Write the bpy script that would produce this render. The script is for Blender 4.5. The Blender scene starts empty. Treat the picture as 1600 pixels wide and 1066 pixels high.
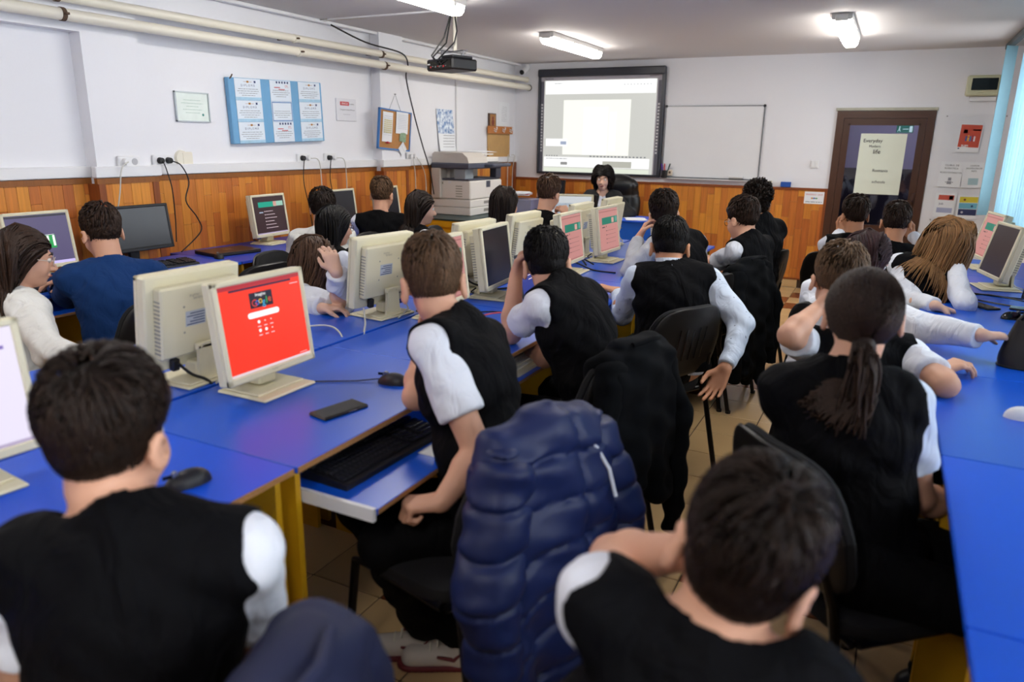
import bpy, bmesh, math, random
import numpy as np
from mathutils import Vector, Matrix

random.seed(7)
SC = bpy.context.scene
COL = SC.collection
R = math.radians

# ------------------------------------------------------------------ camera
CAM_H = 1.55
def camera_axes(yaw, pitch, roll):
    cy, sy = math.cos(yaw), math.sin(yaw)
    f = Vector((-sy, cy, 0)); r = Vector((cy, sy, 0)); u = Vector((0, 0, 1))
    cp, sp = math.cos(pitch), math.sin(pitch)
    f2 = f * cp - u * sp; u2 = u * cp + f * sp
    cr, sr = math.cos(roll), math.sin(roll)
    return r * cr + u2 * sr, u2 * cr - r * sr, f2
cr_, cu_, cf_ = camera_axes(0.467923, 0.26738, 0.0155717)
cam = bpy.data.cameras.new('camera')
cam.sensor_fit = 'HORIZONTAL'; cam.sensor_width = 36.0
cam.lens = 1137.02 / 1600 * 36.0
cam.clip_start = 0.05; cam.clip_end = 200
cam.dof.use_dof = True; cam.dof.focus_distance = 4.3; cam.dof.aperture_fstop = 2.2
cam_o = bpy.data.objects.new('camera', cam); COL.objects.link(cam_o)
m = Matrix.Identity(4)
for i in range(3):
    m[i][0], m[i][1], m[i][2] = cr_[i], cu_[i], -cf_[i]
m[2][3] = CAM_H
cam_o.matrix_world = m
SC.camera = cam_o

# ------------------------------------------------------------------ daylight and exposure
SC.view_settings.view_transform = 'Standard'; SC.view_settings.look = 'None'
SC.view_settings.gamma = 1.0; SC.view_settings.use_curve_mapping = False
SC.view_settings.exposure = 0.65
W = bpy.data.worlds.new('overcast_sky'); SC.world = W; W.use_nodes = True
bg = W.node_tree.nodes['Background']
bg.inputs[0].default_value = (0.88, 0.94, 1.0, 1); bg.inputs[1].default_value = 4.4
SC.cycles.max_bounces = 6; SC.cycles.diffuse_bounces = 3; SC.cycles.glossy_bounces = 3; SC.cycles.transparent_max_bounces = 8
LAMP_POWER = 22.0      # emission of the fluorescent diffusers

# ------------------------------------------------------------------ materials
def hx(s, a=1.0):
    s = s.lstrip('#'); o = []
    for i in (0, 2, 4):
        v = int(s[i:i+2], 16) / 255
        o.append(v / 12.92 if v <= 0.04045 else ((v + 0.055) / 1.055) ** 2.4)
    return (o[0], o[1], o[2], a)
MATS = {}
def mat(name, col, rough=0.5, metal=0.0, spec=0.5, emit=None, estr=0.0, noise=0.0, nscale=8.0, bump=0.0, bscale=60.0, bdist=0.002,
        rnd=0.0, coat=0.0, trans=0.0, sheen=0.0, attr=None, sss=0.0):
    if name in MATS: return MATS[name]
    m = bpy.data.materials.new(name); m.use_nodes = True; MATS[name] = m
    nt = m.node_tree; N = nt.nodes; L = nt.links; b = N['Principled BSDF']
    c = hx(col) if isinstance(col, str) else col
    b.inputs['Base Color'].default_value = c
    b.inputs['Roughness'].default_value = rough; b.inputs['Metallic'].default_value = metal
    b.inputs['Specular IOR Level'].default_value = spec
    b.inputs['Coat Weight'].default_value = coat; b.inputs['Coat Roughness'].default_value = 0.15
    b.inputs['Transmission Weight'].default_value = trans
    b.inputs['Sheen Weight'].default_value = sheen
    if sss:
        b.inputs['Subsurface Weight'].default_value = sss; b.inputs['Subsurface Radius'].default_value = (0.012, 0.005, 0.003)
        b.inputs['Subsurface Scale'].default_value = 0.6
    if emit is not None:
        b.inputs['Emission Color'].default_value = hx(emit) if isinstance(emit, str) else emit
        b.inputs['Emission Strength'].default_value = estr
    src = None
    tc = N.new('ShaderNodeTexCoord')
    if noise or rnd or attr:
        hsv = N.new('ShaderNodeHueSaturation'); hsv.inputs['Color'].default_value = c
        val = N.new('ShaderNodeMath'); val.operation = 'ADD'; val.inputs[0].default_value = 1.0
        acc = None
        def add(a, s):
            k = N.new('ShaderNodeMath'); k.operation = 'MULTIPLY_ADD'
            L.new(a, k.inputs[0]); k.inputs[1].default_value = s; k.inputs[2].default_value = -s / 2
            return k.outputs[0]
        outs = []
        if noise:
            t = N.new('ShaderNodeTexNoise'); t.inputs['Scale'].default_value = nscale; t.inputs['Detail'].default_value = 4
            L.new(tc.outputs['Object'], t.inputs['Vector']); outs.append(add(t.outputs['Fac'], noise * 2))
        if rnd:
            oi = N.new('ShaderNodeObjectInfo'); outs.append(add(oi.outputs['Random'], rnd))
        if attr:
            at = N.new('ShaderNodeAttribute'); at.attribute_name = attr[0]; outs.append(add(at.outputs['Fac'], attr[1]))
        cur = 1.0
        last = None
        for o in outs:
            a = N.new('ShaderNodeMath'); a.operation = 'ADD'
            if last is None: a.inputs[0].default_value = 1.0
            else: L.new(last, a.inputs[0])
            L.new(o, a.inputs[1]); last = a.outputs[0]
        L.new(last, hsv.inputs['Value']); L.new(hsv.outputs['Color'], b.inputs['Base Color'])
    if bump:
        t = N.new('ShaderNodeTexNoise'); t.inputs['Scale'].default_value = bscale; t.inputs['Detail'].default_value = 3
        L.new(tc.outputs['Object'], t.inputs['Vector'])
        bp = N.new('ShaderNodeBump'); bp.inputs['Strength'].default_value = bump; bp.inputs['Distance'].default_value = bdist
        L.new(t.outputs['Fac'], bp.inputs['Height']); L.new(bp.outputs['Normal'], b.inputs['Normal'])
    return m

def clear(name, tint='#ffffff', refl=0.06):
    if name in MATS: return MATS[name]
    m = bpy.data.materials.new(name); m.use_nodes = True; MATS[name] = m
    nt = m.node_tree; N = nt.nodes; L = nt.links; N.clear()
    o = N.new('ShaderNodeOutputMaterial'); mx = N.new('ShaderNodeMixShader'); t = N.new('ShaderNodeBsdfTransparent'); g = N.new('ShaderNodeBsdfGlossy')
    fr = N.new('ShaderNodeFresnel'); fr.inputs['IOR'].default_value = 1.0 + refl * 7
    t.inputs[0].default_value = hx(tint); g.inputs['Roughness'].default_value = 0.03
    L.new(fr.outputs[0], mx.inputs[0]); L.new(t.outputs[0], mx.inputs[1]); L.new(g.outputs[0], mx.inputs[2]); L.new(mx.outputs[0], o.inputs[0])
    return m
def emis(name, col, s):
    return mat(name, '#101010', rough=0.4, emit=col, estr=s)

# wood: fine vertical grain, one tone per strip
def wood_mat(name, col, rnd, gx=60.0, gz=3.0, rough=0.42):
    m = mat(name, col, rough=rough, spec=0.4)
    nt = m.node_tree; N = nt.nodes; L = nt.links; b = N['Principled BSDF']
    tc = N.new('ShaderNodeTexCoord'); geo = N.new('ShaderNodeNewGeometry')
    mp = N.new('ShaderNodeMapping'); mp.inputs['Scale'].default_value = (gx, gx, gz)
    oi = N.new('ShaderNodeObjectInfo')
    ad = N.new('ShaderNodeVectorMath'); ad.operation = 'ADD'
    sc = N.new('ShaderNodeVectorMath'); sc.operation = 'SCALE'; sc.inputs[3].default_value = 1.0
    L.new(oi.outputs['Location'], sc.inputs[0])
    L.new(geo.outputs['Position'], mp.inputs['Vector'])
    t = N.new('ShaderNodeTexNoise'); t.inputs['Scale'].default_value = 1.0; t.inputs['Detail'].default_value = 5; t.inputs['Distortion'].default_value = 0.6
    L.new(mp.outputs['Vector'], t.inputs['Vector'])
    k = N.new('ShaderNodeMath'); k.operation = 'MULTIPLY_ADD'; k.inputs[1].default_value = 0.75; k.inputs[2].default_value = 0.62
    L.new(t.outputs['Fac'], k.inputs[0])
    k2 = N.new('ShaderNodeMath'); k2.operation = 'MULTIPLY_ADD'; k2.inputs[1].default_value = rnd; k2.inputs[2].default_value = -rnd / 2
    L.new(oi.outputs['Random'], k2.inputs[0])
    a = N.new('ShaderNodeMath'); a.operation = 'ADD'; L.new(k.outputs[0], a.inputs[0]); L.new(k2.outputs[0], a.inputs[1])
    hsv = N.new('ShaderNodeHueSaturation'); hsv.inputs['Color'].default_value = hx(col)
    k3 = N.new('ShaderNodeMath'); k3.operation = 'MULTIPLY_ADD'; k3.inputs[1].default_value = 0.022; k3.inputs[2].default_value = 0.489
    L.new(oi.outputs['Random'], k3.inputs[0]); L.new(k3.outputs[0], hsv.inputs['Hue'])
    L.new(a.outputs[0], hsv.inputs['Value']); L.new(hsv.outputs['Color'], b.inputs['Base Color'])
    return m

# ------------------------------------------------------------------ mesh helpers
class MB:
    """collects simple shapes, links them as ONE mesh object"""
    def __init__(s): s.v = []; s.f = []
    def add(s, vs, fs):
        n = len(s.v); s.v.extend([tuple(p) for p in vs]); s.f.extend([tuple(i + n for i in q) for q in fs]); return s
    def box(s, c, d, M=None):
        x, y, z = d[0] / 2, d[1] / 2, d[2] / 2
        vs = [Vector((a * x, b * y, e * z)) for a in (-1, 1) for b in (-1, 1) for e in (-1, 1)]
        if M is not None: vs = [M @ v for v in vs]
        vs = [v + Vector(c) for v in vs]
        return s.add(vs, [(0, 1, 3, 2), (4, 6, 7, 5), (0, 4, 5, 1), (2, 3, 7, 6), (0, 2, 6, 4), (1, 5, 7, 3)])
    def bb(s, lo, hi): return s.box([(a + b) / 2 for a, b in zip(lo, hi)], [b - a for a, b in zip(lo, hi)])
    def cbox(s, c, d, ch=0.005, M=None):
        """box with chamfered edges"""
        h = [k / 2 for k in d]; ch = min(ch, min(h) * 0.95)
        vs = []; idx = {}
        for sx in (-1, 1):
            for sy in (-1, 1):
                for sz in (-1, 1):
                    for ax in range(3):
                        p = [sx * h[0], sy * h[1], sz * h[2]]
                        for k in range(3):
                            if k != ax: p[k] -= (sx, sy, sz)[k] * ch
                        idx[(sx, sy, sz, ax)] = len(vs); vs.append(Vector(p))
        fs = []
        for ax in range(3):
            o = [k for k in range(3) if k != ax]
            for sg in (-1, 1):
                q = []
                for a, b in ((-1, -1), (1, -1), (1, 1), (-1, 1)):
                    k = [0, 0, 0]; k[ax] = sg; k[o[0]] = a; k[o[1]] = b
                    q.append(idx[(k[0], k[1], k[2], ax)])
                fs.append(q)
        for ax in range(3):
            o = [k for k in range(3) if k != ax]
            for a in (-1, 1):
                for b in (-1, 1):
                    q = []
                    for e, w in ((-1, o[0]), (-1, o[1]), (1, o[1]), (1, o[0])):
                        k = [0, 0, 0]; k[ax] = e; k[o[0]] = a; k[o[1]] = b
                        q.append(idx[(k[0], k[1], k[2], w)])
                    fs.append(q)
        for sx in (-1, 1):
            for sy in (-1, 1):
                for sz in (-1, 1): fs.append([idx[(sx, sy, sz, k)] for k in range(3)])
        if M is not None: vs = [M @ v for v in vs]
        return s.add([v + Vector(c) for v in vs], fs)
    def tube(s, pts, r, n=8, cap=True):
        pts = [Vector(p) for p in pts]
        rs = r if isinstance(r, (list, tuple)) else [r] * len(pts)
        t0 = (pts[1] - pts[0]).normalized()
        up = Vector((0, 0, 1)) if abs(t0.z) < 0.9 else Vector((1, 0, 0))
        a = t0.cross(up).normalized()
        rings = []; vs = []
        for i, p in enumerate(pts):
            t = (pts[min(i + 1, len(pts) - 1)] - pts[max(i - 1, 0)]).normalized()
            a = (a - t * a.dot(t)).normalized(); b = t.cross(a)
            for k in range(n):
                w = 2 * math.pi * k / n
                vs.append(p + (a * math.cos(w) + b * math.sin(w)) * rs[i])
        fs = [(i * n + k, i * n + (k + 1) % n, (i + 1) * n + (k + 1) % n, (i + 1) * n + k) for i in range(len(pts) - 1) for k in range(n)]
        if cap: fs += [tuple(range(n - 1, -1, -1)), tuple((len(pts) - 1) * n + k for k in range(n))]
        return s.add(vs, fs)
    def prism(s, outline, a, b, M=None):
        """outline in xz extruded along y from a to b"""
        n = len(outline)
        vs = [Vector((x, a, z)) for x, z in outline] + [Vector((x, b, z)) for x, z in outline]
        if M is not None: vs = [M @ v for v in vs]
        return s.add(vs, [tuple(range(n)), tuple(range(2 * n - 1, n - 1, -1))] + [(i, i + n, (i + 1) % n + n, (i + 1) % n) for i in range(n)])
    def lathe(s, prof, c=(0, 0, 0), n=16):
        vs = []; fs = []
        for r, z in prof:
            for k in range(n):
                w = 2 * math.pi * k / n; vs.append((c[0] + r * math.cos(w), c[1] + r * math.sin(w), c[2] + z))
        for i in range(len(prof) - 1):
            for k in range(n): fs.append((i * n + k, i * n + (k + 1) % n, (i + 1) * n + (k + 1) % n, (i + 1) * n + k))
        fs += [tuple(range(n - 1, -1, -1)), tuple((len(prof) - 1) * n + k for k in range(n))]
        return s.add(vs, fs)
    def grid(s, fn, nu, nv):
        vs = [fn(i / nu, j / nv) for i in range(nu + 1) for j in range(nv + 1)]
        return s.add(vs, [(i * (nv + 1) + j, (i + 1) * (nv + 1) + j, (i + 1) * (nv + 1) + j + 1, i * (nv + 1) + j + 1) for i in range(nu) for j in range(nv)])
    def build(s, name, m, parent=None, smooth=False, loc=None):
        me = bpy.data.meshes.new(name); me.from_pydata(s.v, [], s.f); me.update()
        bm = bmesh.new(); bm.from_mesh(me); bmesh.ops.recalc_face_normals(bm, faces=bm.faces); bm.to_mesh(me); bm.free()
        if smooth:
            me.polygons.foreach_set('use_smooth', [True] * len(me.polygons))
            try: me.set_sharp_from_angle(angle=R(42))
            except Exception: pass
        return obj(name, me, m, parent, loc)
def obj(name, me, m=None, parent=None, loc=None):
    o = bpy.data.objects.new(name, me); COL.objects.link(o)
    if m is not None and not me.materials: me.materials.append(m)
    if parent is not None: o.parent = parent
    if loc is not None: o.location = loc
    return o
def empty(name, loc=(0, 0, 0), rz=0.0, label=None, cat=None, group=None):
    o = bpy.data.objects.new(name, None); COL.objects.link(o); o.empty_display_size = 0.1
    o.location = loc; o.rotation_euler = (0, 0, rz)
    return tag(o, label, cat, group)
def tag(o, label=None, cat=None, group=None, kind=None):
    if label: o['label'] = label
    if cat: o['category'] = cat
    if group: o['group'] = group
    if kind: o['kind'] = kind
    return o
def kids(o): return [c for c in bpy.data.objects if c.parent == o]
CH = {}
def dup(o, parent=None):
    c = o.copy(); COL.objects.link(c); c.parent = parent
    for ch in list(o.children): dup(ch, c)
    return c
def rotm(ax, a): return Matrix.Rotation(a, 3, ax)

# flat lettering as a mesh, centred, in the local xz plane facing -y
TXT = {}
def text_mesh(body, size, depth=0.0006, align='CENTER'):
    k = (body, align)
    if k not in TXT: TXT[k] = text_mesh_raw(body, 1.0, depth, align)
    return TXT[k]
def text_mesh_raw(body, size, depth, align):
    cu = bpy.data.curves.new('lettering', 'FONT'); cu.body = body; cu.size = size; cu.align_x = align; cu.align_y = 'CENTER'
    cu.extrude = 0.0; cu.resolution_u = 2
    o = bpy.data.objects.new('lettering', cu); COL.objects.link(o)
    me = bpy.data.meshes.new_from_object(o.evaluated_get(bpy.context.evaluated_depsgraph_get()))
    bpy.data.objects.remove(o); bpy.data.curves.remove(cu)
    return me
def lettering(body, size, m, parent, loc, rot=(math.pi / 2, 0, 0), name='lettering', align='CENTER', sx=1.0):
    me = text_mesh(body, size, align=align)
    if me.materials and me.materials[0] != m: me = me.copy(); me.materials[0] = m
    o = obj(name, me, m, parent, loc); o.rotation_euler = rot
    o.scale = (sx * size, size, size)
    return o
def scribble(mb, x0, x1, z, amp, n, y, th=0.0009, seed=0):
    """a line of unreadable small print as a row of short dashes in the xz plane"""
    rr = random.Random(seed); x = x0
    while x < x1:
        w = min(rr.uniform(0.5, 1.6) * amp, x1 - x)
        mb.bb((x, y - 0.0003, z - th), (x + w, y, z + th)); x += w + amp * 0.25
# ------------------------------------------------------------------ the room
XL, XP, XR = -4.42, -4.32, 1.02       # left wall, its pilasters, right wall
YB, YF, ZC = 8.724, -2.4, 2.494       # board wall, wall behind the camera, ceiling
M_wall = mat('white_paint', '#e9e9ee', rough=0.65, noise=0.02, nscale=1.5, bump=0.15, bscale=40, bdist=0.002)
M_ceil = mat('ceiling_paint', '#d4d0d0', rough=0.75, noise=0.03, nscale=0.8, bump=0.12, bscale=14, bdist=0.004)
M_white = mat('white_plastic', '#e8e8ea', rough=0.4)
M_cream = mat('cream_paint', '#e6e0d0', rough=0.35)
M_plank = wood_mat('laminate_wood', '#c97a30', 0.42)
M_rail = wood_mat('wood_rail', '#8a4a1e', 0.15)
M_grout = mat('grout', '#4a3a2c', rough=0.9)
M_tile = mat('beige_tile', '#caa878', rough=0.22, rnd=0.16, noise=0.08, nscale=5, spec=0.5)
M_tileb = mat('brown_tile', '#7d4428', rough=0.22, rnd=0.12, noise=0.08, nscale=5)
M_dark = mat('black_plastic', '#16161a', rough=0.45)
M_black = mat('black_gloss', '#08080a', rough=0.15)
M_chrome = mat('brushed_metal', '#9a9a9e', rough=0.3, metal=1.0)
M_paper = mat('white_paper', '#eceef2', rough=0.7, noise=0.02, nscale=12)
M_ink = mat('black_ink', '#2a2a30', rough=0.7)
M_red = mat('red_print', '#c23038', rough=0.6)
M_blue = mat('blue_laminate', '#0554dc', rough=0.36, spec=0.38, noise=0.03, nscale=2.0, bump=0.05, bscale=300, bdist=0.0005)
M_yellow = mat('yellow_laminate', '#d9a416', rough=0.5, noise=0.05, nscale=4)
M_chip = mat('raw_chipboard', '#a87848', rough=0.85, noise=0.35, nscale=160)
def struct(o): return tag(o, kind='structure')

fl = struct(MB().bb((XL - 0.1, YF, -0.1), (XR + 0.1, YB + 0.1, -0.004)).build('floor', M_grout))
TP = 0.301; TX0, TY0 = -0.803, 3.888
BROWN = {(-1, 2), (0, 3), (0, 8), (0, 12), (-1, 13), (0, 14), (-2, 5), (-1, -2), (2, -5), (1, -5), (-3, 9), (1, 6), (2, 10), (-2, -7), (-4, -6)}
tile_me = MB().cbox((0, 0, -0.005), (TP - 0.005, TP - 0.005, 0.012), 0.0025).build('tile', M_tile)
tb_me = tile_me.data.copy(); tb_me.materials.clear(); tb_me.materials.append(M_tileb)
t0 = tile_me.data; bpy.data.objects.remove(tile_me)
far = MB(); farb = MB(); cand = []
for ix in range(-12, 6):
    for iy in range(-21, 17):
        x = TX0 + (ix + 0.5) * TP; y = TY0 + (iy + 0.5) * TP
        if x < XL + 0.1 or x > XR or y < YF + 0.1 or y > YB: continue
        brown = (ix, iy) in BROWN or (not (-3 <= ix <= 3 and -10 <= iy <= 16) and random.random() < 0.1)
        seen = (-4 <= ix <= 3 and -10 <= iy <= 16 and x < 0.3)
        if seen: obj('tile', tb_me if brown else t0, None, fl, (x, y, 0))
        else: (farb if brown else far).box((x, y, -0.005), (TP - 0.005, TP - 0.005, 0.012))
tag(far.build('outer_tiles', M_tile, fl), kind='stuff'); tag(farb.build('outer_brown_tiles', M_tileb, fl), kind='stuff')

struct(MB().bb((XL - 0.3, YF, ZC), (XR + 0.4, YB + 0.2, ZC + 0.15)).build('ceiling', M_ceil))
# left wall with two pilasters
wl = MB().bb((XL - 0.2, YF, -0.1), (XL, YB + 0.2, ZC))
for y0, y1 in ((2.909, 3.284), (5.769, 6.135), (0.05, 0.42)): wl.bb((XL - 0.01, y0, -0.05), (XP, y1, ZC))
wl = struct(wl.build('wall_left', M_wall))
wb = struct(MB().bb((XL - 0.2, YB, -0.1), (-0.60, YB + 0.2, ZC)).bb((0.315, YB, -0.1), (XR + 0.3, YB + 0.2, ZC)).bb((-0.60, YB, 1.92), (0.315, YB + 0.2, ZC)).build('wall_board', M_wall))
struct(MB().bb((XL - 0.2, YF - 0.2, -0.1), (XR + 0.3, YF, ZC)).build('wall_rear', M_wall))
# right wall with three windows
WIN = [(-1.6, 0.9), (1.5, 4.2), (4.8, 8.1)]; ZS, ZT = 0.92, 2.36
wr = MB().bb((XR, YF, -0.1), (XR + 0.22, YB + 0.2, ZS)).bb((XR, YF, ZT), (XR + 0.22, YB + 0.2, ZC))
ys = [YF] + [v for w in WIN for v in w] + [YB + 0.2]
for a, b in zip(ys[::2], ys[1::2]): wr.bb((XR, a, ZS), (XR + 0.22, b, ZT))
struct(wr.build('wall_right', M_wall))
M_glass = clear('window_glass')
for n, (a, b) in enumerate(WIN, 1):
    f = MB(); x = XR + 0.13
    for lo, hi in (((x, a, ZS), (x + 0.06, b, ZS + 0.06)), ((x, a, ZT - 0.06), (x + 0.06, b, ZT)), ((x, a, ZS + 0.06), (x + 0.06, a + 0.06, ZT - 0.06)), ((x, b - 0.06, ZS + 0.06), (x + 0.06, b, ZT - 0.06))): f.bb(lo, hi)
    nb = 3
    for k in range(1, nb):
        yy = a + (b - a) * k / nb; f.bb((x, yy - 0.045, ZS + 0.06), (x + 0.06, yy + 0.045, ZT - 0.06))
    w = struct(f.build('window_%d' % n, M_white))
    for k in range(nb):
        p0 = a + (b - a) * k / nb + 0.045; p1 = a + (b - a) * (k + 1) / nb - 0.045
        MB().bb((x + 0.025, p0, ZS + 0.05), (x + 0.031, p1, ZT - 0.05)).build('pane', M_glass, w)
    MB().cbox((XR + 0.035, (a + b) / 2, ZS + 0.008), (0.25, b - a + 0.06, 0.03), 0.006).build('window_sill', M_white, w)

# wainscot strips (laminate boards set upright)
strip_me = MB().cbox((0, 0, 0), (1, 1, 1), 0.02).build('plank', M_plank); sm = strip_me.data; bpy.data.objects.remove(strip_me)
def strips(parent, wallaxis, fixed, a0, a1, z0, z1, w, zsplit, rr):
    low = MB(); a = a0; thick = 0.022
    while a < a1 - 0.01:
        ww = min(w, a1 - a); z = z0 - rr.uniform(0, 0.25)
        while z < z1 - 0.005:
            l = rr.uniform(0.19, 0.46); l = z1 - z if z + l > z1 - 0.05 else l; lo = max(z, z0); hi = min(z + l, z1); z += l
            if hi - lo < 0.02: continue
            cz = (lo + hi) / 2; ca = a + ww / 2; off = rr.uniform(-0.0006, 0.0006)
            d = (thick, ww - 0.0014, hi - lo - 0.0016) if wallaxis == 'x' else (ww - 0.0014, thick, hi - lo - 0.0016)
            c = (fixed + off, ca, cz) if wallaxis == 'x' else (ca, fixed + off, cz)
            if hi > zsplit:
                o = obj('plank', sm, None, parent, c); o.scale = d
            else: low.box(c, d)
        a += ww
    if low.v: tag(low.build('lower_planks', M_plank, parent), kind='stuff')
rr = random.Random(5)
ZW = 1.262
for k, (a0, a1, xf) in enumerate(((2.0, 2.909, XL), (2.909, 3.284, XP), (3.284, 5.769, XL), (5.769, 6.135, XP), (6.135, 8.70, XL))):
    strips(wl, 'x', xf + 0.011, a0, a1, 0.02, ZW, 0.066, 0.62, rr)
strips(wl, 'x', XL + 0.011, YF + 0.02, 2.0, 0.02, ZW, 0.066, 9, rr)
strips(wb, 'y', YB - 0.011, -4.39, -0.62, 0.105, 1.085, 0.076, 0.05, rr)
# rails over and round the wainscot
tr = MB()
for a0, a1, xf in ((YF, 2.909, XL), (3.284, 5.769, XL), (6.135, YB, XL)): tr.bb((xf, a0, ZW), (xf + 0.03, a1, ZW + 0.034))
for y0, y1 in ((2.909, 3.284), (5.769, 6.135)): tr.bb((XP, y0 - 0.03, ZW), (XP + 0.03, y1 + 0.03, ZW + 0.034))
struct(tr.build('trim_1', M_rail))
tr = MB()
for y0, y1 in ((2.909, 3.284), (5.769, 6.135)):
    for y in (y0, y1): tr.bb((XL, y - 0.022, 0), (XP + 0.028, y + 0.022, ZW))
tr.bb((XL, YB - 0.09, 0), (XL + 0.05, YB - 0.03, ZW + 0.03))
struct(tr.build('trim_2', M_rail))
struct(MB().bb((-4.40, YB - 0.035, 1.085), (-0.60, YB, 1.11)).bb((-0.625, YB - 0.028, 0.10), (-0.60, YB, 1.085)).bb((-4.38, YB - 0.026, 0.095), (-0.6, YB, 0.112)).build('trim_3', M_rail))
# tile skirting below the board wall's wainscot
bs = struct(MB().bb((-4.40, YB - 0.010, 0), (-0.60, YB, 0.095)).build('baseboard_board', M_grout))
for k in range(13):
    x0 = TX0 + (k - 12) * TP + 0.003
    if x0 < -4.4: continue
    MB().cbox((x0 + TP / 2, YB - 0.014, 0.047), (min(TP - 0.005, -0.6 - x0), 0.01, 0.09), 0.002).build('tile', M_tile, bs)
# white cable trunking along the left wall
tk = MB()
for a0, a1, xf in ((YF, 2.909, XL), (2.869, 3.324, XP), (3.284, 5.769, XL), (5.729, 6.175, XP), (6.135, YB, XL)): tk.cbox((xf + 0.022, (a0 + a1) / 2, 1.333), (0.044, a1 - a0, 0.066), 0.004)
struct(tk.build('trim_4', M_white))
# cable ducts under the ceiling
dk = MB().cbox((XL + 0.06, (YF + YB) / 2, ZC - 0.012), (0.05, YB - YF, 0.024), 0.004)
struct(dk.build('trim_5', M_white))
dk = MB().cbox(((XL + 0.06 - 3.1) / 2, 5.02, ZC - 0.006), (1.24, 0.03, 0.012), 0.002)
dk.cbox((XL + 0.012, 7.27, 1.9), (0.02, 0.03, 1.1), 0.003)
struct(dk.build('trim_6', M_white))

# ------------------------------------------------------------------ door
M_door = mat('brown_door_plastic', '#4a2c1c', rough=0.35, noise=0.1, nscale=3)
M_dglass = clear('door_glass', '#dfe4ee', 0.09)
d = MB(); x0, x1, zt = -0.60, 0.312, 1.912
for lo, hi in (((x0, YB - 0.02, 0), (x0 + 0.07, YB + 0.07, zt)), ((x1 - 0.07, YB - 0.02, 0), (x1, YB + 0.07, zt)), ((x0 + 0.07, YB - 0.02, zt - 0.07), (x1 - 0.07, YB + 0.07, zt))): d.bb(lo, hi)
door = struct(d.build('door_1', M_door))
lf = MB(); a, b, t = x0 + 0.072, x1 - 0.072, zt - 0.072
for lo, hi in (((a, YB - 0.005, 0.02), (a + 0.055, YB + 0.05, t)), ((b - 0.055, YB - 0.005, 0.02), (b, YB + 0.05, t)), ((a + 0.055, YB - 0.005, t - 0.055), (b - 0.055, YB + 0.05, t)), ((a + 0.055, YB - 0.005, 0.02), (b - 0.055, YB + 0.05, 0.75))): lf.bb(lo, hi)
leaf = lf.build('door_leaf', M_door, door)
for lo, hi in (((a + 0.05, YB - 0.012, t - 0.07), (b - 0.05, YB - 0.004, t - 0.05)), ((a + 0.05, YB - 0.012, 0.75), (a + 0.065, YB - 0.004, t - 0.05)), ((b - 0.065, YB - 0.012, 0.75), (b - 0.05, YB - 0.004, t - 0.05))):
    MB().bb(lo, hi).build('glazing_bead', M_door, leaf)
MB().bb((a + 0.05, YB + 0.015, 0.74), (b - 0.05, YB + 0.022, t - 0.05)).build('pane', M_dglass, leaf)
h = MB().cbox((b - 0.028, YB - 0.012, 1.0), (0.03, 0.012, 0.2), 0.004).tube([(b - 0.028, YB - 0.018, 1.02), (b - 0.028, YB - 0.055, 1.02), (b - 0.14, YB - 0.058, 1.015)], 0.009)
h.build('door_handle', M_door, leaf, smooth=True)
MB().cbox((b - 0.028, YB - 0.012, 0.93), (0.014, 0.02, 0.03), 0.003).build('lock_cylinder', M_chrome, leaf)
struct(MB().cbox((-0.145, YB - 0.012, 1.93), (0.94, 0.03, 0.028), 0.004).build('trim_7', mat('old_plaster', '#b9b8a8', rough=0.9, noise=0.2, nscale=20)))
# dim corridor behind the door
M_corr = mat('corridor_paint', '#b7a9c4', rough=0.8); M_corrd = mat('corridor_dado', '#2c2430', rough=0.7)
struct(MB().bb((-1.6, YB + 1.5, 1.3), (1.5, YB + 1.56, ZC)).bb((-1.6, YB + 0.2, -0.1), (-1.55, YB + 1.5, ZC)).bb((1.45, YB + 0.2, -0.1), (1.5, YB + 1.5, ZC)).bb((-1.6, YB + 0.2, ZC), (1.5, YB + 1.56, ZC + 0.05)).build('wall_corridor', M_corr))
struct(MB().bb((-1.6, YB + 1.49, -0.1), (1.5, YB + 1.56, 1.3)).build('wall_corridor_dado', M_corrd))
struct(MB().bb((-1.6, YB + 0.2, -0.1), (1.5, YB + 1.5, -0.004)).build('floor_corridor', M_tileb))
# ------------------------------------------------------------------ ceiling lights
M_tubec = emis('lit_diffuser', (1.0, 0.96, 0.89, 1), LAMP_POWER)
M_lampb = mat('lamp_housing', '#d8d6d2', rough=0.5)
M_tubed = emis('added_corridor_glow', (0.9, 0.85, 1.0, 1), 5.0)  # weaker glow, only for the lamp added in the corridor
def ceiling_light(loc, label, rz=0.0, dm=None):
    t = empty('ceiling_light', loc, rz, label, 'ceiling light', 'fluorescent ceiling lights')
    L2, w = 0.635, 0.07
    MB().prism([(-w, 0), (-w, -0.035), (-w + 0.012, -0.045), (w - 0.012, -0.045), (w, -0.035), (w, 0)], -L2, L2).build('housing', M_lampb, t)
    o = [(-w + 0.008, -0.045), (-w + 0.012, -0.075), (-w + 0.035, -0.098), (w - 0.035, -0.098), (w - 0.012, -0.075), (w - 0.008, -0.045)]
    MB().prism(o, -L2 + 0.012, L2 - 0.012).build('diffuser', dm or M_tubec, t)
    for s in (-1, 1):
        for k in range(4):
            MB().cbox((s * (w + 0.002), -0.48 + k * 0.32, -0.045), (0.008, 0.03, 0.03), 0.002).build('clip', M_lampb, t)
    for s in (-1, 1):
        MB().cbox((0, s * (L2 + 0.004), -0.03), (0.09, 0.012, 0.05), 0.004).build('end_cap', M_lampb, t)
    return t
ceiling_light((-2.87, 4.12, ZC), 'lit fluorescent ceiling light cut off by the photo\'s top edge, above the projector')
ceiling_light((-2.90, 6.95, ZC), 'lit fluorescent ceiling light in front of the projection screen')
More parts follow.
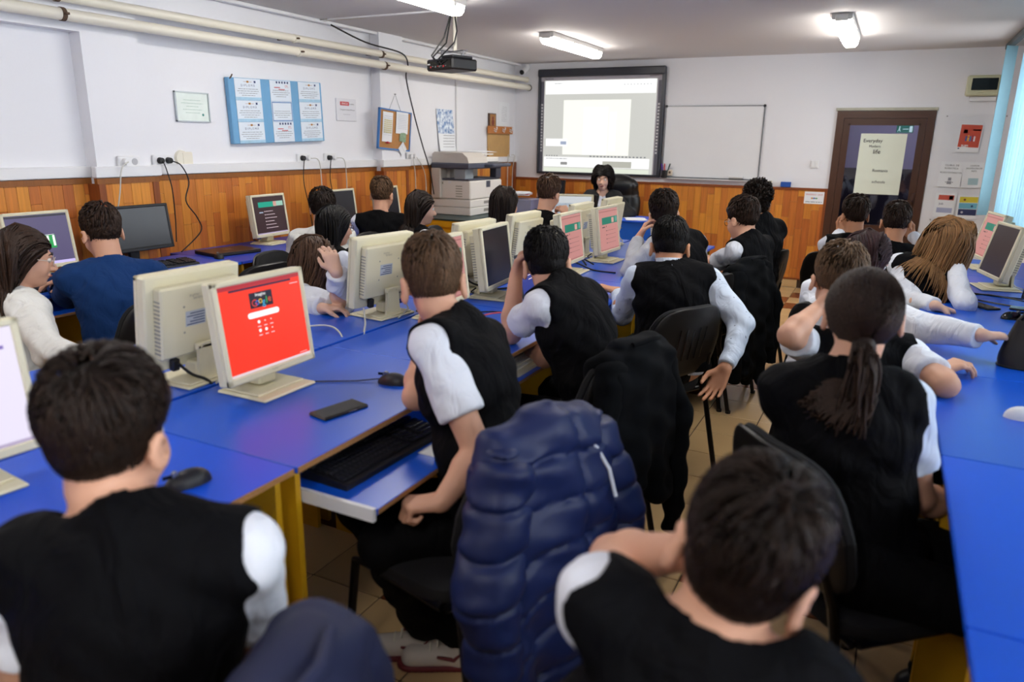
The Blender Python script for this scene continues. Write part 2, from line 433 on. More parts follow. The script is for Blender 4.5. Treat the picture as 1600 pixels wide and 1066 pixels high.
ceiling_light((-0.48, 6.85, ZC), 'lit fluorescent ceiling light in front of the brown door')
ceiling_light((-0.48, 3.6, ZC), 'lit fluorescent ceiling light out of the photo, over the aisle')
ceiling_light((-2.87, 0.9, ZC), 'lit fluorescent ceiling light out of the photo, over the rear desks')
ceiling_light((-0.48, -0.6, ZC), 'lit fluorescent ceiling light out of the photo, behind the camera')
ceiling_light((0.1, YB + 0.85, ZC), 'added dim ceiling light, itself unseen, brightening the corridor behind the door', math.pi / 2, M_tubed)  # unseen lamp added to brighten the lilac corridor wall
# ------------------------------------------------------------------ things on the left wall (local x runs along the wall, -y faces the room)
struct(MB().bb((XL - 0.01, YF, 2.13), (XP, 2.909, ZC)).build('trim_8', M_wall))
def onleft(name, y, z, label, cat, x=XL, group=None): return empty(name, (x, y, z), math.pi / 2, label, cat, group)
M_rust = mat('rusty_bracket', '#5a4636', rough=0.8, noise=0.3, nscale=60)
for nm, z, x, lab, y1 in (('heating_pipe', 2.195, -4.215, 'thick cream heating pipe, lower of the two along the left wall', 8.70), ('heating_pipe', 2.292, -4.245, 'thinner cream heating pipe, upper of the two along the left wall', 8.69)):
    t = empty(nm, (x, 0, z), 0, lab, 'pipe')
    r = 0.033 if z < 2.25 else 0.028
    MB().tube([(0, YF + 0.02, -0.004), (0, 3.0, 0), (0, 6.0, 0.004), (0, y1, 0.012)], r, 14).build('pipe', M_cream, t, smooth=True)
    for yy in (2.75, 5.7, 4.6):
        MB().tube([(0, yy - 0.012, 0), (0, yy + 0.012, 0)], r + 0.004, 14).build('clamp', M_cream if yy == 4.6 else M_rust, t, smooth=True)
        MB().cbox((-0.06, yy, 0.0), (0.22 if x < -4.23 else 0.24, 0.02, 0.012), 0.002).build('wall_bracket', M_rust, t)
    MB().tube([(0, y1, 0.012), (0, y1 + 0.01, 0.012)], r + 0.006, 14).build('end_collar', M_dark if z < 2.25 else M_cream, t, smooth=True)

# framed certificate
t = onleft('framed_certificate', 3.73, 1.75, 'small framed certificate with pale green border left of the diploma board', 'certificate')
f = MB(); w, h = 0.142, 0.1
for lo, hi in (((-w, -0.018, -h), (w, -0.001, -h + 0.008)), ((-w, -0.018, h - 0.008), (w, -0.001, h)), ((-w, -0.018, -h), (-w + 0.008, -0.001, h)), ((w - 0.008, -0.018, -h), (w, -0.001, h))): f.bb(lo, hi)
f.build('frame', mat('silver_frame', '#b8c0c4', rough=0.35, metal=0.3), t)
MB().bb((-w + 0.006, -0.009, -h + 0.006), (w - 0.006, -0.001, h - 0.006)).build('certificate_sheet', mat('mint_paper', '#e8f1ec', rough=0.6, noise=0.1, nscale=14), t)
g = MB()
for k, ww in enumerate((0.14, 0.18, 0.10, 0.16, 0.12)): scribble(g, -ww / 2, ww / 2, 0.045 - k * 0.021, 0.016, 0, -0.0092, 0.0012, k)
g.build('print', mat('pale_green_print', '#8fb0a2', rough=0.7), t)
MB().lathe([(0.009, 0), (0.009, 0.001)], (0, 0, 0), 12).build('seal', mat('green_seal', '#3f8f86', rough=0.5), t).matrix_local = Matrix.Translation((0.085, -0.009, -0.05)) @ Matrix.Rotation(math.pi / 2, 4, 'X')
MB().bb((-w, -0.0145, -h), (w, -0.0135, h)).build('glass', clear('clear_sheet', refl=0.02), t)

# diploma board: blue panel with three columns of diplomas
t = onleft('diploma_board', 4.535, 1.752, 'blue panel covered with three columns of printed diplomas', 'notice board', XL + 0.004)
t.rotation_euler = (0, R(-1.8), math.pi / 2)
w, h = 0.497, 0.235
MB().cbox((0, -0.02, 0), (2 * w, 0.04, 2 * h), 0.004).build('board', mat('light_blue_board', '#6ea6d0', rough=0.6, noise=0.05), t)
M_dip = mat('diploma_paper', '#dfe8f2', rough=0.65, noise=0.05, nscale=9)
M_dipb = mat('blue_wash', '#a9cfe6', rough=0.7, noise=0.2, nscale=30)
M_gold = mat('gold_print', '#b07a3a', rough=0.6); M_navy = mat('navy_print', '#2a3a6a', rough=0.6)
def diploma(cx, cz, pw, ph, kind):
    s = MB().cbox((cx, -0.0425, cz), (pw, 0.003, ph), 0.001).build('diploma', M_dip, t)
    y = -0.0441
    g = MB()
    for k in range(4):
        ww = pw * (0.38, 0.42, 0.36, 0.25)[k]
        scribble(g, cx - ww, cx + ww, cz + ph * (0.02 - k * 0.1), pw * 0.08, 0, y, 0.0013, int(cx * 900) + k)
    g.build('print', M_ink, s)
    if kind == 0:
        lettering('D I P L O M Ă', ph * 0.15, M_navy, s, (cx, y, cz + ph * 0.18), name='heading')
        MB().bb((cx - pw * 0.16, y - 0.0003, cz + ph * 0.345), (cx + pw * 0.16, y, cz + ph * 0.36)).bb((cx - pw * 0.04, y - 0.0003, cz + ph * 0.31), (cx + pw * 0.04, y, cz + ph * 0.40)).build('emblem', M_gold, s)
        MB().bb((cx + pw * 0.24, y - 0.0003, cz + ph * 0.31), (cx + pw * 0.31, y, cz + ph * 0.41)).build('round_logo', M_navy, s)
        MB().bb((cx - pw * 0.5, y - 0.0002, cz - ph * 0.5), (cx + pw * 0.5, y, cz - ph * 0.36)).build('blue_wash', M_dipb, s)
    elif kind == 1:
        lettering('STL', ph * 0.16, M_red, s, (cx + pw * 0.3, y, cz + ph * 0.22), name='heading')
        MB().bb((cx - pw * 0.3, y - 0.0003, cz + ph * 0.14), (cx - pw * 0.02, y, cz + ph * 0.18)).bb((cx - pw * 0.1, y - 0.0003, cz + ph * 0.05), (cx + pw * 0.2, y, cz + ph * 0.09)).build('emblem', M_red, s)
        for k in range(5): MB().bb((cx - pw * 0.2 + k * pw * 0.13, y - 0.0003, cz + ph * 0.36), (cx - pw * 0.13 + k * pw * 0.13, y, cz + ph * 0.46)).build('small_logo', M_navy, s)
    else:
        b = MB(); q = 0.004
        for lo, hi in (((-pw / 2 + q, -ph / 2 + q), (pw / 2 - q, -ph / 2 + 3 * q)), ((-pw / 2 + q, ph / 2 - 3 * q), (pw / 2 - q, ph / 2 - q)), ((-pw / 2 + q, -ph / 2 + q), (-pw / 2 + 3 * q, ph / 2 - q)), ((pw / 2 - 3 * q, -ph / 2 + q), (pw / 2 - q, ph / 2 - q))):
            b.bb((cx + lo[0], y - 0.0003, cz + lo[1]), (cx + hi[0], y, cz + hi[1]))
        b.build('border', mat('steel_blue_print', '#6f93c4', rough=0.6), s)
for col, cx in enumerate((-0.315, 0.02, 0.345)):
    for row in range(3):
        cz = (0.155, 0.0, -0.155)[row]
        diploma(cx, cz, 0.255 if col != 1 else 0.225, 0.153, 0 if col != 1 else (1, 2, 1)[row])
MB().tube([(-w + 0.01, -0.03, h - 0.02), (-w + 0.03, -0.045, h + 0.004), (-w + 0.045, -0.04, h + 0.02)], 0.005).build('twine_knot', M_rust, t, smooth=True)

# red-logo plaque
t = onleft('acrylic_plaque', 5.385, 1.802, 'pale plaque with a red ORACLE logo box right of the diploma board', 'plaque')
MB().cbox((0, -0.006, 0), (0.27, 0.01, 0.19), 0.002).build('plate', mat('frosted_plate', '#e2e2e8', rough=0.25), t)
MB().bb((-0.085, -0.0116, 0.035), (0.035, -0.011, 0.068)).build('logo_box', M_red, t)
lettering('ORACLE', 0.024, M_white, t, (-0.025, -0.0119, 0.051), name='logo_text')
lettering('Academy', 0.018, M_ink, t, (0.072, -0.0115, 0.05), name='logo_text')
lettering('Computer Science Partner', 0.019, M_ink, t, (0.01, -0.0115, 0.0), name='plaque_text')
g = MB(); scribble(g, -0.05, 0.05, -0.04, 0.015, 0, -0.0112, 0.0014, 3); g.build('small_print', mat('grey_print', '#909098'), t)

# sockets with plugs and their cords
def socket(y, z, x, label, plugs, cords):
    t = onleft('double_socket', y, z, label, 'socket', x)
    MB().cbox((0, -0.012, 0), (0.15, 0.024, 0.072), 0.005).build('cover', M_white, t)
    for k, (dx, kind) in enumerate(plugs):
        mm = M_dark if kind == 'b' else M_white
        if kind == 'o':
            MB().tube([(dx, -0.0242, 0), (dx, -0.0262, 0)], 0.021, 16).build('outlet', mat('socket_shade', '#b8b8bc', rough=0.5), t, smooth=True)
        else:
            MB().tube([(dx, -0.024, 0), (dx, -0.052, 0)], [0.022, 0.019], 14).build('plug', mm, t, smooth=True)
    return t
socket(3.115, 1.392, XP, 'double wall socket on the near pilaster with one grey plug', [(-0.035, 'w'), (0.035, 'o')], 0)
socket(3.44, 1.392, XL, 'double wall socket with two black plugs beside the round junction box', [(-0.03, 'b'), (0.035, 'b')], 0)
socket(4.80, 1.392, XL, 'double wall socket with black and grey plug, nearer one below the diploma board', [(-0.03, 'b'), (0.035, 'w')], 0)
socket(5.13, 1.392, XL, 'double wall socket with black and grey plug below the red-logo plaque', [(-0.03, 'b'), (0.035, 'w')], 0)
socket(6.36, 1.392, XL, 'double wall socket between the cork board and the copier', [(-0.03, 'w'), (0.035, 'w')], 0)
t = onleft('junction_box', 3.60, 1.405, 'round cream junction box cover above the white trunking', 'junction box')
MB().tube([(0, 0, 0), (0, -0.02, 0)], [0.056, 0.05], 24).build('cover', M_cream, t, smooth=True); MB().cbox((0.04, -0.014, -0.005), (0.09, 0.02, 0.095), 0.008).build('cap', M_cream, t)
M_cordw = mat('grey_cord', '#c9c7c0', rough=0.5)
def cord(name, pts, r, m, label, group='cords hanging on the left wall'):
    P = [Vector(p) for p in pts]; out = []
    for i in range(len(P) - 1):
        a, b, c_, d_ = P[max(i - 1, 0)], P[i], P[i + 1], P[min(i + 2, len(P) - 1)]
        for s in range(6):
            u = s / 6
            out.append(0.5 * ((2 * b) + (c_ - a) * u + (2 * a - 5 * b + 4 * c_ - d_) * u * u + (3 * b - a - 3 * c_ + d_) * u ** 3))
    out.append(P[-1])
    return tag(MB().tube(out, r, 6).build(name, m, None, smooth=True), label, 'cord', group)
cord('power_cord', [(-4.26, 3.08, 1.392), (-4.25, 3.02, 1.35), (-4.24, 2.98, 1.2), (-4.25, 2.93, 1.0), (-4.27, 2.9, 0.8)], 0.004, M_cordw, 'pale power cord hanging from the near pilaster socket')
cord('power_cord', [(-4.365, 3.41, 1.39), (-4.35, 3.42, 1.33), (-4.34, 3.44, 1.2), (-4.34, 3.44, 1.0), (-4.33, 3.42, 0.85)], 0.004, M_dark, 'straight black power cord from the socket above the wide black monitor')
cord('power_cord', [(-4.365, 3.475, 1.39), (-4.34, 3.53, 1.36), (-4.34, 3.58, 1.25), (-4.34, 3.54, 1.12), (-4.34, 3.62, 1.0), (-4.34, 3.64, 0.9), (-4.2, 3.35, 0.80)], 0.0045, M_dark, 'wavy black power cord curling down behind the wide black monitor')
for yy, lab in ((4.80, 'from the nearer socket below the diploma board'), (5.13, 'from the socket below the red-logo plaque')):
    cord('power_cord', [(-4.36, yy - 0.03, 1.39), (-4.34, yy - 0.07, 1.36), (-4.345, yy - 0.08, 1.2), (-4.34, yy - 0.04, 1.0), (-4.33, yy - 0.02, 0.8)], 0.004, M_dark, 'black power cord hanging ' + lab)
    cord('power_cord', [(-4.36, yy + 0.04, 1.39), (-4.34, yy + 0.11, 1.37), (-4.34, yy + 0.13, 1.2), (-4.34, yy + 0.12, 1.0), (-4.33, yy + 0.08, 0.8)], 0.004, M_cordw, 'pale power cord hanging ' + lab)
cord('power_cord', [(-4.36, 6.33, 1.38), (-4.34, 6.34, 1.2), (-4.34, 6.33, 0.8)], 0.004, M_cordw, 'pale power cord, nearer one beside the copier')
cord('power_cord', [(-4.36, 6.40, 1.38), (-4.34, 6.52, 1.2), (-4.34, 6.53, 0.8)], 0.004, M_cordw, 'pale power cord, farther one beside the copier')
cord('power_cord', [(-4.37, 8.46, 1.385), (-4.35, 8.42, 1.37), (-4.36, 8.43, 1.2), (-4.36, 8.42, 0.8)], 0.005, M_cordw, 'pale cord, nearer one in the corner beside the screen')
cord('power_cord', [(-4.37, 8.55, 1.385), (-4.35, 8.60, 1.37), (-4.36, 8.57, 1.2), (-4.36, 8.56, 0.8)], 0.005, M_cordw, 'pale cord, farther one in the corner beside the screen')
cord('projector_cable', [(-4.30, 5.10, 2.46), (-4.26, 5.5, 2.37), (-4.2, 5.95, 2.325), (-4.2, 6.05, 2.22), (-4.26, 6.1, 2.12), (-4.28, 6.25, 1.8), (-4.3, 6.42, 1.5), (-4.3, 6.55, 1.25), (-4.3, 6.62, 1.0)], 0.007, M_dark, 'thick black cable dropping from the ceiling over the pipes past the cork board')
tag(MB().cbox((-4.3, 5.03, ZC - 0.006), (0.09, 0.05, 0.01), 0.002).cbox((-4.05, 5.03, ZC - 0.006), (0.3, 0.045, 0.01), 0.002).build('tape_strip', mat('old_tape', '#b59a5a', rough=0.7, noise=0.3, nscale=30)), 'yellowed tape stuck at the ceiling edge above the pipes', 'tape')

# cork board on the second pilaster
t = onleft('cork_board', 5.955, 1.64, 'blue framed cork board pinned with papers on the far pilaster', 'notice board', XP)
t.rotation_euler = (R(3), R(3.5), math.pi / 2)
w, h = 0.255, 0.185
MB().bb((-w + 0.01, -0.02, -h + 0.01), (w - 0.01, -0.004, h - 0.01)).build('cork', mat('cork', '#b98450', rough=0.9, noise=0.2, nscale=120), t)
f = MB()
for lo, hi in (((-w, -0.026, -h), (w, -0.002, -h + 0.014)), ((-w, -0.026, h - 0.014), (w, -0.002, h)), ((-w, -0.026, -h), (-w + 0.014, -0.002, h)), ((w - 0.014, -0.026, -h), (w, -0.002, h))): f.bb(lo, hi)
f.build('frame', mat('blue_frame', '#3f78b8', rough=0.45), t)
def sheet(x, z, pw, ph, rot, lines, m=M_paper, extra=None):
    o = MB().grid(lambda u, v: ((u - 0.5) * pw, -0.022 - 0.006 * v * (1 - v) - 0.004 * u * (1 - u), (v - 0.5) * ph), 6, 6).build('pinned_sheet', m, t)
    o.location = (x, -0.004, z); o.rotation_euler = (0, R(rot), 0)
    g = MB()
    for k in range(lines): scribble(g, -pw * 0.4, pw * 0.4, ph * (0.36 - 0.7 * k / max(lines, 1)), pw * 0.1, 0, -0.0278, 0.0009, k + int(100 * x))
    if lines: g.build('print', mat('blue_grey_print', '#8890a8'), o)
    return o
a = sheet(-0.13, 0.02, 0.155, 0.27, 0, 10)
g = MB()
for i in range(4):
    for j in range(7): g.bb((-0.06 + i * 0.031, -0.0284, 0.055 - j * 0.018), (-0.034 + i * 0.031, -0.0280, 0.066 - j * 0.018))
g.build('timetable_cells', mat('timetable_yellow', '#d9cf9a', rough=0.7), a)
sheet(0.10, 0.075, 0.195, 0.2, -1, 9)
o = sheet(0.125, -0.055, 0.105, 0.09, 3, 0, mat('green_photo', '#8fa88a', rough=0.6, noise=0.6, nscale=45))
o = sheet(0.13, -0.165, 0.10, 0.10, 45, 2)
MB().lathe([(0.0, -0.006), (0.028, 0.0), (0.012, 0.01), (0.0, 0.014)], (-0.125, -0.035, -0.125), 5).build('red_flower_pin', mat('red_felt', '#c01828', rough=0.8), t)
MB().tube([(-0.09, -0.008, h), (0.01, 0.008, h + 0.145), (0.09, -0.008, h)], 0.0016, 5).build('hanging_string', M_ink, t)
MB().tube([(0.01, -0.002, h + 0.145), (0.01, 0.016, h + 0.145)], 0.004, 8).build('nail', M_chrome, t)

# wall calendar
t = onleft('wall_calendar', 7.02, 1.69, 'wall calendar with a blue snowy forest picture above the copier', 'calendar')
def cal(u, v): return ((u - 0.5) * 0.33 + 0.05 * (1 - v) , -0.006 - 0.02 * (1 - v) ** 2 - 0.006 * math.sin(u * 3.1), 0.19 - (1 - v) * 0.44)
MB().grid(cal, 6, 10).build('page', M_paper, t, smooth=True)
m_snow = mat('snow_photo', '#7fa4cc', rough=0.5)
nt = m_snow.node_tree; tcn = nt.nodes.new('ShaderNodeTexCoord'); ns = nt.nodes.new('ShaderNodeTexNoise'); ns.inputs['Scale'].default_value = 28; ns.inputs['Detail'].default_value = 8
rp = nt.nodes.new('ShaderNodeValToRGB'); rp.color_ramp.elements[0].color = hx('#4a78b4'); rp.color_ramp.elements[0].position = 0.35; rp.color_ramp.elements[1].color = hx('#e6eff8'); rp.color_ramp.elements[1].position = 0.62
nt.links.new(tcn.outputs['Object'], ns.inputs['Vector']); nt.links.new(ns.outputs['Fac'], rp.inputs[0]); nt.links.new(rp.outputs[0], nt.nodes['Principled BSDF'].inputs['Base Color'])
def calp(u, v):
    p = cal(u, 0.42 + 0.57 * v); return (p[0], p[1] - 0.002, p[2])
MB().grid(calp, 6, 8).build('picture', m_snow, t, smooth=True)
g = MB()
for k in range(5): scribble(g, -0.08 + 0.02, 0.17, -0.085 - k * 0.03, 0.025, 0, -0.030, 0.002, k)
g.build('dates', M_ink, t)
# icon, rack, paper
t = onleft('icon_painting', 8.09, 1.80, 'small religious icon painting standing on the wooden coat rack', 'painting')
MB().cbox((0, -0.014, 0), (0.17, 0.024, 0.155), 0.003).build('panel', mat('icon_wood', '#4a3226', rough=0.5), t)
MB().bb((-0.07, -0.0268, -0.065), (0.07, -0.0262, 0.065)).build('picture', mat('icon_gold', '#a8743a', rough=0.4, noise=0.3, nscale=30), t)
MB().tube([(0.0, -0.0262, 0.02), (0.0, -0.0274, 0.02)], 0.022, 14).tube([(0.0, -0.0262, -0.03), (0.0, -0.0274, -0.03)], 0.035, 14).build('figure', mat('icon_red', '#7a2a1c', rough=0.5, noise=0.3, nscale=50), t)
t = onleft('coat_rack', 8.27, 1.52, 'wooden coat rack board with white hooks beside the screen', 'coat rack')
MB().cbox((0, -0.012, -0.02), (0.56, 0.02, 0.36), 0.003).build('board', mat('pale_wood', '#c49a5e', rough=0.5, noise=0.12, nscale=12), t)
MB().cbox((0, -0.035, 0.165), (0.62, 0.03, 0.09), 0.005).build('rail', mat('orange_wood', '#b8702e', rough=0.4, noise=0.1, nscale=10), t)
for dx in (-0.19, 0.03, 0.22): MB().tube([(dx, -0.05, 0.18), (dx, -0.085, 0.165), (dx, -0.09, 0.185), (dx, -0.085, 0.2)], 0.006, 6).tube([(dx, -0.05, 0.16), (dx, -0.075, 0.14), (dx, -0.08, 0.155)], 0.006, 6).build('hook', M_white, t, smooth=True)
t = onleft('notice_paper', 8.43, 1.875, 'white notice sheet above the coat rack in the corner', 'paper')
MB().bb((-0.14, -0.003, -0.145), (0.14, -0.0005, 0.145)).build('sheet', M_paper, t)
g = MB()
for k in range(9): scribble(g, -0.07, 0.07, 0.09 - k * 0.021, 0.02, 0, -0.0032, 0.0014, k)
g.build('print', mat('grey_print', '#909098'), t)

# ------------------------------------------------------------------ projector and wall camera
t = empty('projector', (-3.17, 5.16, 2.115), R(-20), 'black projector hanging from the ceiling on a pole', 'projector')
MB().cbox((0, 0, 0), (0.33, 0.25, 0.085), 0.012).build('body', M_dark, t)
MB().cbox((0.09, -0.02, 0.052), (0.14, 0.2, 0.02), 0.006).build('top_hump', M_dark, t)
MB().bb((-0.15, -0.1265, -0.03), (0.15, -0.1255, 0.028)).build('port_panel', M_black, t)
for k, dx in enumerate((-0.11, -0.085, -0.05, -0.02, 0.0, 0.02, 0.05, 0.075)): MB().bb((dx, -0.129, -0.022 + 0.006 * (k % 2)), (dx + 0.014, -0.126, -0.01)).build('port', M_chrome if k % 3 else M_red, t)
MB().bb((-0.145, -0.1285, 0.0), (-0.115, -0.126, 0.01)).build('badge', M_white, t)
MB().tube([(0.06, 0.126, 0), (0.06, 0.15, 0)], 0.032, 16).build('lens', M_black, t, smooth=True)
MB().cbox((0.0, 0, 0.1), (0.34, 0.05, 0.006), 0.002).cbox((0.0, 0, 0.1), (0.05, 0.25, 0.006), 0.002).build('mount_plate', M_chrome, t)
for dx, dy in ((-0.12, 0), (0.14, 0), (0, 0.1), (0, -0.1)): MB().tube([(dx, dy, 0.04), (dx, dy, 0.1)], 0.006, 6).build('mount_leg', M_chrome, t)
MB().tube([(0.04, 0, 0.1), (0.04, 0, 0.376)], 0.016, 12).build('pole', M_cream, t, smooth=True)
for k, pts in enumerate(([(-0.03, -0.13, 0.01), (-0.035, -0.17, 0.06), (-0.02, -0.06, 0.2), (0.015, -0.02, 0.37)], [(0.0, -0.13, 0.0), (0.0, -0.18, 0.05), (-0.005, -0.05, 0.16), (0.01, -0.01, 0.37)], [(0.03, -0.13, 0.0), (0.05, -0.17, 0.03), (0.07, -0.03, 0.16), (0.09, -0.02, 0.24), (0.05, -0.01, 0.37)])):
    MB().tube([Vector(p) for p in pts], 0.006, 6).build('cable', M_dark, t, smooth=True)
t = empty('security_camera', (-4.24, YB, 2.44), 0, 'small white security camera in the corner near the ceiling', 'camera')
MB().cbox((0, -0.03, 0.02), (0.05, 0.06, 0.05), 0.01).build('bracket', M_white, t); MB().tube([(0, -0.03, 0.0), (-0.02, -0.13, -0.055)], 0.034, 14).build('body', M_white, t, smooth=True); MB().tube([(-0.02, -0.13, -0.055), (-0.022, -0.142, -0.06)], 0.03, 14).build('lens', M_black, t, smooth=True)

# ------------------------------------------------------------------ things on the board wall
t = empty('interactive_whiteboard', (-3.265, YB, 1.79), 0, 'large interactive whiteboard with dark frame showing a projected web page', 'whiteboard')
w, h = 0.805, 0.625
M_fr = mat('graphite_frame', '#2a2c36', rough=0.4)
MB().cbox((0, -0.045, h - 0.045), (2 * w, 0.07, 0.09), 0.012).build('top_bar', M_fr, t)
MB().cbox((0, -0.03, -h + 0.014), (2 * w, 0.05, 0.028), 0.006).build('bottom_bar', M_fr, t)
MB().cbox((-w + 0.011, -0.03, -0.02), (0.022, 0.05, 2 * h - 0.08), 0.005).build('side_bar', M_fr, t)
MB().cbox((w - 0.02, -0.035, -0.02), (0.04, 0.06, 2 * h - 0.08), 0.006).build('side_bar', M_fr, t)
surf = MB().bb((-w + 0.015, -0.012, -h + 0.02), (w - 0.03, -0.002, h - 0.08)).build('board_surface', mat('board_surface', '#c4c0c8', rough=0.5), t)
def E(n, c, s=1.0): return emis('glow_' + n, c, s * 0.70)
def patch(p, name, x0, x1, z0, z1, m, y): return MB().bb((x0, y - 0.0004, z0), (x1, y, z1)).build(name, m, p)
pg = patch(surf, 'projected_page', -0.735, 0.70, -0.60, 0.495, E('page', '#d8d8d2', 0.82), -0.0125)
patch(surf, 'browser_bar', -0.72, 0.69, 0.335, 0.49, E('bar', '#ffffff', 1.0), -0.0132)
patch(surf, 'video_panel', -0.47, 0.395, -0.385, 0.265, E('video', '#fafaf0', 0.98), -0.0132)
patch(surf, 'video_detail', -0.2, 0.11, -0.38, 0.18, E('video2', '#ffffff', 1.05), -0.0138)
patch(surf, 'video_detail', 0.14, 0.22, -0.33, 0.12, E('video2', '#ffffff', 1.05), -0.0138)
patch(surf, 'channel_box', -0.70, -0.41, -0.285, -0.195, E('bar', '#ffffff', 1.0), -0.0136)
patch(surf, 'button', -0.50, -0.42, -0.265, -0.225, E('button', '#a9b4cc', 0.85), -0.0142)
patch(surf, 'lower_panel', -0.72, 0.66, -0.535, -0.415, E('bar', '#ffffff', 1.0), -0.0134)
patch(surf, 'button', -0.49, -0.40, -0.51, -0.475, E('button2', '#a8a8a6', 0.7), -0.0142)
patch(surf, 'thumbnail', 0.07, 0.44, -0.53, -0.455, E('thumb', '#c9c9bd', 0.75), -0.0142)
patch(surf, 'task_bar', -0.72, 0.66, -0.595, -0.545, E('task', '#e6ecdc', 0.9), -0.0134)
M_ico = E('icon', '#8a8f96', 0.6)
g = MB()
for k in range(16): g.bb((-0.1 + k * 0.046, -0.0145, -0.41 + 0.002), (-0.078 + k * 0.046, -0.0141, -0.393))
for k in range(5): g.bb((-0.69 + k * 0.035, -0.0145, -0.41 + 0.002), (-0.675 + k * 0.035, -0.0141, -0.395))
for k in range(9): g.bb((0.3 + k * 0.04, -0.0145, 0.43), (0.31 + k * 0.04, -0.0141, 0.44))
scribble(g, -0.69, -0.4, -0.435, 0.03, 0, -0.0141, 0.004, 4); scribble(g, -0.6, -0.5, 0.46, 0.03, 0, -0.0141, 0.003, 5)
g.build('projected_icons', M_ico, surf)
strip = patch(surf, 'tool_strip', -0.785, -0.742, -0.6, 0.485, mat('tool_strip', '#6c6c78', rough=0.5), -0.0126)
strip2 = patch(surf, 'tool_strip', 0.715, 0.75, -0.6, 0.475, mat('tool_strip', '#6c6c78', rough=0.5), -0.0126)
for st, x0 in ((strip, -0.775), (strip2, 0.722)):
    g = MB()
    for k in range(16): g.bb((x0, -0.0134, 0.2 - k * 0.037), (x0 + 0.022, -0.0130, 0.222 - k * 0.037))
    g.build('tool_icons', M_white, st)
lettering('TeamBoard', 0.026, M_ink, surf, (-0.68, -0.0126, 0.515), name='brand_text')
lettering('eInstruction', 0.022, M_ink, surf, (0.66, -0.0126, 0.525), name='brand_text')

t = empty('whiteboard', (-1.89, YB, 1.575), 0, 'plain grey-white dry-erase board with thin metal frame', 'whiteboard')
w, h = 0.555, 0.405
MB().bb((-w, -0.012, -h), (w, -0.002, h)).build('surface', mat('dry_erase', '#e8e9ec', rough=0.25, noise=0.03, nscale=3), t)
M_al = mat('aluminium_frame', '#85888c', rough=0.35, metal=0.8)
for lo, hi in (((-w, -0.018, h - 0.012), (w, -0.001, h)), ((-w, -0.018, -h), (w, -0.001, -h + 0.012)), ((-w, -0.018, -h), (-w + 0.012, -0.001, h)), ((w - 0.012, -0.018, -h), (w, -0.001, h))): MB().bb(lo, hi).build('frame_bar', M_al, t)
for sx in (-1, 1):
    for sz in (-1, 1): MB().cbox((sx * (w - 0.008), -0.012, sz * (h - 0.008)), (0.03, 0.022, 0.03), 0.008).build('corner_cap', M_dark, t)
MB().bb((-w + 0.02, -0.07, -h - 0.012), (w - 0.02, -0.005, -h - 0.004)).build('pen_tray', M_white, t)
t = empty('pen_cup', (-2.395, YB - 0.06, 1.164), 0, 'dark pen cup with coloured markers at the whiteboard\'s lower left corner', 'pen cup')
MB().lathe([(0.03, 0), (0.034, 0.09), (0.031, 0.09), (0.028, 0.004)], n=14).build('cup', M_dark, t, smooth=True)
for k, (c, dx, a) in enumerate((('#5a3aa0', -0.012, -12), ('#c03040', 0.0, -3), ('#2f4a48', 0.014, 16), ('#dcdce4', 0.006, 8))):
    o = MB().tube([(dx, 0, 0.01), (dx + 0.12 * math.sin(R(a)), 0.0, 0.125)], 0.008, 8).tube([(dx + 0.12 * math.sin(R(a)), 0, 0.125), (dx + 0.165 * math.sin(R(a)), 0, 0.165)], 0.009, 8).build('marker', mat('marker_%d' % k, c, rough=0.4), t, smooth=True)
t = empty('figure_card', (-2.335, YB - 0.05, 1.19), 0, 'small beige figure card beside the pen cup', 'card')
MB().cbox((0, 0, 0.035), (0.06, 0.03, 0.07), 0.01).build('card', mat('beige_card', '#cdbfae', rough=0.6), t); MB().tube([(0, -0.0152, 0.04), (0, -0.0158, 0.04)], 0.014, 12).build('face', M_rust, t)
t = empty('board_eraser', (-1.575, YB - 0.045, 1.167), 0, 'board eraser lying in the whiteboard tray', 'eraser')
MB().cbox((0, 0, 0.012), (0.15, 0.05, 0.024), 0.004).build('felt', mat('grey_felt', '#6c6c6c', rough=0.9), t); MB().cbox((0, 0, 0.034), (0.155, 0.054, 0.022), 0.006).build('handle', M_white, t)
t = empty('light_switch', (-0.764, YB, 1.362), 0, 'white double light switch left of the door', 'light switch')
MB().cbox((0, -0.006, 0), (0.085, 0.012, 0.085), 0.004).build('plate', M_white, t)
for s in (-1, 1): MB().cbox((s * 0.018, -0.014, 0), (0.032, 0.008, 0.06), 0.002).build('rocker', M_white, t)
t = empty('blue_box', (-1.035, YB - 0.03, 1.11), 0, 'small blue box standing on the wainscot ledge', 'box')
MB().cbox((0, 0, 0.03), (0.105, 0.04, 0.055), 0.003).build('carton', mat('blue_card', '#1a4fa8', rough=0.6), t); MB().bb((-0.05, -0.0205, 0.045), (0.05, -0.0201, 0.047)).build('lid_seam', M_navy, t)
t = empty('sponge', (-1.235, YB - 0.03, 1.11), 0, 'pale cream sponge on the wainscot ledge', 'sponge')
MB().cbox((0, 0, 0.028), (0.11, 0.04, 0.05), 0.008).build('foam', M_cream, t); MB().cbox((0, 0, 0.056), (0.11, 0.04, 0.008), 0.003).build('pad', mat('pad', '#d8cfa8', rough=0.9), t)
t = empty('wall_sticker', (-0.728, YB - 0.022, 1.008), 0, 'white info sticker with red heading on the wood panelling left of the door', 'sticker')
MB().bb((-0.1, -0.003, -0.065), (0.1, -0.0005, 0.065)).build('sheet', M_paper, t)
lettering('ERASMUS+ 2023', 0.024, M_red, t, (0, -0.0034, 0.034), name='heading')
g = MB().bb((-0.03, -0.0036, -0.012), (-0.01, -0.0032, 0.002)); g.build('logo', mat('orange_print', '#d08a2a'), t)
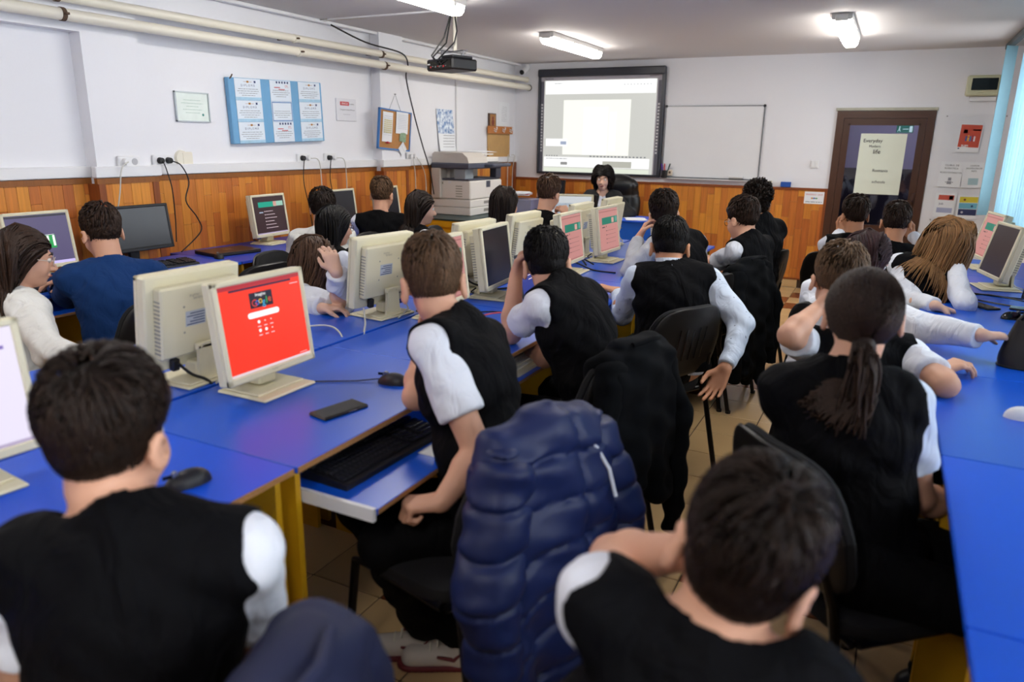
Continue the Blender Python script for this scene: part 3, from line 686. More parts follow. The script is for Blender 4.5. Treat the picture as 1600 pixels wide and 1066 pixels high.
MB().bb((-0.008, -0.0036, -0.012), (0.012, -0.0032, 0.002)).build('logo', mat('blue_print', '#3a6ab8'), t); MB().bb((0.014, -0.0036, -0.012), (0.034, -0.0032, 0.002)).build('logo', mat('green_print', '#4a9a5a'), t)
g = MB(); scribble(g, -0.085, 0.085, -0.045, 0.03, 0, -0.0033, 0.003, 2); g.build('print', M_ink, t)

# hand-lettered sheet on the door glass, exit sign behind it
t = empty('flipchart_sheet', (-0.131, YB - 0.014, 1.38), 0, 'large hand-lettered paper sheet taped to the door glass', 'paper')
MB().grid(lambda u, v: ((u - 0.5) * 0.43, -0.002 - 0.006 * math.sin(v * 5) ** 2 * u, (v - 0.5) * 0.615), 6, 8).build('sheet', mat('cream_paper', '#dfe4d4', rough=0.7, noise=0.03), t, smooth=True)
for s, z, x, b in ((0.05, 0.235, -0.095, 'Everyday'), (0.034, 0.18, -0.07, 'Modern'), (0.062, 0.125, -0.045, 'life'), (0.042, -0.065, 0.01, 'Romania'), (0.042, -0.18, 0.01, 'schools')): lettering(b, s, M_ink, t, (x, -0.0095, z), name='hand_lettering')
t = empty('exit_sign', (0.055, YB + 0.30, 1.74), 0, 'green running-man exit sign seen through the door glass', 'sign')
MB().cbox((0, -0.01, 0), (0.16, 0.012, 0.075), 0.003).build('plate', emis('exit_green', '#0c7a66', 0.5), t)
mw = emis('exit_white', '#dff5f0', 0.7)
MB().tube([(-0.05, -0.0172, 0.022), (-0.05, -0.0178, 0.022)], 0.007, 10).add([(-0.055, -0.0175, 0.014), (-0.043, -0.0175, 0.012), (-0.05, -0.0175, -0.006), (-0.06, -0.0175, -0.004)], [(0, 1, 2, 3)]).add([(-0.058, -0.0175, -0.004), (-0.05, -0.0175, -0.006), (-0.066, -0.0175, -0.026), (-0.072, -0.0175, -0.024)], [(0, 1, 2, 3)]).add([(-0.054, -0.0175, -0.004), (-0.046, -0.0175, -0.004), (-0.036, -0.0175, -0.024), (-0.044, -0.0175, -0.026)], [(0, 1, 2, 3)]).build('running_figure', mw, t)
MB().bb((-0.02, -0.0178, -0.004), (0.035, -0.0172, 0.004)).build('arrow', mw, t); MB().bb((0.042, -0.0178, -0.03), (0.07, -0.0172, 0.03)).build('doorway', mw, t)

# fuse box and the clear notice panel
t = empty('fuse_box', (0.665, YB, 2.14), 0, 'cream fuse box with smoked window high beside the blinds', 'fuse box')
MB().cbox((0, -0.045, 0), (0.275, 0.09, 0.19), 0.012).build('case', mat('old_cream', '#c9c8a8', rough=0.45), t); MB().cbox((0.01, -0.0935, 0.012), (0.215, 0.008, 0.11), 0.004).build('smoked_window', M_black, t)
MB().cbox((0.02, -0.02, -0.12), (0.22, 0.04, 0.045), 0.004).build('cable_duct', M_white, t); MB().cbox((-0.02, -0.1, -0.06), (0.05, 0.01, 0.012), 0.003).build('latch', mat('old_cream', '#c9c8a8'), t)
t = empty('acrylic_notice_board', (0.66, YB - 0.003, 1.35), 0, 'clear acrylic notice board screwed to the wall right of the door', 'notice board')
MB().bb((-0.265, -0.008, -0.525), (0.265, -0.004, 0.525)).build('acrylic_sheet', clear('clear_sheet', refl=0.02), t)
for sx in (-1, 1):
    for sz in (-1, 1): MB().tube([(sx * 0.25, 0, sz * 0.51), (sx * 0.25, -0.012, sz * 0.51)], 0.007, 8).build('screw', M_chrome, t)
def notice(name, x, z, pw, ph, label, rot, parts):
    t = empty(name, (x, YB - 0.010, z), 0, label, 'poster'); t.rotation_euler = (0, R(rot), 0)
    s = MB().bb((-pw / 2, -0.002, -ph / 2), (pw / 2, 0, ph / 2)).build('sheet', M_paper, t)
    for nm, x0, x1, z0, z1, c in parts:
        MB().bb((x0 * pw, -0.0026, z0 * ph), (x1 * pw, -0.0022, z1 * ph)).build(nm, mat('print_' + c, c, rough=0.6), t)
    return t
t = notice('red_poster', 0.633, 1.652, 0.195, 0.275, 'red printed poster with little figures right of the door', 2, [('red_field', -0.46, 0.46, -0.32, 0.46, '#c8503c'), ('violet_tag', 0.08, 0.44, 0.26, 0.31, '#5a4a9a'), ('pink_badge', -0.32, -0.14, 0.16, 0.29, '#d070a0'), ('eu_flag', -0.44, -0.36, -0.39, -0.35, '#2a3a7a')])
for k, (dx, c) in enumerate(((-0.03, '#3a5a9a'), (-0.012, '#e0b050'), (0.006, '#3a7ab0'), (0.024, '#a03040'), (0.04, '#e8e0e0'))):
    MB().tube([(dx, -0.0026, 0.012 + 0.008 * (k % 2)), (dx, -0.0034, 0.012 + 0.008 * (k % 2))], 0.008, 10).bb((dx - 0.007, -0.0032, -0.03), (dx + 0.007, -0.0028, 0.005)).build('printed_figure', mat('print_' + c, c, rough=0.6), t)
g = MB(); scribble(g, -0.06, 0.0, -0.07, 0.03, 0, -0.0028, 0.004, 1); scribble(g, -0.06, 0.0, -0.083, 0.03, 0, -0.0028, 0.004, 2); g.build('print', M_white, t)
t = notice('robotics_sheet', 0.522, 1.297, 0.20, 0.25, 'white sheet headed CLUBUL DE ROBOTICA with a robot drawing', 1, [])
lettering('CLUBUL DE', 0.024, M_ink, t, (0, -0.0026, 0.09), name='heading'); lettering('ROBOTICA', 0.024, M_ink, t, (0, -0.0026, 0.06), name='heading'); lettering('ROBOTOCRAIOVA', 0.022, M_ink, t, (0, -0.0026, 0.018), name='heading')
MB().bb((-0.014, -0.0028, -0.06), (0.014, -0.0022, -0.03)).bb((-0.02, -0.0028, -0.095), (0.02, -0.0022, -0.066)).bb((-0.035, -0.0028, -0.08), (-0.024, -0.0022, -0.072)).bb((0.024, -0.0028, -0.08), (0.035, -0.0022, -0.072)).build('robot_drawing', mat('grey_print', '#909098'), t)
t = notice('programming_sheet', 0.72, 1.297, 0.19, 0.25, 'white sheet with small pale blue drawing, half hidden by the blinds', -1, [('blue_drawing', -0.2, 0.25, -0.38, -0.12, '#a8c4cc')])
for k, b in enumerate(('COMISIA', 'PROFESORILOR', 'INFO')): lettering(b, 0.02, M_ink, t, (0, -0.0026, 0.09 - k * 0.026), name='heading')
t = notice('flyer', 0.517, 0.99, 0.185, 0.245, 'white flyer with red top band and lilac lower band', 1, [('red_band', -0.36, 0.38, 0.22, 0.42, '#cc5a4a'), ('logo_patch', 0.15, 0.34, 0.24, 0.40, '#e8e0dc'), ('lilac_band', -0.36, 0.38, -0.3, -0.1, '#aab0d0')])
lettering('Job', 0.03, M_navy, t, (-0.035, -0.0028, 0.015), name='heading')
t = notice('flyer', 0.715, 0.98, 0.175, 0.235, 'flyer with yellow, blue and navy bands beside the blinds', -1, [('yellow_band', -0.42, 0.48, 0.2, 0.44, '#d9c93c'), ('blue_band', -0.42, 0.48, -0.06, 0.18, '#6fb4cc'), ('navy_band', -0.42, 0.48, -0.34, -0.08, '#2a3560')])
for k, (dx, dz, c) in enumerate(((-0.03, 0.075, '#7a3a2a'), (0.04, 0.012, '#2a4a7a'), (-0.04, -0.05, '#c8c8d0'))): MB().tube([(dx, -0.0026, dz), (dx, -0.0034, dz)], 0.011, 10).build('printed_figure', mat('print_' + c, c, rough=0.6), t)

# ------------------------------------------------------------------ blinds and the window sill plants
M_blind = mat('blue_blind', '#86b2c2', rough=0.7, noise=0.04, nscale=30)
M_blind.node_tree.nodes['Principled BSDF'].inputs['Transmission Weight'].default_value = 0.0
def blind_slat(y, rot, t, zt=2.44, zb=0.95):
    o = MB().grid(lambda u, v: ((u - 0.5) * 0.12, 0.008 * math.sin(u * math.pi), zb + v * (zt - zb)), 5, 1).build('slat', M_blind, t, smooth=True)
    o.location = (0, y, 0); o.rotation_euler = (0, 0, R(rot))
t = empty('vertical_blind', (0.80, 0, 0), 0, 'pale blue vertical blind along the windows with slats half drawn', 'blind')
MB().cbox((0, 3.4, 2.465), (0.05, 10.2, 0.05), 0.006).build('rail', mat('rail_dark', '#4a5258', rough=0.5), t)
for k in range(5): blind_slat(8.42 - k * 0.062, 62 - k * 6, t)
for k in range(20): blind_slat(7.02 - k * 0.105, 50 + random.uniform(-6, 6), t)
for k in range(22): blind_slat(4.1 - k * 0.11, 12 + random.uniform(-5, 5), t)
MB().tube([(-0.03, 6.3, 2.4), (-0.035, 6.25, 1.6), (-0.03, 6.3, 1.05)], 0.003, 5).build('pull_cord', M_white, t)
M_leaf = mat('leaf_green', '#2f5a34', rough=0.5, noise=0.2, nscale=20); M_terr = mat('terracotta', '#a8664a', rough=0.8)
def potted(loc, label, hgt, n, blue=None):
    t = empty('potted_plant', loc, 0, label, 'potted plant'); rr = random.Random(n)
    MB().lathe([(0.045, 0), (0.06, 0.09), (0.065, 0.1), (0.055, 0.1), (0.05, 0.085)], n=16).build('pot', M_terr, t, smooth=True)
    MB().lathe([(0.01, 0.083), (0.052, 0.084)], n=16).build('soil', M_grout, t)
    for k in range(n):
        a = rr.uniform(0, 6.28); l = hgt * rr.uniform(0.6, 1); q = rr.uniform(0.02, 0.07)
        tip = Vector((math.cos(a) * q, math.sin(a) * q, 0.1 + l)); mid = Vector((math.cos(a) * q * 0.3, math.sin(a) * q * 0.3, 0.1 + l * 0.6)); sd = Vector((-math.sin(a), math.cos(a), 0)) * 0.018
        MB().add([(0, 0, 0.085), mid + sd, tip, mid - sd, mid + Vector((math.cos(a), math.sin(a), 0)) * 0.006], [(0, 1, 4), (1, 2, 4), (2, 3, 4), (3, 0, 4)]).build('leaf', M_leaf, t)
    if blue: MB().lathe([(0.0, 0), (0.03, 0.01), (0.04, 0.03), (0.02, 0.05), (0, 0.052)], (0, 0, 0.1 + hgt), 8).build('blossom', mat('blue_blossom', blue, rough=0.6), t, smooth=True)
potted((0.98, 7.55, ZS + 0.03), 'potted plant with a bright blue blossom on the window sill', 0.22, 7, '#1f78c8')
potted((0.98, 6.35, ZS + 0.03), 'small leafy potted plant on the sill behind the right-hand monitors', 0.2, 9)
potted((0.96, 8.0, ZS + 0.03), 'low potted plant at the far end of the window sill', 0.1, 8)
# ------------------------------------------------------------------ desks
ZD = 0.77
M_bluer = mat('blue_laminate_worn', '#0c54cc', rough=0.3, noise=0.04, nscale=3)
M_violet = mat('violet_blue_laminate', '#2a44bc', rough=0.35, noise=0.03, nscale=3)
def desk_unit(x0, x1, y0, y1, label, front, top=M_blue, tray=True, group=None, raw=True, side=M_yellow, panels=(True, True), zt=ZD, pull=0.0):
    """desk along Y; front = +1 when the user's side is +X"""
    t = empty('computer_desk', ((x0 + x1) / 2, (y0 + y1) / 2, 0), 0, label, 'desk', group)
    w = (x1 - x0) / 2; l = (y1 - y0) / 2 - 0.002
    MB().cbox((0, 0, zt - 0.009), (2 * w, 2 * l, 0.018), 0.0015).build('tabletop', top, t)
    fx = front * w
    MB().bb((fx - 0.0005 if front > 0 else fx - 0.002, -l + 0.003, zt - 0.0165), (fx + 0.002 if front > 0 else fx + 0.0005, l - 0.003, zt - 0.0015)).build('edge_strip', M_chip if raw else top, t)
    inset = 0.03
    for k, s in enumerate((-1, 1)):
        if panels[k]: MB().bb((-w + 0.02, s * (l - inset) - 0.009, 0), (w - 0.03, s * (l - inset) + 0.009, zt - 0.018)).build('side_panel', side, t)
    MB().bb((-front * (w - 0.06) - 0.008, -l + inset, 0.25), (-front * (w - 0.06) + 0.008, l - inset, zt - 0.018)).build('modesty_panel', top, t)
    if tray:
        tx = front * (w - 0.155 + pull)
        tr = MB().cbox((tx, 0, zt - 0.105), (0.40, 2 * l - 0.13, 0.016), 0.0015).build('keyboard_tray', top, t)
        MB().bb((tx + front * 0.2 - 0.001, -l + 0.07, zt - 0.111), (tx + front * 0.2 + 0.0015, l - 0.07, zt - 0.099)).build('tray_edge', M_chip, tr)
        for s in (-1, 1): MB().bb((tx - 0.2, s * (l - 0.055) - 0.006, zt - 0.125), (tx + 0.2, s * (l - 0.055) + 0.006, zt - 0.09)).build('tray_runner', M_white, tr)
    return t
ydesk = [-0.55, 0.345, 1.225, 2.115, 3.05, 4.0, 4.97, 5.93]
nth = ['first', 'second', 'third', 'fourth', 'fifth', 'sixth', 'seventh']
for k in range(7):
    desk_unit(-1.865, -1.215 + 0.004 * k, ydesk[k], ydesk[k + 1], 'blue computer desk on the aisle side of the centre double row, %s from the camera' % nth[k], 1, M_blue if k < 2 else M_bluer, raw=k < 4, pull=0.145 if k == 2 else 0.0, tray=k != 1)
for k in range(7):
    desk_unit(-2.53, -1.885, ydesk[k] - 0.03, ydesk[k + 1] - 0.03, 'blue computer desk on the wall side of the centre double row, %s from the camera' % nth[k], -1, M_bluer, raw=False)
yr = [-0.36, 0.47, 1.30, 2.10, 2.95, 3.78, 4.60, 5.43, 6.26]
for k in range(8):
    desk_unit(0.215, 0.93, yr[k], yr[k + 1], 'blue desk below the windows on the right, %s from the camera' % (nth + ['eighth'])[k], -1, M_blue if k < 3 else M_bluer, tray=False, raw=False)
yl = [1.55, 2.48, 3.4, 3.80, 4.72, 5.62]
for k in range(5):
    desk_unit(-4.385 if k != 1 else -4.285, -3.70, yl[k], yl[k + 1], 'violet-blue desk along the panelled left wall, %s from the camera' % nth[k], 1, M_violet if k > 1 else M_bluer, raw=False, tray=k in (0, 1, 3))
# desk with yellow edges under the copier
t = empty('copier_table', (-4.06, 6.87, 0), 0, 'low table with yellow panels carrying the copier', 'table')
MB().cbox((0, 0, 0.775), (0.66, 1.1, 0.018), 0.002).build('tabletop', mat('dark_green_top', '#1f3a3c', rough=0.4), t)
MB().bb((-0.32, -0.54, 0.70), (0.325, 0.54, 0.765)).build('apron', M_yellow, t)
for s in (-1, 1): MB().bb((-0.31, s * 0.5 - 0.01, 0), (0.30, s * 0.5 + 0.01, 0.70)).build('side_panel', M_yellow, t)
MB().bb((-0.3, -0.49, 0.2), (-0.285, 0.49, 0.70)).build('back_panel', M_blue, t)
# teacher's desk
t = empty('teacher_desk', (-2.75, 7.60, 0), 0, 'teacher\'s blue desk with screwed front panel below the projection screen', 'desk')
MB().cbox((0, 0, 0.771), (1.3, 0.56, 0.018), 0.002).build('tabletop', M_blue, t)
MB().bb((-0.62, -0.26, 0.3), (0.62, -0.242, 0.762)).build('front_panel', mat('bright_blue_laminate', '#1a63d8', rough=0.35), t)
for s in (-1, 1): MB().bb((s * 0.62 - 0.009, -0.25, 0), (s * 0.62 + 0.009, 0.26, 0.762)).build('side_panel', M_blue, t)
for dx in (-0.5, -0.05, 0.3, 0.55): MB().tube([(dx, -0.26, 0.70), (dx, -0.264, 0.70)], 0.008, 8).build('screw', M_chrome, t)

# ------------------------------------------------------------------ monitors
M_beige = mat('beige_plastic', '#e4dcbc', rough=0.5, noise=0.015, nscale=3)
M_beiged = mat('beige_vent_shade', '#a8a594', rough=0.6)
M_label = mat('label_paper', '#b8c0cc', rough=0.5)
M_screenoff = mat('dark_screen', '#17181d', rough=0.22, emit='#1a1a20', estr=0.35)
def G(nm, c, s=1.0): return emis('screen_' + nm, c, s * 0.68)
def ui(scr, name, rects, m, w, h, y):
    g = MB()
    for x0, x1, z0, z1 in rects: g.bb(((x0 - 0.5) * w, y - 0.0003, (z0 - 0.5) * h), ((x1 - 0.5) * w, y, (z1 - 0.5) * h))
    return g.build(name, m, scr)
def screen_content(scr, kind, w, h):
    y = -0.0012
    if kind == 'red':
        ui(scr, 'browser_bar', [(0, 1, 0.955, 1.0)], G('darkred', '#c2303c', 0.8), w, h, y)
        ui(scr, 'address_bar', [(0.12, 0.88, 0.925, 0.95)], G('plum', '#4a2850', 0.6), w, h, y)
        ui(scr, 'task_bar', [(0, 1, 0.0, 0.028)], G('paleline', '#f0d8e0', 0.9), w, h, y)
        d = ui(scr, 'doodle_panel', [(0.34, 0.62, 0.70, 0.875)], G('navy', '#262236', 0.7), w, h, y)
        lettering('Imagine', 0.014, G('white', '#ffffff', 1.1), scr, (-0.008, y - 0.0006, 0.345 * h), name='doodle_text')
        cols = ['#e8443a', '#3a78e8', '#f0c030', '#3ab0e0', '#4ac060', '#e86030']
        for k, ch in enumerate('Google'): lettering(ch, 0.032, G('doodle%d' % k, cols[k], 1.0), scr, ((0.385 + 0.038 * k - 0.5) * w + 0.002, y - 0.0006, (0.765 + 0.012 * ((k * 7) % 3 - 1) - 0.5) * h), name='doodle_letter')
        g = MB(); bw, bh = 0.385 * w / 2, 0.018
        cx, cz = (0.485 - 0.5) * w, (0.625 - 0.5) * h
        g.add([(cx + sx * (bw - bh / 2) + bh / 2 * math.cos(a), y - 0.0006, cz + bh / 2 * math.sin(a)) for sx, a in [(1, R(-90 + 18 * i)) for i in range(11)] + [(-1, R(90 + 18 * i)) for i in range(11)]], [tuple(range(22))])
        g.build('search_bar', G('white', '#ffffff', 1.1), scr)
        for r_, n in ((0.54, 3), (0.44, 3)):
            for k in range(n):
                q = (0.41 + 0.075 * k - 0.5) * w
                MB().tube([(q, y, (r_ - 0.5) * h), (q, y - 0.0006, (r_ - 0.5) * h)], 0.0052 if (k == 0 or (r_ < 0.5 and k == 1)) else 0.002, 10).build('shortcut_icon', G('white', '#ffffff', 1.1), scr)
        ui(scr, 'shortcut_names', [(0.39 + 0.075 * k, 0.43 + 0.075 * k, r_ - 0.058, r_ - 0.048) for r_ in (0.54, 0.44) for k in range(3)] + [(0.86, 0.97, 0.885, 0.893), (0.86, 0.96, 0.045, 0.05)], G('paleline', '#f0d8e0', 0.9), w, h, y)
    elif kind == 'pink':
        ui(scr, 'banner', [(0.16, 0.97, 0.63, 0.8)], G('teal', '#12806a', 0.8), w, h, y)
        ui(scr, 'banner_picture', [(0.66, 0.78, 0.65, 0.77)], G('skin', '#e0a89c', 0.8), w, h, y - 0.0004)
        ui(scr, 'banner_picture', [(0.86, 0.95, 0.66, 0.79)], G('teal2', '#5aa898', 0.8), w, h, y - 0.0004)
        ui(scr, 'text_lines', [(0.16, 0.3, 0.555, 0.58), (0.36, 0.38, 0.56, 0.6)] + [(0.36, 0.85, 0.47 - 0.1 * k, 0.476 - 0.1 * k) for k in range(4)] + [(0.34, 0.4, 0.465 - 0.1 * k, 0.481 - 0.1 * k) for k in range(4)], G('mauve', '#5a4048', 0.6), w, h, y)
        ui(scr, 'browser_bar', [(0, 1, 0.93, 0.95), (0, 1, 0.015, 0.03)], G('rose', '#b0706c', 0.7), w, h, y)
    elif kind == 'brown':
        ui(scr, 'banner', [(0.16, 0.72, 0.72, 0.86)], G('green', '#12a58a', 0.9), w, h, y)
        ui(scr, 'banner_picture', [(0.64, 0.74, 0.73, 0.86)], G('skin', '#e0a89c', 0.8), w, h, y - 0.0003); ui(scr, 'banner_picture', [(0.74, 0.96, 0.73, 0.86)], G('mint', '#a8d8c4', 0.8), w, h, y)
        ui(scr, 'text_lines', [(0.36, 0.6 + 0.05 * (k % 3), 0.6 - 0.09 * k, 0.612 - 0.09 * k) for k in range(6)] + [(0.32, 0.345, 0.595 - 0.09 * k, 0.617 - 0.09 * k) for k in range(6)], G('paleline', '#f0d8e0', 0.9), w, h, y)
        ui(scr, 'side_box', [(0.16, 0.28, 0.57, 0.6)], G('lightblue', '#a8b8d0', 0.9), w, h, y)
        ui(scr, 'task_bar', [(0, 1, 0.0, 0.03)], G('lilac', '#c8b8d8', 0.8), w, h, y)
    elif kind == 'solitaire':
        ui(scr, 'game_table', [(0.36, 0.74, 0.32, 0.58)], G('green2', '#12a04c', 0.95), w, h, y)
        ui(scr, 'cards', [(0.37 + 0.045 * k, 0.405 + 0.045 * k, 0.56 - 0.03 * (6 - k), 0.57) for k in range(4)] + [(0.6, 0.635, 0.46, 0.57), (0.695, 0.73, 0.36, 0.57), (0.37, 0.73, 0.585, 0.592)], G('white', '#ffffff', 1.1), w, h, y - 0.0004)
        ui(scr, 'task_bar', [(0, 1, 0.0, 0.055)], G('lilac2', '#cabcf4', 1.0), w, h, y)
        ui(scr, 'browser_bar', [(0, 1, 0.955, 0.99)], G('navy', '#262236', 0.7), w, h, y)
        ui(scr, 'small_icon', [(0.58, 0.65, 0.19, 0.235)], G('navy', '#262236', 0.7), w, h, y)
    elif kind == 'white':
        ui(scr, 'page_icons', [(0.84, 0.87, 0.88, 0.91), (0.9, 0.93, 0.82, 0.85)], G('violet', '#8a70c8', 0.8), w, h, y)
        ui(scr, 'task_bar', [(0, 1, 0.0, 0.03)], G('lilac', '#c8b8d8', 0.8), w, h, y)
        ui(scr, 'text_lines', [(0.3, 0.8, 0.86, 0.864), (0.3, 0.7, 0.83, 0.834)], G('mauve', '#5a4048', 0.6), w, h, y)
    elif kind == 'page':
        ui(scr, 'photo', [(0.1, 0.8, 0.12, 0.8)], mat('grey_photo', '#98a0a8', rough=0.4, noise=0.8, nscale=30, emit='#98a4b0', estr=0.45), w, h, y)
SCR = {'red': ('#ff3a22', 1.0), 'pink': ('#cc8c86', 0.85), 'brown': ('#3a2428', 0.8), 'solitaire': ('#5a5078', 0.85), 'white': ('#e8e0f4', 1.0), 'page': ('#d8dce0', 0.8), 'violet': ('#6a4a78', 0.7), 'plum': ('#2a1a20', 0.6), 'dark': None, 'blue': ('#2a3a9a', 0.7)}
def monitor(loc, rz, label, kind, tilt=7.0, cable=True, black=False, w=0.37, h=0.315, zb=0.055):
    t = empty('monitor', loc, R(rz), label, 'monitor')
    mb = M_dark if black else M_beige
    cz = zb + h / 2; piv = Vector((0, 0.03, cz))
    T = Matrix.Translation(piv) @ Matrix.Rotation(-R(tilt), 4, 'X') @ Matrix.Translation((0, -0.03, 0))
    hd = MB().cbox((0, 0.029, 0), (w, 0.034, h), 0.005)
    b = 0.018
    for c, d in (((0, 0.005, h / 2 - b / 2), (w, 0.016, b)), ((0, 0.005, -h / 2 + b * 0.65), (w, 0.016, b * 1.3)), ((-w / 2 + b / 2, 0.005, 0), (b, 0.016, h)), ((w / 2 - b / 2, 0.005, 0), (b, 0.016, h))): hd.cbox(c, d, 0.004)
    hd = hd.build('housing', mb, t); hd.matrix_local = T
    MB().cbox((0, 0.062, 0.008), (w * 0.84, 0.036, h * 0.74), 0.006).build('back_cover', mb, hd)
    for s in (-1, 1):
        g = MB()
        for k in range(14): g.bb((s * (w * 0.42 + 0.0002) - 0.0006, 0.05, -0.09 + k * 0.013), (s * (w * 0.42 + 0.0002) + 0.0006, 0.076, -0.084 + k * 0.013))
        g.build('vent_slots', M_beiged if not black else M_black, hd)
    sw, sh = w - 2 * b + 0.002, h - 2.3 * b
    sm_ = M_screenoff if SCR[kind] is None else G('bg_' + kind, *SCR[kind])
    scr = MB().bb((-sw / 2, -0.001, -sh / 2), (sw / 2, 0.006, sh / 2)).build('screen', sm_, hd); scr.location = (0, 0.003, b * 0.15)
    screen_content(scr, kind, sw, sh)
    if not black:
        MB().bb((-0.012, 0.0795, -0.012), (0.065, 0.0803, 0.038)).build('rating_label', M_label, hd)
        g = MB()
        for k in range(4): scribble(g, -0.062, -0.012 + 0.02, 0, 0.012, 0, 0, 0.001, k)
        g = MB()
        for k in range(5): g.bb((-0.008, 0.0801, -0.008 + k * 0.009), (0.06 - 0.012 * (k % 3), 0.0807, -0.005 + k * 0.009))
        g.build('label_print', M_navy, hd)
        for sx in (-0.05, 0.07):
            for sz in (-0.03, 0.055): MB().tube([(sx, 0.0795, sz), (sx, 0.0803, sz)], 0.004, 8).build('screw_hole', M_beiged, hd)
        o = lettering('FUJITSU', 0.011, M_beiged, hd, (0.03, 0.0806, 0.088), rot=(math.pi / 2, 0, math.pi), name='maker_logo')
        lettering('SIEMENS', 0.011, M_beiged, hd, (0.015, 0.0806, 0.078), rot=(math.pi / 2, 0, math.pi), name='maker_logo')
        lettering('FUJITSU', 0.008, M_beiged, hd, (0.0, -0.0036, -h / 2 + 0.013), name='maker_logo')
        MB().cbox((-0.09, 0.062, -h / 2 + 0.028), (0.045, 0.03, 0.03), 0.003).build('socket_recess', M_beiged, hd)
        MB().cbox((-0.095, 0.065, -h / 2 + 0.012), (0.03, 0.022, 0.045), 0.004).build('video_plug', mat('blue_plug', '#1c3a9c', rough=0.5), hd)
        MB().cbox((0.095, 0.062, -h / 2 + 0.02), (0.028, 0.022, 0.04), 0.004).build('power_plug', M_dark, hd)
    # stand
    if black:
        MB().prism([(-0.03, 0.012), (-0.035, zb + 0.08), (0.035, zb + 0.08), (0.03, 0.012)], 0.05, 0.075).build('neck', mb, t); MB().lathe([(0.11, 0), (0.11, 0.008), (0.06, 0.014), (0.0, 0.016)], (0, 0.04, 0), 24).build('base', mb, t, smooth=True)
    else:
        n = MB().prism([(-0.05, 0.010), (-0.042, 0.04), (-0.036, 0.125), (0.036, 0.125), (0.042, 0.04), (0.05, 0.010)], 0.082, 0.094)
        n.cbox((0, 0.088, 0.125), (0.09, 0.012, 0.022), 0.003)
        n.cbox((0, 0.045, 0.045), (0.075, 0.06, 0.05), 0.006)
        for s in (-1, 1): n.tube([(s * 0.026, 0.094, 0.122), (s * 0.026, 0.0965, 0.122)], 0.005, 8)
        n.build('neck', mb, t)
        bs_ = MB().cbox((0, 0.02, 0.005), (0.225, 0.205, 0.010), 0.004).cbox((0, 0.035, 0.013), (0.20, 0.155, 0.007), 0.003).build('base', mb, t)
    if cable:
        MB().tube([(-0.09, 0.085, 0.055), (-0.07, 0.12, 0.03), (-0.02, 0.13, 0.012), (0.03, 0.15, 0.008)] if not black else [(-0.05, 0.085, 0.055), (-0.07, 0.13, 0.03), (0.02, 0.14, 0.012)], 0.004, 6).build('cable', M_dark if rz > 0 else M_cordw, t, smooth=True)
    return t
# aisle side of the centre row: screens face +X
monitor((-1.685, 1.63, ZD), 90, 'beige monitor with a bright red search page nearest the phone', 'red')
monitor((-1.76, 0.755, ZD), 84, 'beige monitor showing a white page at the photo\'s left edge', 'white')
monitor((-1.73, 2.76, ZD), 92, 'beige monitor mostly hidden behind the brown-haired boy leaning on his elbow', 'pink')
monitor((-1.745, 3.28, ZD), 96, 'beige monitor with dark blank screen facing the black-haired boy', 'dark')
monitor((-1.70, 4.17, ZD), 92, 'beige monitor with pink page and green banner, nearer of two', 'pink')
monitor((-1.66, 4.72, ZD), 88, 'beige monitor with pink page and green banner, farther of two', 'pink')
monitor((-1.50, 5.62, ZD), 80, 'beige monitor at the far end of the centre row beside the grey-sleeved boy', 'blue')
# wall side of the centre row: backs toward the aisle
monitor((-2.02, 1.60, ZD), -90, 'beige monitor back with label, right behind the red-screen monitor', 'dark')
monitor((-2.04, 2.66, ZD), -97, 'beige monitor back with white cables, in front of the girl resting her head', 'dark')
monitor((-1.99, 3.40, ZD), -93, 'beige monitor back with a black cable behind the dark-screen monitor', 'dark')
monitor((-1.98, 3.98, ZD), -92, 'beige monitor back in front of the girl in navy', 'dark')
monitor((-1.96, 4.86, ZD), -90, 'beige monitor back between the two pink-page monitors', 'dark')
monitor((-1.96, 5.50, ZD), -90, 'beige monitor back behind the farther pink-page monitor', 'dark')
monitor((-2.32, 5.62, ZD), 20, 'beige monitor showing a pale photo in front of the teacher', 'page')
# left wall
monitor((-4.13, 2.40, ZD), 90, 'beige monitor with a green card game at the left wall', 'solitaire')
monitor((-4.17, 3.02, ZD), 90, 'wide black monitor switched off at the left wall', 'dark', black=True, w=0.49, h=0.285, zb=0.075)
monitor((-4.15, 4.13, ZD), 94, 'beige monitor with dark page and green banner at the left wall', 'brown')
monitor((-4.12, 4.93, ZD), 92, 'beige monitor with blank screen at the left wall behind the boy in the white hoodie', 'dark')
monitor((-4.06, 5.50, ZD), 95, 'beige monitor with blank screen at the left wall next to the copier', 'dark')
# right desks: screens face -X
monitor((0.62, 5.80, ZD), -80, 'beige monitor with pinkish page on the right-hand desks, farther of two', 'pink', tilt=12)
monitor((0.60, 4.98, ZD), -78, 'beige monitor with dark screen on the right-hand desks, nearer of two', 'plum', tilt=12)
monitor((0.74, 4.05, ZD), -70, 'black monitor with violet screen at the photo\'s right edge', 'violet', black=True, w=0.47, h=0.28, zb=0.07)
monitor((-3.72, 8.34, 0.797), 0, 'black monitor standing below the projection screen beside the teacher', 'dark', black=True, w=0.36, h=0.27, zb=0.04)

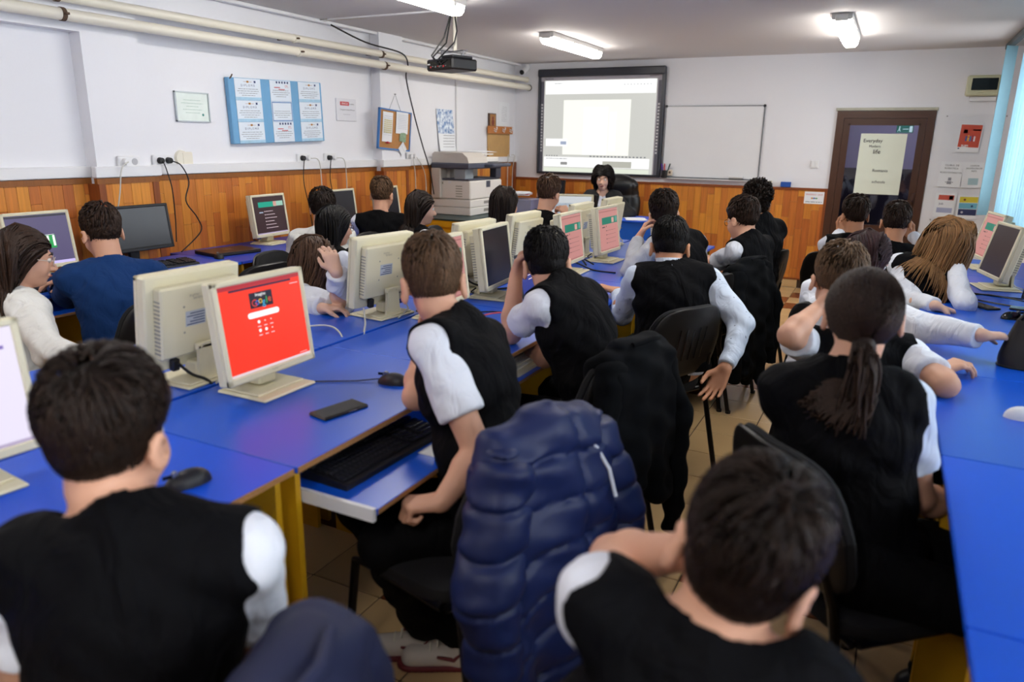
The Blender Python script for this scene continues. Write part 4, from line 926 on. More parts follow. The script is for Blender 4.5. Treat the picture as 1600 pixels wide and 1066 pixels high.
# ------------------------------------------------------------------ keyboards, mice, phones, laptops
def keyboard(loc, rz, label, beige=False):
    t = empty('keyboard', loc, R(rz), label, 'keyboard')
    MB().add([(-0.225, -0.08, 0), (0.225, -0.08, 0), (0.225, 0.08, 0), (-0.225, 0.08, 0), (-0.222, -0.077, 0.012), (0.222, -0.077, 0.012), (0.222, 0.077, 0.026), (-0.222, 0.077, 0.026)], [(0, 3, 2, 1), (4, 5, 6, 7), (0, 1, 5, 4), (1, 2, 6, 5), (2, 3, 7, 6), (3, 0, 4, 7)]).build('case', M_beige if beige else M_dark, t)
    g = MB(); sl = 0.014 / 0.154
    for r_ in range(6):
        y = 0.058 - r_ * 0.0205 - (0.006 if r_ else 0); n = 21
        x = -0.212
        while x < 0.21:
            kw = 0.0175
            if r_ == 5 and -0.12 < x < 0.0: kw = 0.11
            if not (0.066 < x < 0.074 or 0.134 < x < 0.142): g.cbox((x + kw / 2, y, 0.0195 + (y) * sl + 0.004), (kw - 0.002, 0.0175, 0.007), 0.0015)
            x += kw
    tag(g.build('keys', mat('pale_keys', '#d4d2c4', rough=0.5) if beige else mat('key_black', '#1b1b1f', rough=0.4), t), kind='stuff')
    lg = MB()
    for r_ in range(5):
        for c in range(14): lg.bb((-0.2055 + c * 0.0175, 0.051 - r_ * 0.0205, 0.0273 + 0.05 * sl - r_ * 0.0019), (-0.2030 + c * 0.0175, 0.0535 - r_ * 0.0205, 0.0277 + 0.05 * sl - r_ * 0.0019))
    tag(lg.build('key_legends', mat('key_legend', '#77777d', rough=0.5) if not beige else M_ink, t), kind='stuff')
    return t
keyboard((-1.215, 1.56, ZD - 0.0965), 88, 'black keyboard on the pulled-out tray below the phone')
keyboard((-1.26, 2.62, ZD - 0.097), 90, 'pale keyboard on the tray in front of the black-haired boy', True)
keyboard((-3.95, 2.98, ZD), 84, 'black keyboard in front of the wide black monitor')
keyboard((-3.86, 2.33, ZD), 90, 'black keyboard under the card-game monitor')
tag(MB().bb((-1.12, 1.62, ZD - 0.0965), (-1.045, 1.82, ZD - 0.0955)).build('note_paper', M_paper), 'white slip of paper on the keyboard tray beside the black keyboard', 'paper')
def mouse(loc, rz, label, m=M_dark, cord_pts=None):
    t = empty('computer_mouse', loc, R(rz), label, 'mouse')
    def fn(u, v):
        a = 2 * math.pi * u; e = math.sin(v * math.pi / 2); c = math.cos(v * math.pi / 2)
        return (0.031 * c * math.cos(a), 0.055 * c * math.sin(a) , 0.036 * e * (1 - 0.15 * math.sin(a) * c))
    MB().grid(fn, 20, 6).build('shell', m, t, smooth=True)
    MB().tube([(-0.006, 0.026, 0.031), (0.006, 0.026, 0.031)], 0.008, 10).build('scroll_wheel', M_chrome, t)
    MB().bb((-0.0006, 0.012, 0.024), (0.0006, 0.054, 0.033)).build('button_gap', M_black, t)
    if cord_pts: MB().tube([Vector(p) for p in cord_pts], 0.0022, 5).build('cord', M_dark, t, smooth=True)
    return t
mouse((-1.365, 1.04, ZD), 160, 'black mouse on the nearest blue desk beside the big dark-haired boy', cord_pts=[(0, 0.05, 0.01), (0.02, 0.1, 0.004), (0.1, 0.2, 0.003)])
mouse((-1.385, 1.87, ZD), 100, 'black mouse beside the elbow of the leaning boy', cord_pts=[(0, 0.05, 0.01), (-0.03, 0.12, 0.004), (-0.1, 0.3, 0.003)])
mouse((-1.35, 3.62, ZD), 90, 'black mouse in front of the boy with patterned sleeves')
mouse((0.45, 2.53, ZD), -80, 'white mouse on the near right desk at the photo\'s edge', M_white)
mouse((0.60, 4.10, ZD), -60, 'glossy black mouse beside the handbag', M_black)
mouse((-3.93, 3.42, ZD), 60, 'black mouse beside the closed laptop')
mouse((-3.82, 2.62, ZD), 60, 'black mouse by the elbow of the boy in blue')
def phone(loc, rz, label):
    t = empty('smartphone', loc, R(rz), label, 'phone')
    MB().cbox((0, 0, 0.0048), (0.078, 0.162, 0.0096), 0.004).build('case', M_dark, t); MB().cbox((0, 0, 0.0099), (0.070, 0.154, 0.0010), 0.0004).build('screen', M_black, t)
    MB().cbox((0.0395, 0.02, 0.005), (0.0015, 0.03, 0.003), 0.0005).build('side_button', M_chrome, t)
phone((-1.37, 1.58, ZD), -12, 'black smartphone lying on the blue desk in front of the red-screen monitor')
phone((0.50, 4.34, ZD), 35, 'black smartphone on the right desk beside the long-haired girl\'s elbow')
phone((0.70, 4.36, ZD), 80, 'black phone behind the glossy mouse on the right desk')
t = empty('closed_laptop', (-4.06, 3.62, ZD), R(80), 'closed brown-black laptop on the left-wall desk', 'laptop')
MB().cbox((0, 0, 0.009), (0.36, 0.25, 0.016), 0.004).build('base', M_dark, t); MB().cbox((0, 0, 0.021), (0.36, 0.25, 0.008), 0.003).build('lid', mat('brown_lid', '#3a2a26', rough=0.3), t)
tag(MB().bb((-0.03, -0.03, 0.0), (0.03, 0.03, 0.001)).build('lid_logo', M_chrome, t, loc=(0, 0, 0.0252)), None)
def open_laptop(loc, rz, label, kind):
    t = empty('open_laptop', loc, R(rz), label, 'laptop')
    MB().cbox((0, 0, 0.009), (0.35, 0.24, 0.018), 0.004).build('base', M_dark, t); MB().bb((-0.15, -0.03, 0.0182), (0.15, 0.09, 0.0195)).build('keyboard', M_black, t)
    l = MB().cbox((0, 0, 0.115), (0.35, 0.008, 0.23), 0.003).build('lid', M_dark, t); l.location = (0, 0.122, 0.018); l.rotation_euler = (R(-14), 0, 0)
    s = MB().bb((-0.165, -0.0050, 0.02), (0.165, -0.0042, 0.22)).build('screen', M_screenoff if kind == 'dark' else G('bg_' + kind, *SCR[kind]), l)
    if kind == 'blue':
        g = MB()
        for k in range(6): g.bb((-0.06, -0.0056, 0.19 - k * 0.02), (0.02 + 0.02 * (k % 3), -0.0052, 0.194 - k * 0.02))
        g.build('text_lines', G('paleline', '#f0d8e0', 0.9), s)
    return t
open_laptop((-2.93, 7.56, 0.78), 180, 'black laptop open in front of the teacher', 'dark')
open_laptop((-1.44, 3.36, ZD), 97, 'laptop with a blue page open beside the black-haired boy', 'blue')

# ------------------------------------------------------------------ copier
t = empty('copier', (-4.14, 7.06, 0.785), 0, 'large beige-white office copier on the yellow table by the wall', 'copier')
M_cp = mat('copier_shell', '#ece8e2', rough=0.45); M_cpd = mat('copier_slate', '#4a4e5e', rough=0.45); M_cpt = mat('copier_taupe', '#cfc8c0', rough=0.5)
w, l = 0.235, 0.35
def cp(nm, lo, hi, m, ch=0.006): return MB().cbox([(a + b) / 2 for a, b in zip(lo, hi)], [b - a for a, b in zip(lo, hi)], ch).build(nm, m, t)
for k in range(2):
    c = cp('paper_cassette', (-w, -l, 0.002 + k * 0.083), (w, l, 0.081 + k * 0.083), M_cp)
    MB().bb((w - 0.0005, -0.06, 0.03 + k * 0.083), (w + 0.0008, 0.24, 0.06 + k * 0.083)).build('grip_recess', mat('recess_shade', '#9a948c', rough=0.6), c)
body = cp('body', (-w, -l, 0.168), (w, l, 0.36), M_cp, 0.012)
MB().bb((w - 0.001, -0.01, 0.285), (w + 0.003, 0.075, 0.352)).build('badge', M_cpd, body)
MB().bb((w - 0.0005, 0.28, 0.2), (w + 0.001, 0.31, 0.235)).build('blue_sticker', mat('sky_sticker', '#3a8ac0'), body)
g = MB()
for k in range(5): g.bb((-w + 0.29, -l - 0.001, 0.195 + k * 0.026), (-w + 0.37, -l + 0.001, 0.205 + k * 0.026))
g.build('vent', M_beiged, body)
for dx, dz, m_ in ((0.05, 0.32, M_dark), (0.1, 0.32, M_beiged), (0.2, 0.33, M_white), (-0.16 + 0.18, 0.25, M_beiged)): MB().bb((-w + dx, -l - 0.0015, dz), (-w + dx + 0.035, -l + 0.001, dz + 0.025)).build('port', m_, body)
cp('left_tower', (-w, -l - 0.03, 0.168), (-w + 0.12, -l + 0.14, 0.49), M_cpt, 0.01)
cp('output_deck', (-w + 0.1, -l, 0.362), (w - 0.02, l, 0.382), M_cpd)
cp('back_column', (-w, -l + 0.1, 0.36), (-w + 0.16, l, 0.48), M_cpt)
cp('front_post', (w - 0.09, l - 0.12, 0.375), (w - 0.01, l, 0.485), M_cpd)
cp('rear_post', (w - 0.2, -l, 0.375), (w - 0.06, -l + 0.17, 0.485), mat('copier_grey', '#8f98a0', rough=0.5))
cp('scanner', (-w, -l - 0.03, 0.482), (w, l, 0.54), M_cpd, 0.01)
cp('control_panel', (w - 0.06, -0.05, 0.50), (w + 0.11, l + 0.02, 0.535), M_cpd, 0.01)
cp('control_screen', (w + 0.0, 0.05, 0.534), (w + 0.09, 0.25, 0.538), M_screenoff, 0.001)
lid = MB().prism([(-w, 0.542), (-w, 0.63), (-w + 0.03, 0.652), (w - 0.10, 0.645), (w - 0.04, 0.60), (w - 0.02, 0.542)], -l, 0.06).build('document_feeder', M_cpt, t)
cp('lid', (-w, 0.06, 0.542), (w - 0.04, l, 0.60), M_cp, 0.012)
cp('feeder_tray', (-w + 0.06, 0.03, 0.62), (w - 0.08, l - 0.05, 0.635), M_cp, 0.006)
for k, (a, dx) in enumerate(((8, 0), (-14, 0.06))):
    o = MB().bb((-0.105, -0.148, 0), (0.105, 0.148, 0.0012)).build('loose_sheet', M_paper, t); o.location = (dx - 0.02, 0.12 + 0.1 * k, 0.652 + 0.006 * k); o.rotation_euler = (0, R(4 * k), R(a))

# clutter beside the copier
def carton(name, loc, rz, d, m, label, cat):
    t = empty(name, loc, R(rz), label, cat)
    MB().cbox((0, 0, d[2] / 2), d, 0.004).build('body', m, t); MB().cbox((0, 0, d[2] + 0.004), (d[0] + 0.008, d[1] + 0.008, 0.012), 0.003).build('lid', m, t)
    return t
t = empty('side_table', (-3.79, 7.70, 0), 0, 'low blue side table between the copier and the teacher\'s desk', 'table')
MB().cbox((0, 0, 0.73), (0.75, 0.5, 0.02), 0.002).build('tabletop', M_blue, t)
for sx in (-1, 1):
    for sy in (-1, 1): MB().cbox((sx * 0.33, sy * 0.2, 0.36), (0.04, 0.04, 0.72), 0.004).build('leg', M_blue, t)
carton('cardboard_box', (-4.0, 7.66, 0.74), 8, (0.2, 0.26, 0.2), mat('cardboard', '#9a6a4a', rough=0.85), 'brown cardboard box behind the girl in navy', 'box')
carton('storage_bin', (-3.72, 7.66, 0.74), 0, (0.26, 0.28, 0.17), mat('grey_plastic_bin', '#8a8aa0', rough=0.3), 'grey translucent storage bin next to the cardboard box', 'bin')
t = empty('paper_stack', (-3.85, 7.66, 0.957), R(12), 'loose stack of white papers on top of the boxes', 'paper')
for k in range(6):
    o = MB().bb((-0.16, -0.12, k * 0.006), (0.16, 0.12, k * 0.006 + 0.005)).build('sheet', M_paper if k != 2 else M_red, t); o.rotation_euler = (0, 0, R(random.uniform(-12, 12)))
t = empty('trophy', (-3.50, 7.64, 0.74), 0, 'small gold and blue trophy by the storage bin', 'trophy')
MB().lathe([(0.04, 0), (0.04, 0.02), (0.012, 0.03), (0.012, 0.06), (0.035, 0.1), (0.038, 0.13), (0.0, 0.13)], n=14).build('cup', mat('gold_metal', '#b89a4a', rough=0.35, metal=0.8), t, smooth=True)
MB().cbox((0, 0, 0.17), (0.05, 0.05, 0.08), 0.01).build('blue_figure', mat('blue_card', '#1a4fa8'), t)
t = empty('paper_sheets', (-2.35, 7.50, 0.781), R(20), 'white paper sheets at the teacher\'s desk corner', 'paper')
for k in range(2): o = MB().bb((-0.105, -0.148, 0.001 + k * 0.0015), (0.105, 0.148, 0.002 + k * 0.0015)).build('sheet', M_paper, t); o.rotation_euler = (0, 0, R(8 * k))

t = empty('low_cabinet', (-3.72, 8.38, 0), 0, 'low wooden cabinet under the black monitor below the screen', 'cabinet')
MB().cbox((0, 0, 0.40), (0.6, 0.42, 0.79), 0.004).build('body', mat('orange_wood', '#b8702e'), t)
for s in (-1, 1):
    d_ = MB().cbox((s * 0.148, -0.216, 0.40), (0.285, 0.016, 0.72), 0.003).build('door', mat('orange_wood', '#b8702e'), t); MB().cbox((s * 0.03, -0.23, 0.5), (0.012, 0.014, 0.09), 0.003).build('handle', M_chrome, d_)
# network and power cables on the desks
cord('desk_cable', [(-1.60, 2.62, ZD + 0.004), (-1.55, 2.85, ZD + 0.02), (-1.42, 3.0, ZD + 0.008), (-1.33, 3.02, ZD + 0.005)], 0.004, mat('red_cord', '#c84058', rough=0.5), 'red cable crossing the centre desk behind the leaning boy\'s neck', 'cables lying on the desks')
cord('desk_cable', [(-1.75, 2.8, ZD + 0.004), (-1.6, 2.95, ZD + 0.004), (-1.45, 2.95, ZD + 0.004), (-1.35, 2.88, ZD + 0.004)], 0.003, M_dark, 'thin black cable beside the red cable', 'cables lying on the desks')
cord('desk_cable', [(-2.0, 2.50, ZD + 0.06), (-1.93, 2.42, ZD + 0.02), (-1.89, 2.36, ZD + 0.0), (-1.86, 2.32, ZD - 0.06)], 0.004, M_cordw, 'white cable running from a monitor back into the desk gap', 'cables lying on the desks')
cord('desk_cable', [(-2.2, 2.2, ZD + 0.004), (-2.05, 2.3, ZD + 0.02), (-1.93, 2.26, ZD + 0.006), (-1.87, 2.2, ZD - 0.05)], 0.004, M_cordw, 'white cable curving over the desk below the monitor back', 'cables lying on the desks')
cord('desk_cable', [(-1.95, 3.28, ZD + 0.09), (-1.9, 3.3, ZD + 0.05), (-1.84, 3.42, ZD + 0.01), (-1.8, 3.5, ZD + 0.004)], 0.005, M_dark, 'black monitor cable sweeping down to the desk gap', 'cables lying on the desks')
cord('desk_cable', [(-1.95, 1.50, ZD + 0.08), (-1.93, 1.53, ZD + 0.04), (-1.9, 1.57, ZD + 0.008), (-1.872, 1.58, ZD - 0.06)], 0.005, M_dark, 'black cable from the nearest monitor back to the desk gap', 'cables lying on the desks')
for k, pts in enumerate(([(-1.9, 4.45, ZD + 0.02), (-1.8, 4.5, ZD + 0.05), (-1.7, 4.42, ZD + 0.01), (-1.78, 4.55, ZD + 0.03), (-1.68, 4.5, ZD + 0.006)], [(-1.9, 4.62, ZD + 0.004), (-1.75, 4.4, ZD + 0.02), (-1.6, 4.3, ZD + 0.004), (-1.45, 4.28, ZD + 0.004)])):
    cord('desk_cable', pts, 0.005, M_dark, ('tangled black cables between the two pink-page monitors', 'long black cable in front of the pink-page monitors')[k], 'cables lying on the desks')
for k, pts in enumerate(([(0.36, 4.75, ZD + 0.004), (0.5, 4.72, ZD + 0.004), (0.7, 4.68, ZD + 0.004), (0.88, 4.75, ZD + 0.01)], [(0.42, 4.60, ZD + 0.004), (0.55, 4.62, ZD + 0.02), (0.75, 4.55, ZD + 0.01), (0.85, 4.6, ZD + 0.02)], [(0.43, 4.60, ZD + 0.004), (0.5, 4.5, ZD + 0.006), (0.65, 4.42, ZD + 0.004), (0.85, 4.3, ZD + 0.004)])):
    cord('desk_cable', pts, 0.004, M_dark, ('straight black cable across the right desk, farthest of three', 'black cable loop across the right desk, middle of three', 'black cable across the right desk nearest the phones')[k], 'cables lying on the desks')
# handbag
t = empty('handbag', (0.585, 3.16, ZD), R(-4), 'black handbag with long strap on the right desk', 'bag')
M_lea = mat('black_leather', '#0c0c0e', rough=0.35, bump=0.3, bscale=160, bdist=0.001)
def bagf(u, v):
    a = 2 * math.pi * u; zz = v * 0.17; wq = 0.16 - 0.055 * v - 0.02 * (1 - v) ** 6; dq = 0.055 * (1 - 0.6 * v)
    cx = abs(math.cos(a)) ** 0.6 * math.copysign(1, math.cos(a)); sy = abs(math.sin(a)) ** 0.8 * math.copysign(1, math.sin(a))
    return (wq * cx, dq * sy, zz + 0.01 * math.cos(a) ** 2 * v)
MB().grid(bagf, 32, 8).add([bagf(k / 32, 0) for k in range(32)], [tuple(range(32))]).add([bagf(k / 32, 1) for k in range(32)], [tuple(range(32))]).build('body', M_lea, t, smooth=True)
MB().tube([bagf(k / 32, 0.02) for k in range(33)], 0.004, 6).build('piping', M_lea, t, smooth=True)
MB().tube([(-0.10, 0, 0.17), (-0.04, 0, 0.27), (0.03, 0.0, 0.30), (0.09, 0, 0.25), (0.11, 0, 0.17)], 0.008, 8).build('strap', M_lea, t, smooth=True)
MB().tube([(-0.1, 0, 0.165), (0.1, 0, 0.168)], 0.003, 6).build('zip', M_chrome, t)

# ------------------------------------------------------------------ chairs
M_seat = mat('chair_fabric', '#0b0b0e', rough=0.85, bump=0.3, bscale=220, bdist=0.001)
M_shell = mat('chair_shell', '#191614', rough=0.4)
M_ctube = mat('black_steel_tube', '#101013', rough=0.3, metal=0.4)
def make_chair():
    """local -y is the back side of the chair; the sitter faces +y"""
    t = empty('visitor_chair', (0, 0, 0), 0, None, 'chair')
    def pad(u, v, w, d, th):
        a = 2 * math.pi * u; e = -math.pi / 2 + math.pi * v; n = 0.45
        f = lambda s: math.copysign(abs(s) ** n, s)
        return (w * f(math.cos(a)) * abs(math.cos(e)) ** 0.35, d * f(math.sin(a)) * abs(math.cos(e)) ** 0.35, th * f(math.sin(e)))
    MB().grid(lambda u, v: Vector(pad(u, v, 0.235, 0.21, 0.03)) + Vector((0, 0.01, 0.445)), 28, 8).build('seat', M_seat, t, smooth=True)
    def back(u, v, th, sh):
        p = pad(u, v, 0.225, 0.17, th); x, z, y = p
        zz = 0.70 + z; yy = -0.235 - 0.24 * (zz - 0.70) - 0.035 * (1 - (x / 0.225) ** 2) + y + sh
        return (x * (1 - 0.25 * max(0, (zz - 0.72)) / 0.17), yy, zz)
    MB().grid(lambda u, v: back(u, v, 0.018, 0.012), 28, 8).build('backrest', M_seat, t, smooth=True)
    sh = MB().grid(lambda u, v: back(u, v, 0.010, -0.014), 28, 8).build('back_shell', M_shell, t, smooth=True)
    g = MB()
    for k in range(5): g.grid(lambda u, v, k=k: (lambda x, zz: (x, -0.235 - 0.24 * (zz - 0.70) - 0.035 * (1 - (x / 0.225) ** 2) - 0.0275 + 0.004 * v, zz))(-0.08 + 0.04 * k + 0.006 * u, 0.62 + 0.15 * (0 if v < 0.5 else 1)), 1, 1)
    g.build('shell_ribs', M_black, sh)
    for s in (-1, 1):
        MB().tube([(s * 0.235, 0.235, 0.0), (s * 0.215, 0.19, 0.415), (s * 0.215, 0.12, 0.425), (s * 0.215, -0.16, 0.425)], 0.0125, 8).build('front_leg', M_ctube, t, smooth=True)
        MB().tube([(s * 0.235, -0.30, 0.0), (s * 0.205, -0.215, 0.42), (s * 0.19, -0.225, 0.52), (s * 0.17, -0.25, 0.62)], 0.0125, 8).build('rear_leg', M_ctube, t, smooth=True)
        for y in (0.235, -0.30): MB().tube([(s * 0.235, y, 0.0), (s * 0.235, y, 0.018)], 0.016, 8).build('foot_cap', M_dark, t)
    MB().tube([(-0.215, 0.15, 0.42), (0.215, 0.15, 0.42)], 0.011, 8).build('cross_bar', M_ctube, t); MB().tube([(-0.21, -0.17, 0.42), (0.21, -0.17, 0.42)], 0.011, 8).build('cross_bar', M_ctube, t)
    return t
CHAIR0 = make_chair(); chair_used = [False]
def chair(x, y, face, label):
    """face: compass angle (deg, +X = 0) the sitter looks towards"""
    o = CHAIR0 if not chair_used[0] else dup(CHAIR0); chair_used[0] = True
    o.location = (x, y, 0); o.rotation_euler = (0, 0, R(face - 90)); o['label'] = label; o['group'] = 'black visitor chairs'
    return o
# ------------------------------------------------------------------ people: bodies and clothes grown as smooth implicit surfaces
def V3(*a): return np.array(a, float)
def unit(v): v = np.asarray(v, float); return v / max(np.linalg.norm(v), 1e-9)
class Vol:
    def __init__(s, lo, hi, h):
        s.lo = np.asarray(lo, float); s.h = h
        s.n = np.ceil((np.asarray(hi) - s.lo) / h).astype(int) + 1
        s.F = np.full(s.n, 1.0, np.float32)
        s.ax = [(s.lo[i] + h * np.arange(s.n[i])).astype(np.float32) for i in range(3)]
    def reg(s, lo, hi):
        a = np.clip(np.floor((np.asarray(lo) - s.lo) / s.h).astype(int), 0, s.n); b = np.clip(np.ceil((np.asarray(hi) - s.lo) / s.h).astype(int) + 1, 0, s.n)
        if (b <= a).any(): return None, None
        sl = tuple(slice(int(a[i]), int(b[i])) for i in range(3))
        return sl, (s.ax[0][sl[0]][:, None, None], s.ax[1][sl[1]][None, :, None], s.ax[2][sl[2]][None, None, :])
    def put(s, sl, d, mode, k):
        a = s.F[sl]
        if mode == 'sub': d = -d
        if mode == 'add':
            if k > 0:
                h = np.clip(0.5 + 0.5 * (d - a) / k, 0, 1); s.F[sl] = d + (a - d) * h - k * h * (1 - h)
            else: s.F[sl] = np.minimum(a, d)
        else:
            if k > 0:
                h = np.clip(0.5 - 0.5 * (d - a) / k, 0, 1); s.F[sl] = d + (a - d) * h + k * h * (1 - h)
            else: s.F[sl] = np.maximum(a, d)
    def cap(s, a, b, ra, rb, mode='add', k=0.02):
        a = np.asarray(a, float); b = np.asarray(b, float); m = max(ra, rb) + k * 1.5 + s.h * 2
        sl, P = s.reg(np.minimum(a, b) - m, np.maximum(a, b) + m)
        if sl is None: return s
        ba = b - a; q = float(ba @ ba) + 1e-12
        x, y, z = P[0] - a[0], P[1] - a[1], P[2] - a[2]
        t = np.clip((x * ba[0] + y * ba[1] + z * ba[2]) / q, 0, 1)
        d = np.sqrt((x - t * ba[0]) ** 2 + (y - t * ba[1]) ** 2 + (z - t * ba[2]) ** 2) - (ra + (rb - ra) * t)
        s.put(sl, d.astype(np.float32), mode, k); return s
    def ell(s, c, r, M=None, mode='add', k=0.02):
        c = np.asarray(c, float); r = np.asarray(r, float); m = r.max() + k * 1.5 + s.h * 2
        sl, P = s.reg(c - m, c + m)
        if sl is None: return s
        M = np.eye(3) if M is None else M      # columns are the axes
        x, y, z = P[0] - c[0], P[1] - c[1], P[2] - c[2]
        u = [x * M[0, i] + y * M[1, i] + z * M[2, i] for i in range(3)]
        k0 = np.sqrt(sum((u[i] / r[i]) ** 2 for i in range(3))); k1 = np.sqrt(sum((u[i] / r[i] ** 2) ** 2 for i in range(3))) + 1e-9
        s.put(sl, (k0 * (k0 - 1) / k1).astype(np.float32), mode, k); return s
    def plane(s, p, n, k=0.006, near=None, rad=None):
        """cut away everything on the side n points to (only near a point when given)"""
        p = np.asarray(p, float); n = unit(n)
        if near is None: sl = (slice(None),) * 3; P = (s.ax[0][:, None, None], s.ax[1][None, :, None], s.ax[2][None, None, :])
        else:
            sl, P = s.reg(np.asarray(near) - rad, np.asarray(near) + rad)
            if sl is None: return s
        d = (P[0] - p[0]) * n[0] + (P[1] - p[1]) * n[1] + (P[2] - p[2]) * n[2]
        s.put(sl, np.broadcast_to(d, s.F[sl].shape).astype(np.float32), 'int', k); return s
    def wrinkle(s, amp, f=1.0, seed=0):
        x, y, z = s.ax[0][:, None, None], s.ax[1][None, :, None], s.ax[2][None, None, :]
        o = seed * 1.7
        w = np.sin(f * (38 * z + 14 * x - 9 * y) + o) * np.sin(f * (23 * x + 11 * z) + o * 2) + 0.7 * np.sin(f * (31 * y - 44 * z + 17 * x) + o * 3) * np.sin(f * 19 * (y + z)) + 0.35 * np.sin(f * (83 * z + 40 * x + 37 * y) + o)
        s.F += (amp * w).astype(np.float32); return s
    def mesh(s):
        """surface nets"""
        F = s.F; n = s.n; S = F < 0
        cs = np.zeros(n - 1, np.int8)
        for i in (0, 1):
            for j in (0, 1):
                for k in (0, 1): cs += S[i:n[0] - 1 + i, j:n[1] - 1 + j, k:n[2] - 1 + k]
        act = (cs > 0) & (cs < 8); I = np.argwhere(act)
        if len(I) == 0: return np.zeros((0, 3)), np.zeros((0, 4), int)
        idx = np.full(n - 1, -1, np.int32); idx[act] = np.arange(len(I))
        co = [(i, j, k) for i in (0, 1) for j in (0, 1) for k in (0, 1)]
        vals = {c: F[I[:, 0] + c[0], I[:, 1] + c[1], I[:, 2] + c[2]].astype(np.float64) for c in co}
        acc = np.zeros((len(I), 3)); cnt = np.zeros(len(I))
        for a in co:
            for ax in range(3):
                if a[ax]: continue
                b = list(a); b[ax] = 1; b = tuple(b)
                va, vb = vals[a], vals[b]; m = (va < 0) != (vb < 0)
                t = np.where(m, va / np.where(m, va - vb, 1), 0)
                p = np.array(a, float)[None, :].repeat(len(I), 0); p[:, ax] += t
                acc += p * m[:, None]; cnt += m
        V = s.lo + s.h * (I + acc / cnt[:, None])
        Q = []
        for ax in range(3):
            o = [i for i in range(3) if i != ax]
            A = S; sl0 = [slice(None)] * 3; sl1 = [slice(None)] * 3
            sl0[ax] = slice(0, n[ax] - 1); sl1[ax] = slice(1, n[ax])
            a0 = S[tuple(sl0)]; a1 = S[tuple(sl1)]
            E = np.argwhere(a0 != a1)
            E = E[(E[:, o[0]] > 0) & (E[:, o[1]] > 0) & (E[:, o[0]] < n[o[0]] - 1) & (E[:, o[1]] < n[o[1]] - 1)]
            if len(E) == 0: continue
            fl = a0[E[:, 0], E[:, 1], E[:, 2]]
            q = []
            for d0, d1 in ((-1, -1), (0, -1), (0, 0), (-1, 0)):
                c = E.copy(); c[:, o[0]] += d0; c[:, o[1]] += d1; q.append(idx[c[:, 0], c[:, 1], c[:, 2]])
            q = np.stack(q, 1)
            if ax == 1: fl = ~fl
            q[~fl] = q[~fl][:, ::-1]; Q.append(q)
        Q = np.concatenate(Q) if Q else np.zeros((0, 4), int)
        return V, Q[(Q >= 0).all(1)]
def mesh_np(name, V, Q, m, parent=None, smooth=True, attr=None):
    me = bpy.data.meshes.new(name); V = np.asarray(V, np.float32); Q = np.asarray(Q, np.int32); k = Q.shape[1] if len(Q) else 4
    me.vertices.add(len(V)); me.vertices.foreach_set('co', V.ravel())
    me.loops.add(Q.size); me.loops.foreach_set('vertex_index', Q.ravel())
    me.polygons.add(len(Q)); me.polygons.foreach_set('loop_start', np.arange(0, Q.size, k, dtype=np.int32))
    me.polygons.foreach_set('use_smooth', np.full(len(Q), smooth))
    me.update(calc_edges=True); me.validate()
    if attr is not None:
        at = me.attributes.new('rnd', 'FLOAT', 'POINT'); at.data.foreach_set('value', np.asarray(attr, np.float32))
    return obj(name, me, m, parent)
def vol_obj(name, v, m, parent, off):
    V, Q = v.mesh()
    if len(V) == 0: return None
    return mesh_np(name, V - off, Q, m, parent)

def cloth(name, col, rough, spec=0.3):
    m = mat(name, col, rough=rough, spec=spec); nt = m.node_tree; N = nt.nodes; L = nt.links
    tc = N.new('ShaderNodeTexCoord'); mp = N.new('ShaderNodeMapping'); mp.inputs['Scale'].default_value = (1.0, 1.0, 0.55); mp.inputs['Rotation'].default_value = (0.5, 0.35, 0)
    L.new(tc.outputs['Object'], mp.inputs['Vector'])
    a = N.new('ShaderNodeTexNoise'); a.inputs['Scale'].default_value = 11; a.inputs['Detail'].default_value = 2.5; a.inputs['Distortion'].default_value = 1.6
    b = N.new('ShaderNodeTexNoise'); b.inputs['Scale'].default_value = 420
    L.new(mp.outputs[0], a.inputs['Vector']); L.new(tc.outputs['Object'], b.inputs['Vector'])
    b1 = N.new('ShaderNodeBump'); b1.inputs['Strength'].default_value = 0.75; b1.inputs['Distance'].default_value = 0.022; L.new(a.outputs['Fac'], b1.inputs['Height'])
    b2 = N.new('ShaderNodeBump'); b2.inputs['Strength'].default_value = 0.25; b2.inputs['Distance'].default_value = 0.0008; L.new(b.outputs['Fac'], b2.inputs['Height']); L.new(b1.outputs[0], b2.inputs['Normal'])
    L.new(b2.outputs[0], N['Principled BSDF'].inputs['Normal'])
    return m
SKIN = {k: mat('skin_' + k, c, rough=0.5, spec=0.35, noise=0.05, nscale=18) for k, c in dict(fair='#d8a488', warm='#c98f6c', rosy='#d49a88', pale='#e0b49c').items()}
M_vest = cloth('black_vest_cloth', '#040407', 0.8, 0.12)
M_shirt = cloth('white_cotton', '#e2e5ee', 0.85)
M_shirtb = cloth('pale_blue_cotton', '#cdd8e8', 0.85)
M_pattern = cloth('pale_blue_dash_print', '#cdd8e8', 0.85)
nt = M_pattern.node_tree; vt = nt.nodes.new('ShaderNodeTexVoronoi'); vt.inputs['Scale'].default_value = 20; vt.inputs['Randomness'].default_value = 1.0
mp_ = nt.nodes.new('ShaderNodeMapping'); mp_.inputs['Scale'].default_value = (1.6, 1.6, 0.45); mp_.inputs['Rotation'].default_value = (0.6, 0.3, 0.2); tc_ = nt.nodes.new('ShaderNodeTexCoord')
nt.links.new(tc_.outputs['Object'], mp_.inputs[0]); nt.links.new(mp_.outputs[0], vt.inputs['Vector'])
rp_ = nt.nodes.new('ShaderNodeValToRGB'); rp_.color_ramp.interpolation = 'CONSTANT'; rp_.color_ramp.elements[0].color = hx('#4a5468'); rp_.color_ramp.elements[1].position = 0.085; rp_.color_ramp.elements[1].color = hx('#cdd8e8')
